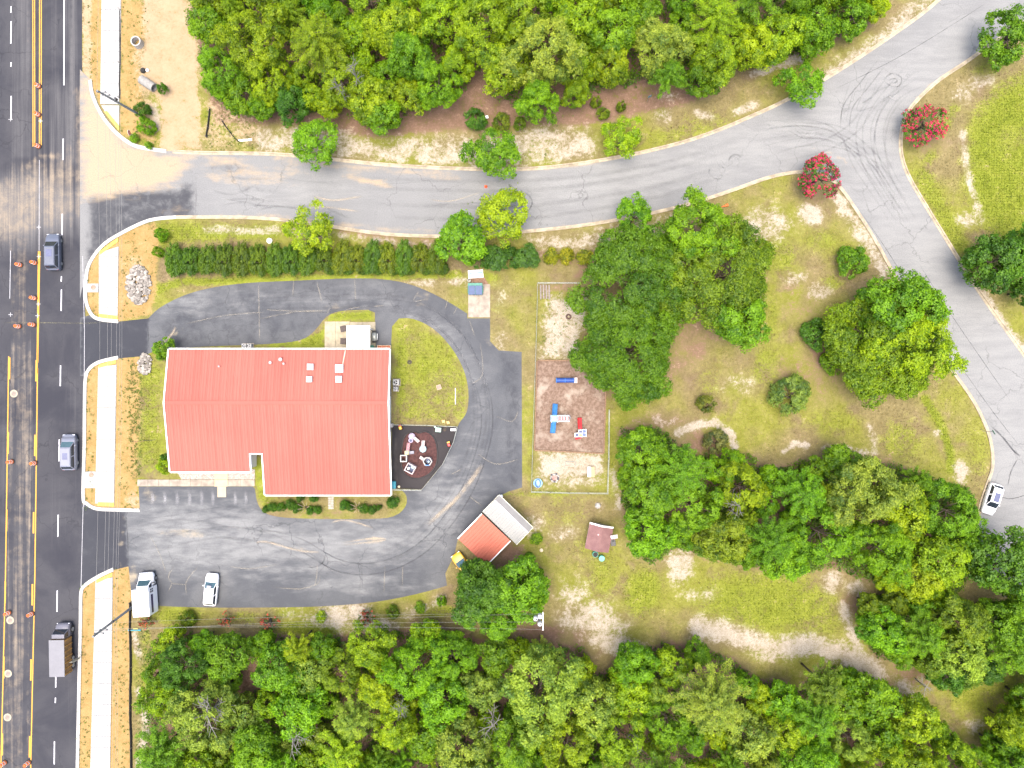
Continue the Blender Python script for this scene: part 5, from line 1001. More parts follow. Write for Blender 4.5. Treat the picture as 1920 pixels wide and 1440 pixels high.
# ------------------------------------------------------------------ traffic drums
dr0 = thing('traffic_drum', 'x', 'traffic drum', (0, 0, .004), 0, 'orange traffic drums on the main road')
MB().lathe([(0, 0), (.40, 0), (.40, .08), (.30, .09)], 16).build('rubber_base', M['rubber'], dr0)
prof = [(.29, .09), (.285, .28), (.27, .29), (.265, .48), (.25, .49), (.245, .68), (.235, .69), (.23, .88), (.20, .92), (.20, 1.0), (0, 1.0)]
MB().lathe(prof, 16).build('body', M['orange_plastic'], dr0, True)
for z, r in ((.31, .281), (.71, .250)): MB().lathe([(r - .02, z), (r, z), (r - .004, z + .13), (r - .02, z + .13)], 16).build('reflective_band', M['reflective_white'], dr0)
MB().box((0, 0, 1.03), (.2, .04, .07)).build('handle', M['orange_plastic'], dr0)
drums = [(70, 160, 'traffic drum between the double yellow lines, topmost of three'), (69.5, 213.5, 'traffic drum between the double yellow lines, middle of three'), (69.5, 273, 'traffic drum between the double yellow lines, lowest of three'),
 (35, 496, 'left traffic drum of the pair beside the slate car'), (63, 492, 'right traffic drum of the pair beside the slate car'), (62, 558.5, 'single traffic drum against the yellow line above the driveway mouth'), (33, 611.5, 'left traffic drum of the pair level with the driveway mouth'), (60, 608.5, 'right traffic drum of the pair level with the driveway mouth'),
 (19, 866, 'left traffic drum of the pair beside the grey minivan'), (62.5, 868.5, 'right traffic drum of the pair beside the grey minivan'), (14, 1150, 'left traffic drum of the pair above the box truck'), (57, 1152, 'right traffic drum of the pair above the box truck'), (51, 1432, 'tilted traffic drum at the bottom edge by the right yellow line'), (6, 1432, 'traffic drum in the bottom left corner')]
for i, (x, y, lab) in enumerate(drums):
    o = dr0 if i == 0 else copy_tree(dr0); q = P(x, y, .4); o.location = (q.x, q.y, .004); o['label'] = lab
    o.rotation_euler = (0, 0, i * 1.3)
# ------------------------------------------------------------------ utility poles and wires
def pole(base, top, label):
    b, t_ = Vector(base), Vector(top); o = thing('utility_pole', label, 'utility pole', b, 0, 'utility poles'); d = t_ - b
    MB().tube([Vector((0, 0, -.1)), d * .5, d], .19, 10, .13).build('shaft', M['pole_wood'], o); return o, d
p1, d1 = pole(P(265, 217, 0), P(182, 170, 9.9), 'leaning-looking wooden utility pole beside the junction corner pavement')
p2, d2 = pole(P(255, 1133, 0), P(174, 1194, 10.4), 'wooden utility pole beside the white shuttle van')
q3 = P(1012, 1166, 10); p3, d3 = pole((q3.x, q3.y, 0), (q3.x, q3.y, 10.3), 'utility pole with a transformer bank at the wood edge below the garage')
ins = mat('insulator', (.10, .10, .11), .4)
for o, d in ((p1, d1), (p2, d2)):
    for z, w in ((9.3, 1.1), (8.2, .9)):
        a = MB().box((d.x * z / d.z + w * .25, d.y * z / d.z, z), (w, .09, .11)).build('crossarm', M['pole_wood'], o)
        for s in (-.3, .7): MB().lathe([(.05, 0), (.09, .05), (.05, .1), (.09, .15), (0, .22)], 8, (d.x * z / d.z + w * s, d.y * z / d.z, z + .05)).build('insulator', ins, a)
    MB().cyl((d.x * .6 + .2, d.y * .6 + .2, 6.0), .14, .5, 10).build('splice_can', M['dark_metal'], o)
a = MB().box((.42, 0, 9.7), (.12, 2.3, .14)).build('crossarm', mat('white_fibreglass', (.58, .56, .53), .5), p3)
for s in (-1, 0, 1): MB().lathe([(.05, 0), (.1, .06), (.05, .12), (.1, .18), (0, .25)], 8, (.42, s, 9.77)).build('insulator', M['white_paint'], a)
for x, y, z in ((-.5, .25, 8.9), (.05, .55, 9.0), (.05, -.45, 8.8)):
    c_ = MB().lathe([(0, 0), (.28, 0), (.3, .1), (.3, .75), (.24, .85), (0, .88)], 14, (x, y, z)).build('transformer', mat('transformer_grey', (.50, .52, .55), .4), p3, True); MB().lathe([(.05, .85), (.08, .9), (.05, .95), (.07, 1.0), (0, 1.1)], 8, (x + .1, y, z)).build('bushing', ins, c_)
wire_m = NT('wire'); wire_m.bsdf((.26, .26, .25), .5, .2)
def wire(a, b, sag, label, r=.013, group='overhead wires'):
    a, b = Vector(a), Vector(b); pts = []
    for i in range(25):
        f = i / 24; q = a.lerp(b, f); q.z -= sag * 4 * f * (1 - f); pts.append(q)
    o = MB().tube(pts, r, 5).build('overhead_wire', wire_m.m); tag(o, label, 'wire', group); return o
names = ('topmost', 'second', 'third', 'fourth', 'fifth', 'lowest')
for k, (z, x) in enumerate(((9.6, .75), (9.5, -.3), (8.5, .6), (6.6, .18), (5.9, .2), (5.4, .2))):
    a = Vector(p1.location) + d1 * (z / d1.z) + Vector((x, 0, 0)); b = Vector(p2.location) + d2 * (z / d2.z) + Vector((x, 0, 0))
    wire(a, b, .9, '%s of the overhead wires between the two roadside poles' % names[k]); n_ = a + Vector((0, 40, .3)); wire(n_, a, .5, '%s of the overhead wires leaving the junction pole at the top edge' % names[k]); s_ = b + Vector((0, -40, .3)); wire(b, s_, .5, '%s of the overhead wires leaving the shuttle van pole at the bottom edge' % names[k])
P3 = Vector(p3.location)
for k, (z, dy, zb) in enumerate(((9.9, 1.0, 9.2), (9.9, -.05, 8.6), (9.9, -1.0, 8.2), (7.0, .1, 6.4))):
    b = Vector(p2.location) + d2 * (zb / d2.z) + Vector((.16, .1, 0)); wire(P3 + Vector((.42 if z > 8 else .1, dy, z)), b, .8, '%s overhead wire from transformer pole to the shuttle van pole' % ('northern', 'middle', 'southern', 'lowest')[k], .009)
# ------------------------------------------------------------------ pipes, signs, cone, rocks, silt fences
t = thing('concrete_pipe', 'upright concrete pipe ring on the sandy corner', 'pipe', (*G(261, 83), 0)); MB().lathe([(.55, 0), (.70, 0), (.70, 1.0), (.55, 1.0), (.55, 0)], 20).build('ring', mat('pipe_concrete', (.42, .40, .37), .85), t)
t = thing('concrete_pipe', 'grey concrete pipe lying on its side near the weeds', 'pipe', (*G(281, 160), 0), R(-33)); ri = lambda rad: [[(x, rad * math.cos(a), .62 + rad * math.sin(a)) for a in [2 * math.pi * k / 20 for k in range(20)]] for x in (-1.1, 1.1)]
mb = MB(); mb.loft(ri(.62), True, False); mb.loft(ri(.48), True, False)
for i in (0, 1):
    o_, i_ = ri(.62)[i], ri(.48)[i]; mb.add(o_ + i_, [(k, (k + 1) % 20, 20 + (k + 1) % 20, 20 + k) for k in range(20)])
mb.build('barrel', mat('pipe_grey', (.27, .26, .24), .85), t)
t = thing('stop_sign', 'red stop sign on a thin post at the junction corner', 'sign', (*G(257, 259), 0), R(90)); MB().box((0, 0, 1.2), (.06, .05, 2.4)).build('post', M['galvanised'], t)
octo = [(.4 * math.cos(R(22.5 + 45 * k)), .4 * math.sin(R(22.5 + 45 * k))) for k in range(8)]
def upright(pts, y0, y1, z): n = len(pts); return MB().add([(x, y0, z + w) for x, w in pts] + [(x, y1, z + w) for x, w in pts], [tuple(range(n)), tuple(range(2 * n - 1, n - 1, -1))] + [(k, (k + 1) % n, n + (k + 1) % n, n + k) for k in range(n)])
upright(octo, -.05, -.03, 2.15).build('border', M['white_paint'], t); pl = upright([(x * .93, z * .93) for x, z in octo], -.056, -.05, 2.15).build('plate', M['red'], t)
fc = bpy.data.curves.new('stop', 'FONT'); fc.body = 'STOP'; fc.size = .30; fc.align_x = 'CENTER'; fc.align_y = 'CENTER'; fc.extrude = .002; fo = bpy.data.objects.new('stop_text', fc); COL.objects.link(fo)
dg = bpy.context.evaluated_depsgraph_get(); tm = bpy.data.meshes.new_from_object(fo.evaluated_get(dg)); bpy.data.objects.remove(fo); tm.materials.clear(); tm.materials.append(M['white_paint'])
o = link('lettering', tm, t); o.location = (0, -.06, 2.15); o.rotation_euler = (R(90), 0, 0)
def sign(px, py, rz, w, h, z, m, label, tilt=0):
    t = thing('road_sign', label, 'sign', (*G(px, py), 0), rz); MB().tube([(0, 0, 0), (0, tilt, z + h / 2)], .035, 6).build('post', M['galvanised'], t); MB().box((0, -.045 + tilt, z), (w, .03, h)).build('panel', m, t, bevel=.005); return t
sign(154, 1229, R(8), .75, 1.5, 1.6, mat('sign_back', (.36, .36, .29), .5), 'pale grey road sign on a post at the kerb beside the box truck')
sign(1843, 808, R(-60), .7, .22, 2.3, mat('sign_green', (.05, .16, .12), .5), 'street name sign on a post at the kerb above the parked estate car'); sign(1213, 191, R(20), .5, .6, 2.0, mat('sign_teal', (.10, .22, .26), .5), 'small teal notice on a post at the north wood edge'); sign(1339, 391, R(40), .4, .5, 1.0, M['white_paint'], 'small white marker sign on the verge behind the shade trees')
t = thing('traffic_cone', 'red-orange traffic cone standing on the side road', 'traffic cone', (*G(911, 350), .008)); MB().box((0, 0, .03), (.42, .42, .06)).build('base', M['red'], t, bevel=.02); MB().lathe([(.17, .06), (.05, .7), (0, .72)], 12).build('body', M['orange_plastic'], t, True); MB().lathe([(.125, .3), (.095, .45)], 12).build('band', M['reflective_white'], t)
t = thing('traffic_cone', 'fallen orange cone lying on the verge by the shade trees', 'traffic cone', (*G(1363, 385), .2), R(-70)); q = MB().lathe([(.17, 0), (.05, .9), (0, .92)], 12).build('body', M['orange_plastic'], t, True); q.rotation_euler = (R(83), 0, 0); q2 = MB().box((0, 0, 0), (.42, .42, .06)).build('base', M['orange_plastic'], t); q2.rotation_euler = (R(83), 0, 0)
t = thing('survey_stake', 'tiny orange stake beside the rock pile', 'stake', (*G(234, 573), 0)); MB().box((0, 0, .3), (.06, .06, .6)).build('post', M['wood_pale'], t); MB().box((.1, 0, .5), (.28, .03, .2)).build('flag', M['orange_plastic'], t)
def rock_pile(cx, cy, rx, ry, n, label, seed):
    r = random.Random(seed); mb = MB()
    for _ in range(n):
        a = r.uniform(0, 6.283); q = math.sqrt(r.random()); x, y = cx + rx * q * math.cos(a), cy + ry * q * math.sin(a); s = r.uniform(.13, .30); base = .30 * (1 - q * q); wx, wy = G(x, y); st = []
        for zz, rad in ((0, .8), (.35, 1.0), (.75, .75)):
            st.append([(wx + s * rad * math.cos(k * 1.047 + a) * r.uniform(.8, 1.15), wy + s * rad * math.sin(k * 1.047 + a) * r.uniform(.75, 1.1), max(0, base - .05) + zz * s * 1.2) for k in range(6)])
        mb.loft(st, True, True)
    o = mb.build('rock_pile', stone_m); tag(o, label, 'rock pile', None, 'stuff'); return o
sm = NT('riprap'); _g = sm.n('ShaderNodeNewGeometry'); sm.bsdf(sm.mix(_g.outputs['Random Per Island'], (.13, .115, .10), (.40, .365, .32)), .9); stone_m = sm.m
rock_pile(260, 534, 23, 37, 420, 'oval pile of pale riprap stones on the corner island', 3); rock_pile(272, 683, 13, 19, 130, 'small scatter of grey stones left of the building', 4)
def silt(pts, label, h=.7):
    t = thing('silt_fence', label, 'fence', (0, 0, 0)); pp = [Vector(G(*q)) for q in catmull(pts, 4)]; rr_ = random.Random(len(pts)); vs = []
    for q in pp: ox = rr_.uniform(-.08, .08); vs += [(q.x + ox, q.y, 0), (q.x + ox + .05, q.y, 0), (q.x + ox * .3 - .12, q.y, h), (q.x + ox * .3 - .04, q.y, h)]
    n = len(pp); MB().add(vs, [f for i in range(n - 1) for f in ((4 * i, 4 * i + 4, 4 * i + 6, 4 * i + 2), (4 * i + 1, 4 * i + 3, 4 * i + 7, 4 * i + 5), (4 * i + 2, 4 * i + 6, 4 * i + 7, 4 * i + 3))]).build('fabric', mat('black_fabric', (.018, .018, .018), .9), t)
    for i in range(0, n, 4): MB().box((pp[i].x + .08, pp[i].y, .45), (.06, .06, .9)).build('stake', M['wood_grey'], t)
silt([(246, 1128), (246, 1180), (247, 1250), (246, 1330), (248, 1400), (247, 1480)], 'long black silt fence right of the southwest pavement', .4); silt([(395, 205), (391, 240), (388, 258)], 'short black silt fence left of the north wood', .3); silt([(418, 228), (432, 248), (448, 266)], 'collapsed black silt fence on the verge below the north wood', .28); silt([(226, 20), (226, 120), (225, 185)], 'thin black silt fence beside the upper pavement', .14)
t = thing('white_plank', 'white plank lying at the foot of the collapsed silt fence', 'plank', (*G(460, 263), 0), R(4)); MB().box((0, 0, .05), (1.9, .28, .1)).build('board', M['white_paint'], t, bevel=.01)
t = thing('fallen_sign', 'grey-white board lying among the bushes at the north wood edge', 'board', (*G(909, 222), 0), R(12)); MB().box((0, 0, .35), (1.0, .4, .06)).build('board', M['white_metal'], t); MB().box((0, 0, .16), (.1, .1, .32)).build('post', M['wood_grey'], t)
t = thing('debris_bag', 'black and white rubbish on the sand above the lying pipe', 'rubbish', (*G(269, 133), 0)); MB().lathe([(.0, 0), (.36, 0), (.4, .2), (.2, .36), (0, .38)], 8).build('bag', M['rubber'], t, True); MB().lathe([(0, 0), (.26, 0), (.22, .2), (0, .25)], 7, (.6, .05, 0)).build('sack', M['white_paint'], t, True)
for px, py, lab in ((506, 452, 'white stone on the verge above the hedge'),): t = thing('rock', lab, 'rock', (*G(px, py), 0)); MB().lathe([(.42, 0), (.4, .25), (.2, .4), (0, .42)], 7).build('stone', M['white_paint'], t)
t = thing('survey_rod', 'pair of thin rods lying across the grass left of the building', 'rods', (*G(268, 827), 0), R(2)); MB().tube([(-1.7, -.05, .04), (.2, 0, .04)], .03, 5).build('rod', M['wood'], t); MB().tube([(.0, .05, .04), (1.8, .1, .04)], .03, 5).build('rod', M['dark_metal'], t)
t = thing('purlin_stub', 'blue-green pipe stub with a yellow cap beside the silt fence', 'pipe', (*G(253, 1181), 0)); MB().tube([(-.9, 0, .12), (.9, 0, .12)], .1, 8).build('pipe', M['teal_blue'], t); MB().tube([(-.2, .2, .08), (.5, .2, .08)], .08, 8).build('cap', M['yellow_plastic'], t)
# ------------------------------------------------------------------ foliage
def leaf_mat(name, trans=.46):
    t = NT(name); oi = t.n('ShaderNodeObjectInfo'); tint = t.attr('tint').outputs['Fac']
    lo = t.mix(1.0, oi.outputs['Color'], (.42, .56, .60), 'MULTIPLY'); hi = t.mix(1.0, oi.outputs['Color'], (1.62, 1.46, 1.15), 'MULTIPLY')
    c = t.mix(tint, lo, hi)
    d = t.n('ShaderNodeBsdfDiffuse'); t.l(c, d.inputs[0]); tr = t.n('ShaderNodeBsdfTranslucent'); t.l(t.mix(1.0, c, (1.25, 1.15, .5), 'MULTIPLY'), tr.inputs[0])
    mx = t.n('ShaderNodeMixShader'); mx.inputs[0].default_value = trans; t.l(d.outputs[0], mx.inputs[1]); t.l(tr.outputs[0], mx.inputs[2])
    g = t.n('ShaderNodeBsdfGlossy'); g.inputs['Roughness'].default_value = .5; g.inputs[0].default_value = (.9, .95, 1, 1); m2 = t.n('ShaderNodeMixShader'); m2.inputs[0].default_value = .012
    t.l(mx.outputs[0], m2.inputs[1]); t.l(g.outputs[0], m2.inputs[2]); t.l(m2.outputs[0], t.out.inputs[0]); return t.m
LEAF = leaf_mat('leaf'); BLOOM = leaf_mat('blossom', .2)
bark = simple('bark', (.10, .075, .055), .95, .3, 4); bark_pale = simple('bark_pale', (.20, .19, .165), .9, .2, 4)
def unit(a): return a / np.maximum(1e-6, np.linalg.norm(a, axis=-1, keepdims=True))
def leaves_mesh(name, pos, nrm, tint, size, rng, aspect=.55, m=None):
    n = len(pos); a = rng.normal(size=(n, 3)); tg = unit(a - (a * nrm).sum(-1, keepdims=True) * nrm); bt = np.cross(nrm, tg)
    l = (size * rng.uniform(.7, 1.3, n))[:, None]; w = l * aspect
    v = np.stack([pos - tg * l * .5 - nrm * l * .12, pos + bt * w * .5, pos + tg * l * .5 - nrm * l * .12, pos - bt * w * .5], 1).reshape(-1, 3)
    v[:, 2] = np.maximum(v[:, 2], .02)
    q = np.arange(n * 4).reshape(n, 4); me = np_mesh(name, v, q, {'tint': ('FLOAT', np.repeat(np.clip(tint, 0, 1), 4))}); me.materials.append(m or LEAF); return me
def rosettes(rng, C, D, rr_, per, ct, leafsize, spread=.6, lift=.85):
    n = len(C); P_ = np.repeat(C, per, 0); N = np.repeat(D, per, 0)
    off = rng.normal(size=P_.shape); off = unit(off) * (rng.random((len(P_), 1)) ** .45) * np.repeat(rr_, per)[:, None]
    nr = unit(N * .7 + unit(off) * .7 + rng.normal(size=P_.shape) * spread * .6 + np.array([0, 0, lift]))
    # inner leaves of a tuft grow deeper
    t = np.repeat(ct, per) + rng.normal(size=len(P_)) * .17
    return P_ + off, nr, t
def crown_points(rng, Rr, Hv, zc, ncl, rc, ros, per, low=-.25, lump=.2, fill=3.0):
    u = rng.random(ncl); z = low + (1 - low) * u; th = rng.uniform(0, 6.283, ncl); fr = np.sqrt(np.clip(1 - z * z, 0, 1))
    dirs = np.stack([fr * np.cos(th), fr * np.sin(th), z], -1); ph = rng.uniform(0, 6.283, 4)
    mod = 1 + lump * (np.sin(2 * th + ph[0]) * .5 + np.sin(3 * th + ph[1]) * .6 + np.sin(5 * th + ph[2]) * .4)
    f = rng.uniform(.55, 1.0, ncl) ** .6
    c = dirs * np.array([Rr - rc * .7, Rr - rc * .7, Hv - rc * .5]) * (f * mod)[:, None]; c[:, 2] += zc
    rcs = rc * rng.uniform(.7, 1.3, ncl); C, D, T, RR = [], [], [], []
    for k in range(ncl):
        n = max(4, int(fill * (rcs[k] / ros) ** 2)); d = unit(rng.normal(size=(n * 2, 3)) + dirs[k] * .7 + np.array([0, 0, .5]))[:n]
        p = c[k] + d * (rcs[k] * rng.uniform(.72, 1.05, n))[:, None] * np.array([1, 1, .8]); C.append(p); D.append(d)
        T.append(np.full(n, .5 + rng.normal() * .20) + rng.normal(size=n) * .22); RR.append(ros * rng.uniform(.7, 1.25, n))
    return [np.concatenate(x) for x in (C, D, RR, T)] + [c]
def trunk_mesh(rng, h, zc, centers, r0=.22, n=9, m=bark, bend=.3):
    mb = MB(); top = Vector((rng.uniform(-bend, bend), rng.uniform(-bend, bend), zc)); mb.tube([(0, 0, -.05), tuple(top * .5 + Vector((.08, -.05, 0))), tuple(top)], r0, 8, r0 * .55)
    idx = rng.choice(len(centers), min(n, len(centers)), replace=False)
    for i in idx:
        e = Vector(centers[i]); s = top * rng.uniform(.55, 1.0); mid = s.lerp(e, .5) + Vector((0, 0, .25)); mb.tube([s, mid, e], r0 * .4, 5, r0 * .1)
    return mb.mesh('trunk', m, True)
PROTO = {}
def proto(key, kind, seed, Rr, h, Hv, **k):
    rng = np.random.default_rng(seed); zc = h - Hv
    if kind == 'pine':
        nb = k.get('nb', 46); C, D, T, RR = [], [], [], []; mb = MB(); mb.tube([(0, 0, -.05), (.1, .05, h * .5), (0, 0, h)], .2, 8, .04); cen = []
        for i in range(nb):
            f = (i + .5) / nb; z = h - 2 * Hv * (1 - f) ** 1.0; L = Rr * (1 - f) ** .55 * rng.uniform(.75, 1.1) + .25; a = i * 2.4 + rng.uniform(-.3, .3); rise = rng.uniform(.05, .35)
            e = Vector((L * math.cos(a), L * math.sin(a), z + L * rise)); mb.tube([(0, 0, z), tuple(Vector((0, 0, z)).lerp(e, .95))], .05, 4, .02)
            ns = max(3, int(L / .42)); ct = .5 + rng.normal() * .15
            for j in range(ns):
                g = (j + 1) / ns
                for s in (-1, 0, 1):
                    q = np.array([L * g * math.cos(a + s * .16 * (1.3 - g)), L * g * math.sin(a + s * .16 * (1.3 - g)), z + L * g * rise + rng.uniform(-.1, .1)]); C.append(q); D.append(unit(np.array([math.cos(a) * .5, math.sin(a) * .5, 1.0]))); T.append(ct + rng.normal() * .1); RR.append(k.get('ros', .34) * rng.uniform(.8, 1.2))
        C, D, T, RR = map(np.array, (C, D, T, RR)); pos, nr, t = rosettes(rng, C, D, RR, k.get('per', 13), T, .3, .8)
        tm_ = mb.mesh('trunk', bark, True); cm = leaves_mesh('crown', pos, nr, t, k.get('leaf', .34), rng, .22)
    else:
        C, D, RR, T, cen = crown_points(rng, Rr, Hv, zc, k['ncl'], k['rc'], k['ros'], k['per'], k.get('low', -.25), k.get('lump', .2), k.get('fill', 3.0))
        C[:, 2] = np.maximum(C[:, 2], .08)
        pos, nr, t = rosettes(rng, C, D, RR, k['per'], T, k['leaf']); cm = leaves_mesh('crown', pos, nr, t, k['leaf'], rng, k.get('asp', .55))
        tm_ = trunk_mesh(rng, h, max(.2, zc), cen, k.get('r0', .2), k.get('limbs', 9))
    PROTO[key] = dict(R=Rr, h=h, crown=cm, trunk=tm_, blooms=None)
    if k.get('bloom'):
        sel = rng.random(len(C)) < k['bloom']; sel &= (D[:, 2] > -.2); Cb = C[sel] + D[sel] * .16
        p2, n2, t2 = rosettes(rng, Cb, D[sel], RR[sel] * .62, 12, T[sel], .16, .9); PROTO[key]['blooms'] = leaves_mesh('blossoms', p2, n2, t2, .15, rng, .8, BLOOM)
proto('oakL1', 'oak', 1, 4.8, 12, 4.8, ncl=66, rc=1.2, ros=.44, per=14, leaf=.30, low=-.8); proto('oakL2', 'oak', 2, 4.8, 13, 5.2, ncl=74, rc=1.1, ros=.40, per=14, leaf=.27, lump=.26, low=-.8)
proto('oakM1', 'oak', 3, 3.6, 10.5, 4.2, ncl=50, rc=1.0, ros=.42, per=14, leaf=.29, low=-.8); proto('oakM2', 'oak', 4, 3.6, 11, 4.5, ncl=54, rc=.92, ros=.36, per=14, leaf=.25, lump=.26, low=-.8); proto('oakM3', 'oak', 5, 3.6, 9.5, 3.9, ncl=46, rc=1.05, ros=.46, per=15, leaf=.31, lump=.24, low=-.8)
proto('oakS1', 'oak', 6, 2.5, 7.5, 3.1, ncl=36, rc=.78, ros=.36, per=13, leaf=.27, low=-.8); proto('oakS2', 'oak', 7, 2.5, 7, 2.9, ncl=38, rc=.72, ros=.32, per=13, leaf=.24, lump=.28, low=-.8)
proto('fineM', 'oak', 8, 3.8, 10, 4.0, ncl=80, rc=.78, ros=.28, per=13, leaf=.20, lump=.2, low=-.8); proto('pineM', 'pine', 9, 3.6, 11.5, 2.6, nb=52); proto('pineL', 'pine', 10, 4.8, 13, 3.0, nb=70)
proto('shade1', 'oak', 11, 8.0, 9.5, 4.4, ncl=120, rc=1.55, ros=.42, per=13, leaf=.27, lump=.13, limbs=26, r0=.38); proto('shade2', 'oak', 12, 8.0, 9.5, 4.4, ncl=130, rc=1.45, ros=.40, per=13, leaf=.26, lump=.17, limbs=26, r0=.38)
proto('street1', 'oak', 13, 3.2, 6.2, 2.5, ncl=40, rc=.78, ros=.34, per=10, leaf=.26, lump=.2, fill=3.6); proto('street2', 'oak', 14, 3.2, 6.5, 2.6, ncl=36, rc=.82, ros=.36, per=10, leaf=.27, lump=.22, fill=3.6); proto('street3', 'oak', 15, 2.9, 5.8, 2.2, ncl=34, rc=.66, ros=.30, per=9, leaf=.28, asp=.35, lump=.3, fill=3.4)
proto('myrtle1', 'oak', 16, 2.8, 4.4, 2.0, ncl=34, rc=.62, ros=.32, per=11, leaf=.2, lump=.07, bloom=.9); proto('myrtle2', 'oak', 17, 2.8, 4.6, 2.1, ncl=36, rc=.6, ros=.30, per=11, leaf=.2, lump=.08, bloom=.8); proto('myrtleS', 'oak', 18, 1.2, 1.9, .9, ncl=16, rc=.34, ros=.2, per=9, leaf=.17, lump=.3, bloom=.4, asp=.35, fill=2)
proto('hedge1', 'oak', 19, 1.3, 2.6, 1.35, ncl=54, rc=.38, ros=.22, per=12, leaf=.15, low=-.9, lump=.05, r0=.08, limbs=5); proto('hedge2', 'oak', 20, 1.3, 2.6, 1.35, ncl=54, rc=.36, ros=.22, per=12, leaf=.15, low=-.9, lump=.08, r0=.08, limbs=5)
proto('bush1', 'oak', 21, 1.0, 1.3, .68, ncl=24, rc=.36, ros=.2, per=10, leaf=.13, low=-.9, lump=.06, r0=.05, limbs=4); proto('bush2', 'oak', 22, 2.4, 3.2, 1.6, ncl=32, rc=.7, ros=.34, per=12, leaf=.25, low=-.7, lump=.2, r0=.1, limbs=6)
proto('spiky', 'oak', 23, 2.2, 2.6, 1.35, ncl=34, rc=.55, ros=.30, per=11, leaf=.34, asp=.24, low=-.7, lump=.15, r0=.1, limbs=6)
COLS = {'Y': (.175, .275, .004), 'G': (.108, .222, .004), 'D': (.056, .142, .008), 'P': (.182, .265, .028), 'B': (.118, .252, .003), 'O': (.122, .190, .008), 'L': (.200, .305, .004)}
CN = {'Y': 'yellow-green', 'G': 'mid green', 'D': 'dark green', 'P': 'pale grey-green', 'B': 'bright green', 'O': 'olive green', 'L': 'lime green'}
trng = random.Random(77)
def plant(key, name, label, cat, px, py, rpx, col, group=None, hs=None, trunk=True, sy=1.0, bloom=None, rz=None):
    p_ = PROTO[key]; z = p_['h'] * .62; s = rpx * KM * .94 / p_['R']; hs = hs or (0.55 * s + .45); q = P(px, py, z * hs)
    o = thing(name, label, cat, (q.x, q.y, 0), trng.uniform(0, 6.283) if rz is None else rz, group); o.scale = (s, s * sy, hs)
    if trunk: link('trunk', p_['trunk'], o)
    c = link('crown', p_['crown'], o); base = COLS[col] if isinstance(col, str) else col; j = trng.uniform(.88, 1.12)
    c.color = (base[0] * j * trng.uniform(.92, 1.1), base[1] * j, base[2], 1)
    if p_['blooms']: b = link('blossoms', p_['blooms'], o); b.color = (*(bloom or (.33, .013, .070)), 1)
    return o
# street trees, shade trees, single shrubs
for key, px, py, r, col, lab in (('street1', 592, 268, 46, 'B', 'bright green street tree on the north verge nearest the dirt track'), ('street2', 924, 285, 51, 'B', 'bright green street tree overhanging the north kerb at mid road'), ('street3', 1166, 258, 40, 'L', 'sparse lime street tree on the north verge where the road bends'), ('street3', 583, 430, 48, 'L', 'lime street tree standing over the western hedge'),
        ('oakS1', 866, 450, 46, 'G', 'leafy tree rising from the hedge above the dumpster'), ('street1', 942, 405, 52, 'Y', 'yellow-green street tree overhanging the south kerb above the dumpster'), ('street2', 1189, 407, 40, 'B', 'small sparse tree at the south kerb above the shade trees'), ('street2', 1503, 156, 42, 'B', 'street tree leaning over the north kerb near the road fork'), ('oakS2', 1892, 72, 46, 'G', 'green tree in the top right corner beside the road')):
    plant(key, 'street_tree', lab, 'tree', px, py, r, col, 'street trees along the side road')
for key, px, py, r, col, lab in (('shade1', 1190, 535, 112, (.072, .160, .004), 'huge dark round shade tree behind the fenced yard, the western of two'), ('shade2', 1345, 520, 112, (.090, .165, .005), 'huge round shade tree nearer the road bend, the eastern of two'), ('shade2', 1178, 662, 100, (.070, .160, .004), 'large round shade tree overhanging the wood chip playground'), ('shade1', 1662, 640, 112, (.132, .205, .004), 'broad yellow-green shade tree leaning over the branch road'),
        ('oakL1', 1690, 575, 72, 'G', 'green tree with open top behind the broad branch-road tree'), ('oakL2', 1710, 650, 70, 'Y', 'bright leafy tree on the road side of the broad branch-road tree'), ('street2', 1245, 602, 26, 'L', 'small lime sapling showing between the three shade trees'), ('oakL2', 1310, 430, 62, 'G', 'rounded tree at the north edge of the shade tree group'), ('oakM1', 1390, 600, 52, 'G', 'leafy tree at the southeast edge of the shade tree group')):
    plant(key, 'shade_tree', lab, 'tree', px, py, r, col)
for key, px, py, r, col, lab in (('oakM3', 1868, 490, 54, 'D', 'dark leafy tree on the verge east of the branch road'), ('oakM1', 1935, 470, 50, 'D', 'dark tree cut by the right edge east of the branch road'), ('oakS1', 1928, 545, 26, 'D', 'small dark tree at the right edge below the verge tree'), ('oakM2', 912, 1108, 60, (.060, .155, .006), 'dark green tree hiding the yellow car'), ('oakM1', 970, 1105, 56, 'G', 'dense green tree to the right of the yellow car tree'), ('fineM', 925, 1150, 52, 'G', 'feathery green tree below the garage at the wire line'), ('oakS2', 905, 1082, 34, (.055, .14, .006), 'small dark tree in front of the garage roof'), ('oakS1', 1000, 1110, 34, 'B', 'small bright tree beside the garage bed'), ('oakM3', 1885, 1060, 62, (.085, .19, .006), 'green tree overhanging the road end in the lower right')):
    plant(key, 'broadleaf_tree', lab, 'tree', px, py, r, col)
plant('myrtle1', 'crape_myrtle', 'crape myrtle in full pink-red bloom on the east kerb', 'tree', 1733, 233, 41, 'D', 'crape myrtles at the fork'); plant('myrtle2', 'crape_myrtle', 'crape myrtle with pink blossoms and green patches at the inner fork corner', 'tree', 1538, 334, 43, 'D', 'crape myrtles at the fork')
for px, py, r, lab in ((422, 1163, 15, 'small reddish myrtle bush below the white hatchback'), (502, 1167, 19, 'fading red-brown myrtle bush on the south verge'), (688, 1155, 17, 'red and green myrtle bush on the sandy south verge'), (272, 1165, 15, 'straggly reddish bush below the shuttle van')): plant('myrtleS', 'myrtle_bush', lab, 'bush', px, py, r, (.07, .11, .02), 'myrtle bushes on the south verge', bloom=(.26, .05, .03))
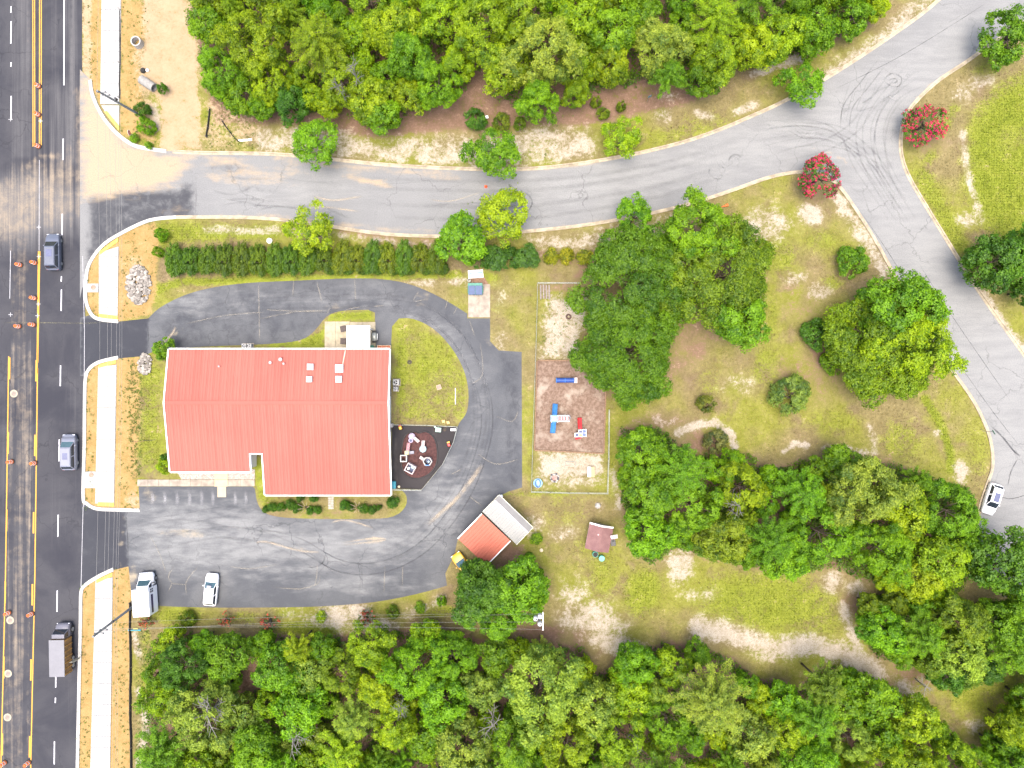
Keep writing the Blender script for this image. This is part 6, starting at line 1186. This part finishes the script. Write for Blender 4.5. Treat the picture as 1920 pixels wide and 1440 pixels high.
ORD = 'first second third fourth fifth sixth seventh eighth ninth tenth eleventh twelfth thirteenth fourteenth fifteenth sixteenth seventeenth'.split()
hx = [326, 357, 388, 420, 452, 484, 515, 546, 577, 608, 640, 668, 697, 727, 757, 788, 818]
for i, x in enumerate(hx): 
    yel_ = i in (10, 11, 13, 15); plant('hedge%d' % (1 + i % 2), 'hedge_shrub', '%s clipped hedge shrub from the main road end of the long hedge' % ORD[i], 'shrub', x, 487 - i * .35 + trng.uniform(-2, 2), 18.8, (.105, .150, .004) if yel_ else (.062 + .012 * trng.random(), .120 + .02 * trng.random(), .004), 'long clipped hedge', 1.0, sy=1.76 + trng.uniform(-.2, .16), rz=trng.uniform(-.2, .2))
    if i > 8: plant('hedge1', 'hedge_shrub', 'low front shrub below the %s shrub of the long hedge' % ORD[i], 'shrub', x + 12, 504, 12, (.055, .11, .006), 'long clipped hedge', .6, rz=.3)
for i, (x, c_) in enumerate(((905, 'D'), (930, 'D'), (958, 'D'), (988, 'D'))): plant('oakS1' if i % 2 else 'bush2', 'hedge_shrub', 'dark loose shrub, %s of four right of the hedge tree' % ('first', 'second', 'third', 'last')[i], 'shrub', x, 482, 24, (.046, .115, .008), 'dark shrubs right of the hedge tree', .85 if i % 2 == 0 else .4)
for i, x in enumerate((1032, 1064, 1096)): plant('bush1', 'hedge_shrub', 'round yellow-green clipped shrub, %s of three beside the shade tree' % ('left', 'middle', 'right')[i], 'shrub', x, 480, 17, (.185, .205, .006), 'three yellow round shrubs', 1.3)
fs = [(498, 954, 8), (510, 952, 10), (527, 952, 10), (543, 947, 11), (557, 954, 10), (580, 957, 9), (594, 957, 9), (646, 948, 11), (657, 951, 9), (681, 955, 11), (697, 955, 10), (711, 952, 6), (736, 941, 13), (563, 934, 9), (588, 934, 9)]
for i, (x, y, r) in enumerate(fs):
    lab = '%s round clipped shrub from the left in the front bed' % ORD[i] if i < 12 else ('large round shrub alone at the right end of the front bed', 'left shrub tucked under the front eave', 'right shrub tucked under the front eave')[i - 12]
    plant('bush1', 'front_shrub', lab, 'shrub', x, y, r, (.042, .115, .006), 'round shrubs in front of the building', .75 + r * .03)
for x, y, r, key, col, lab in ((307, 874, 17, 'bush2', 'L', 'bright bush at the building southwest corner'), (311, 860, 12, 'bush2', 'D', 'dark bush behind the bright southwest corner bush'), (308, 656, 24, 'bush2', 'G', 'leafy bush at the building northwest corner'), (1600, 489, 33, 'bush2', 'G', 'rounded shrub beside the branch road kerb'), (1482, 743, 42, 'spiky', (.13, .20, .03), 'spiky rosette shrub alone in the lawn'), (1535, 626, 33, 'bush2', 'D', 'dark round shrub left of the broad branch-road tree'), (1562, 680, 24, 'bush2', 'G', 'low green shrub at the foot of the broad branch-road tree'), (1326, 757, 20, 'spiky', (.12, .15, .02), 'low grassy clump in the lawn above the sand arc'), (1342, 830, 26, 'spiky', (.13, .16, .04), 'pale spiky shrub inside the sand arc'), (1006, 1012, 13, 'bush1', 'G', 'round shrub at the carport east corner'), (993, 1049, 14, 'bush1', 'G', 'round shrub on the straw bed below the carport'), (1008, 1078, 14, 'bush2', 'B', 'loose shrub beside the small tree below the carport'),
        (350, 1161, 17, 'spiky', 'O', 'olive low bush on the south verge near the shuttle van'), (600, 1157, 12, 'bush1', 'L', 'round lime bush on the sandy south verge'), (735, 1148, 14, 'spiky', 'O', 'dull yellow low bush on the sandy south verge'), (786, 1140, 12, 'bush1', 'G', 'small green bush on the south verge near the lot edge'), (828, 1128, 11, 'bush2', 'G', 'small bush beside the lot corner tree'), (890, 222, 24, 'spiky', 'D', 'dark bush at the north wood edge beside the fallen board'), (940, 230, 20, 'spiky', 'O', 'olive bush on the straw verge right of the fallen board'), (1130, 212, 14, 'spiky', 'O', 'small olive bush on the straw verge above the lime tree'), (975, 232, 14, 'spiky', 'O', 'low olive bush at the sand edge left of the lime tree'), (1118, 190, 12, 'spiky', 'O', 'small olive tuft close under the north wood'), (1165, 198, 11, 'spiky', 'O', 'small olive tuft above the lime street tree'),
        (265, 205, 16, 'bush2', 'D', 'dark weed bush at the foot of the junction pole'), (272, 235, 18, 'bush2', 'B', 'green weed bush below the junction pole'), (303, 165, 11, 'bush2', 'D', 'dark weed at the mouth of the lying pipe'), (250, 258, 10, 'bush1', 'B', 'low weed behind the stop sign'), (279, 272, 8, 'bush1', 'B', 'low weed at the junction kerb'), (302, 440, 14, 'bush2', 'B', 'rank green bush at the hedge west end, upper'), (295, 472, 11, 'bush2', 'B', 'rank green bush at the hedge west end, lower'), (1660, 1135, 20, 'bush2', 'D', 'dark bush at the field northeast corner')):
    plant(key, 'bush', lab, 'bush', x, y, r, col)
# ------------------------------------------------------------------ woods
def ordn(n): return '%d%s' % (n, 'th' if 10 < n % 100 < 14 else {1: 'st', 2: 'nd', 3: 'rd'}.get(n % 10, 'th'))
def wood(polyg, area, fixed, rmin, rmax, seed, pal, group, xlim=(-60, 1980), ylim=(-50, 1490), pine=.12):
    r = random.Random(seed); placed = [tuple(f) for f in fixed]; A = np.array(polyg); x0, x1 = max(A[:, 0].min(), xlim[0]), min(A[:, 0].max(), xlim[1]); y0, y1 = max(A[:, 1].min(), ylim[0]), min(A[:, 1].max(), ylim[1])
    for rad, tries in ((rmax, 500), ((rmax + rmin) / 2, 900), (rmin * 1.15, 1200), (rmin, 1400)):
        for _ in range(tries):
            x, y = r.uniform(x0, x1), r.uniform(y0, y1); rr_ = rad * r.uniform(.85, 1.1)
            if not bool(pip(np.array([x]), np.array([y]), polyg)[0]) or segdist(np.array([x]), np.array([y]), polyg)[0] < rr_ * .5 and 20 < y < 1420 and x < 1900: continue
            if any(math.hypot(x - a, y - b) < .74 * (rr_ + c) for a, b, c, *_ in placed): continue
            placed.append((x, y, rr_, r.choice(pal)))
    ys = sorted(p[1] for p in placed); c1_, c2_ = ys[len(ys) // 3], ys[2 * len(ys) // 3]; rows = {'upper': [], 'middle': [], 'lower': []}
    for p in placed: rows['upper' if p[1] < c1_ else 'middle' if p[1] < c2_ else 'lower'].append(p)
    tot = 0
    for rn, lst in rows.items():
        lst.sort(key=lambda p: p[0])
        for i, p in enumerate(lst):
            x, y, rr_, col = p[:4]; pn = r.random() < pine or (len(p) > 4 and p[4] == 'pine')
            key = ('pineL' if rr_ > 50 else 'pineM') if pn else r.choice(['oakL1', 'oakL2'] if rr_ > 52 else ['oakM1', 'oakM2', 'oakM3', 'fineM'] if rr_ > 36 else ['oakS1', 'oakS2'])
            if len(p) > 4 and p[4] != 'pine': key = p[4]
            plant(key, 'pine_tree' if pn else 'woodland_tree', '%s %s in the %s, %s from the left in its %s row' % (CN[col], 'pine' if pn else 'leafy tree', area, ordn(i + 1), rn), 'tree', x, y, rr_, col, group); tot += 1
    return tot
WN = [(1020, 100, 66, 'P', 'oakL2'), (905, 60, 60, 'Y'), (945, 130, 44, 'Y'), (1335, 45, 52, 'L'), (1345, 110, 46, 'Y'), (690, 185, 44, 'Y'), (715, 215, 34, 'G'), (820, 160, 42, 'B', 'fineM'), (600, 90, 58, 'Y'), (640, 150, 46, 'Y'), (480, 80, 60, 'Y'), (505, 150, 40, 'Y'), (415, 130, 44, 'B'), (450, 185, 34, 'G'), (1150, 60, 48, 'G'), (1145, 120, 38, 'Y', 'oakM3'), (1235, 85, 50, 'P'), (1250, 150, 34, 'G'), (1460, 70, 46, 'Y'), (1415, 90, 40, 'Y'), (1010, 190, 38, 'B'), (545, 190, 34, 'D'), (740, 60, 54, 'Y'), (770, 100, 46, 'G'), (1320, 145, 34, 'G'), (1530, 60, 42, 'B'), (1600, 30, 36, 'G'), (390, 45, 34, 'B')]
WS = [(1015, 1290, 76, 'P', 'oakL2'), (868, 1405, 58, 'P', 'oakL1'), (905, 1292, 40, 'P'), (645, 1400, 46, 'L'), (665, 1340, 42, 'P'), (1330, 1305, 70, 'P', 'pine'), (385, 1340, 64, 'P', 'fineM'), (640, 1260, 40, 'O'), (345, 1250, 46, 'D'), (430, 1230, 42, 'G'), (740, 1360, 42, 'Y'), (780, 1250, 56, 'B'), (850, 1230, 44, 'G', 'fineM'), (560, 1330, 52, 'B'), (520, 1250, 46, 'G'), (1190, 1245, 42, 'B'), (1180, 1300, 42, 'Y'), (1250, 1350, 46, 'B'), (1160, 1380, 50, 'Y'), (1400, 1380, 46, 'P'), (1520, 1340, 46, 'G', 'pine'), (1540, 1280, 42, 'O', 'pine'), (1480, 1360, 44, 'Y'), (1640, 1310, 46, 'G'), (1720, 1350, 44, 'Y'), (1470, 1320, 36, 'B'), (310, 1400, 50, 'G'), (480, 1400, 46, 'G'), (1060, 1400, 52, 'Y'), (960, 1400, 46, 'G')]
WE = [(1205, 850, 50, 'G', 'oakL1'), (1270, 880, 58, 'G', 'pine'), (1220, 930, 50, 'G'), (1215, 1000, 48, 'B'), (1300, 950, 52, 'G', 'fineM'), (1390, 915, 46, 'Y', 'fineM'), (1360, 1010, 50, 'O'), (1440, 1010, 52, 'B', 'pine'), (1500, 920, 46, 'B', 'pine'), (1620, 920, 66, 'P', 'oakL2'), (1690, 950, 52, 'Y'), (1540, 1000, 60, 'B', 'fineM'), (1650, 1030, 56, 'B'), (1780, 960, 54, 'G', 'fineM'), (1760, 1050, 50, 'Y'), (1580, 870, 36, 'G'), (1470, 1050, 42, 'B'), (1720, 1085, 40, 'L')]
WSE = [(1655, 1180, 44, 'B'), (1720, 1190, 44, 'B', 'pine'), (1800, 1165, 46, 'O'), (1870, 1170, 46, 'G'), (1800, 1230, 44, 'P'), (1890, 1215, 46, 'B', 'pine'), (1780, 1270, 32, 'D')]
n1 = wood(WOOD_N, 'north wood', WN, 24, 48, 5, 'YYGYBGYL', 'trees of the north wood'); n2 = wood(WOOD_S, 'south wood', WS, 24, 54, 6, 'YYGBBLPG', 'trees of the south wood'); n3 = wood(WOOD_E, 'east thicket', WE, 22, 40, 7, 'GBLYYB', 'trees of the east thicket'); n4 = wood(WOOD_SE, 'southeast thicket', WSE, 22, 40, 8, 'GBGOD', 'trees of the southeast thicket'); n5 = wood(WOOD_C, 'corner wood', [], 24, 42, 9, 'GBY', 'trees of the corner wood')
print('trees', n1, n2, n3, n4, n5)
# bare branches
def bare(seed, h, Rr, n, m=bark_pale):
    r = random.Random(seed); mb = MB(); mb.tube([(0, 0, -.05), (.15, .1, h * .5), (.1, -.1, h * .95)], .16, 7, .05)
    for i in range(n):
        z = h * r.uniform(.45, .95); a = r.uniform(0, 6.283); L = Rr * r.uniform(.5, 1); p0 = Vector((.12, 0, z)); p1 = p0 + Vector((L * .5 * math.cos(a), L * .5 * math.sin(a), r.uniform(.1, .6))); b = a + r.uniform(-.7, .7); p2 = p1 + Vector((L * .5 * math.cos(b), L * .5 * math.sin(b), r.uniform(0, .7))); mb.tube([p0, p1, p2], .075, 5, .02)
        for s in (-1, 1): e = p1 + Vector((L * .4 * math.cos(b + s * .8), L * .4 * math.sin(b + s * .8), .3)); mb.tube([p1, e], .04, 4, .012)
    return mb.mesh('branches', m, True)
bare_m = [bare(i, 11, 2.6, 15) for i in range(3)]
for i, (x, y, s, z, lab) in enumerate(((383, 1345, 1.15, 11, 'bare grey branches poking through the pale tree at the south wood west end'), (545, 1400, 1.0, 10, 'pale bare tree at the bottom edge left of the lime crown'), (925, 1365, .95, 8, 'dead grey snag beside the pale crowns of the south wood'), (748, 1335, .6, 10, 'short dead branch in the middle of the south wood'), (1390, 950, .9, 9, 'grey bare tree in the east thicket'), (655, 120, .6, 12, 'forked pale branches over the north wood'), (628, 155, .5, 11.5, 'small pale bare branches lower in the north wood'), (1195, 1405, .5, 9, 'twisted dead branch in the lower south wood'), (1740, 1290, .7, 3, 'bare brush tree on the straw slope at lower right'))):
    q = P(x, y, z); t = thing('bare_tree', lab, 'bare tree', (q.x, q.y, 0), i * 1.1); t.scale = (s, s, z / 10.5); link('branches', bare_m[i % 3], t)
stump = MB()
for k in range(7): a = k * .9; stump.tube([(0, 0, 0), (.25 * math.cos(a), .25 * math.sin(a), .7), (.8 * math.cos(a), .8 * math.sin(a) + .3, 1.5 + .1 * k)], .05, 5, .02)
sme = stump.mesh('branches', mat('twig_tan', (.40, .31, .22), .9), True)
for x, y, lab in ((575, 950, 'bare pruned shrub between the left front shrubs'), (672, 950, 'bare pruned shrub between the right front shrubs')): t = thing('bare_shrub', lab, 'bare shrub', (*G(x, y), 0)); link('branches', sme, t)
# ------------------------------------------------------------------ undergrowth, weeds, grass
def scatter_poly(rng, polyg, n, inset=10):
    A = np.array(polyg); x = rng.uniform(A[:, 0].min(), A[:, 0].max(), n * 3); y = rng.uniform(max(-60, A[:, 1].min()), min(1500, A[:, 1].max()), n * 3); ok = pip(x, y, polyg) & (segdist(x, y, polyg) > inset); return x[ok][:n], y[ok][:n]
def vnoise(x, y, s, ph): return (np.sin(x * s + ph) + np.sin(y * s * 1.13 + ph * 2) + np.sin((x + y) * s * .71 + ph * 3) + np.sin((x - y) * s * .83 + 1.7 * ph)) / 4
rng = np.random.default_rng(50); Cs, Zs = [], []
for pg, n, ph in ((WOOD_N, 6000, 1.0), (WOOD_S, 8500, 2.0), (WOOD_E, 4500, 3.0), (WOOD_SE, 2500, 4.0), (WOOD_C, 900, 5.0)):
    x, y = scatter_poly(rng, pg, n, 3); k = vnoise(x, y, .045, ph) > -.42; x, y = x[k], y[k]; h = np.clip(1.2 + 1.3 * vnoise(x, y, .06, ph + 1), .2, 2.6) * rng.uniform(.3, 1, len(x)); Cs.append(np.stack([(x - 960) * KM, (720 - y) * KM, h], -1))
for pg, n in ((WOOD_N, 5200), (WOOD_S, 5200), (WOOD_E, 4200), (WOOD_SE, 2600), (WOOD_C, 1600)):
    x, y = scatter_poly(rng, pg, n, 1); k = segdist(x, y, pg) < 24; x, y = x[k], y[k]; k = vnoise(x, y, .05, n) > -.15; x, y = x[k], y[k]
    Cs.append(np.stack([(x - 960) * KM, (720 - y) * KM, rng.uniform(.2, 2.4, len(x)) * np.clip(segdist(x, y, pg) / 14, .25, 1)], -1))
Cc = np.concatenate(Cs); Dd = unit(rng.normal(size=Cc.shape) * .5 + np.array([0, 0, 1.])); ps_, nr_, t_ = rosettes(rng, Cc, Dd, np.full(len(Cc), .5), 9, .45 + .2 * rng.normal(size=len(Cc)), .3, .6)
o = link('undergrowth', leaves_mesh('undergrowth', ps_, nr_, t_, .3, rng), None); o.color = (.075, .145, .006, 1); tag(o, 'green undergrowth covering the floor of the woods', 'undergrowth', None, 'stuff')
Cs = []
for pg, n in ((ORANGE[0][2], 60), (ORANGE[1][2], 90), (ORANGE[2][2], 110), (ORANGE[3][2], 260), (ORANGE[4][2], 420), ([(235, 690), (268, 670), (268, 895), (245, 895)], 260), ([(255, 1180), (285, 1180), (275, 1480), (250, 1480)], 200), ([(1010, 545), (1085, 545), (1085, 672), (1010, 672)], 60), ([(860, 480), (1120, 200), (1110, 180), (880, 190)], 80), ([(385, 190), (480, 220), (500, 285), (385, 285)], 90)):
    x, y = scatter_poly(rng, pg, n, 2); bad = np.zeros(len(x), bool)
    for a, b, c_, d in ((183, 228, -90, 250), (183, 226, 440, 605), (176, 222, 668, 960), (168, 214, 1060, 1500)): bad |= (x > a) & (x < b) & (y > c_) & (y < d)
    x, y = x[~bad], y[~bad]; Cs.append(np.stack([(x - 960) * KM, (720 - y) * KM, np.full(len(x), .08)], -1))
Cc = np.concatenate(Cs); ps_, nr_, t_ = rosettes(rng, Cc, np.tile([0, 0, 1.], (len(Cc), 1)), rng.uniform(.08, .34, len(Cc)), 9, .5 + .2 * rng.normal(size=len(Cc)), .16, .8)
o = link('weed_tufts', leaves_mesh('weed_tufts', ps_, nr_, t_, .16, rng, .35), None); o.color = (.085, .135, .014, 1); tag(o, 'scattered weed tufts on the straw strips and sandy ground', 'weeds', None, 'stuff')
# grass blades where the turf is green
gw = np.clip(np.maximum(W_LUSH, .22) - .9 * np.maximum.reduce([W_SAND, W_STRAW * .9, W_OR, W_DUST]), 0, 1); fx, fy = SX.ravel(), SY.ravel(); inr = (fx > -40) & (fx < 1960) & (fy > -40) & (fy < 1480)
gw = gw * inr
for pg in (main_poly, side_poly, lot_outer + lot_inner, [(1002, 675), (1138, 675), (1134, 850), (1000, 850)], [(735, 797), (857, 801), (832, 867), (790, 918), (735, 916)], [(607, 601), (737, 601), (737, 660), (607, 660)], [(305, 655), (738, 655), (738, 915), (305, 915)], [(876, 500), (920, 500), (920, 598), (876, 598)], [(258, 880), (480, 880), (480, 914), (258, 914)]):
    gw[pip(fx, fy, pg) | (segdist(fx, fy, pg) < 6)] = 0
idx = rng.choice(len(gw), 90000, p=gw / gw.sum()); gpos = np.stack([GX.ravel()[idx], GY.ravel()[idx], np.full(len(idx), .05)], -1) + np.concatenate([rng.uniform(-.25, .25, (len(idx), 2)), rng.uniform(0, .05, (len(idx), 1))], 1)
gn = unit(rng.normal(size=gpos.shape) * .8 + np.array([0, 0, .8])); lw = W_LUSH[idx]
for nm, sel, c_ in (('green_grass', lw > .45, (.145, .178, .014)), ('dry_grass', lw <= .45, (.175, .15, .065))):
    o = link(nm, leaves_mesh(nm, gpos[sel], gn[sel], .5 + .25 * rng.normal(size=sel.sum()), .17, rng, .3), None); o.color = (*c_, 1); tag(o, 'short green turf of the lawns' if nm == 'green_grass' else 'dry tan grass thinly covering the open ground', 'grass', None, 'stuff')
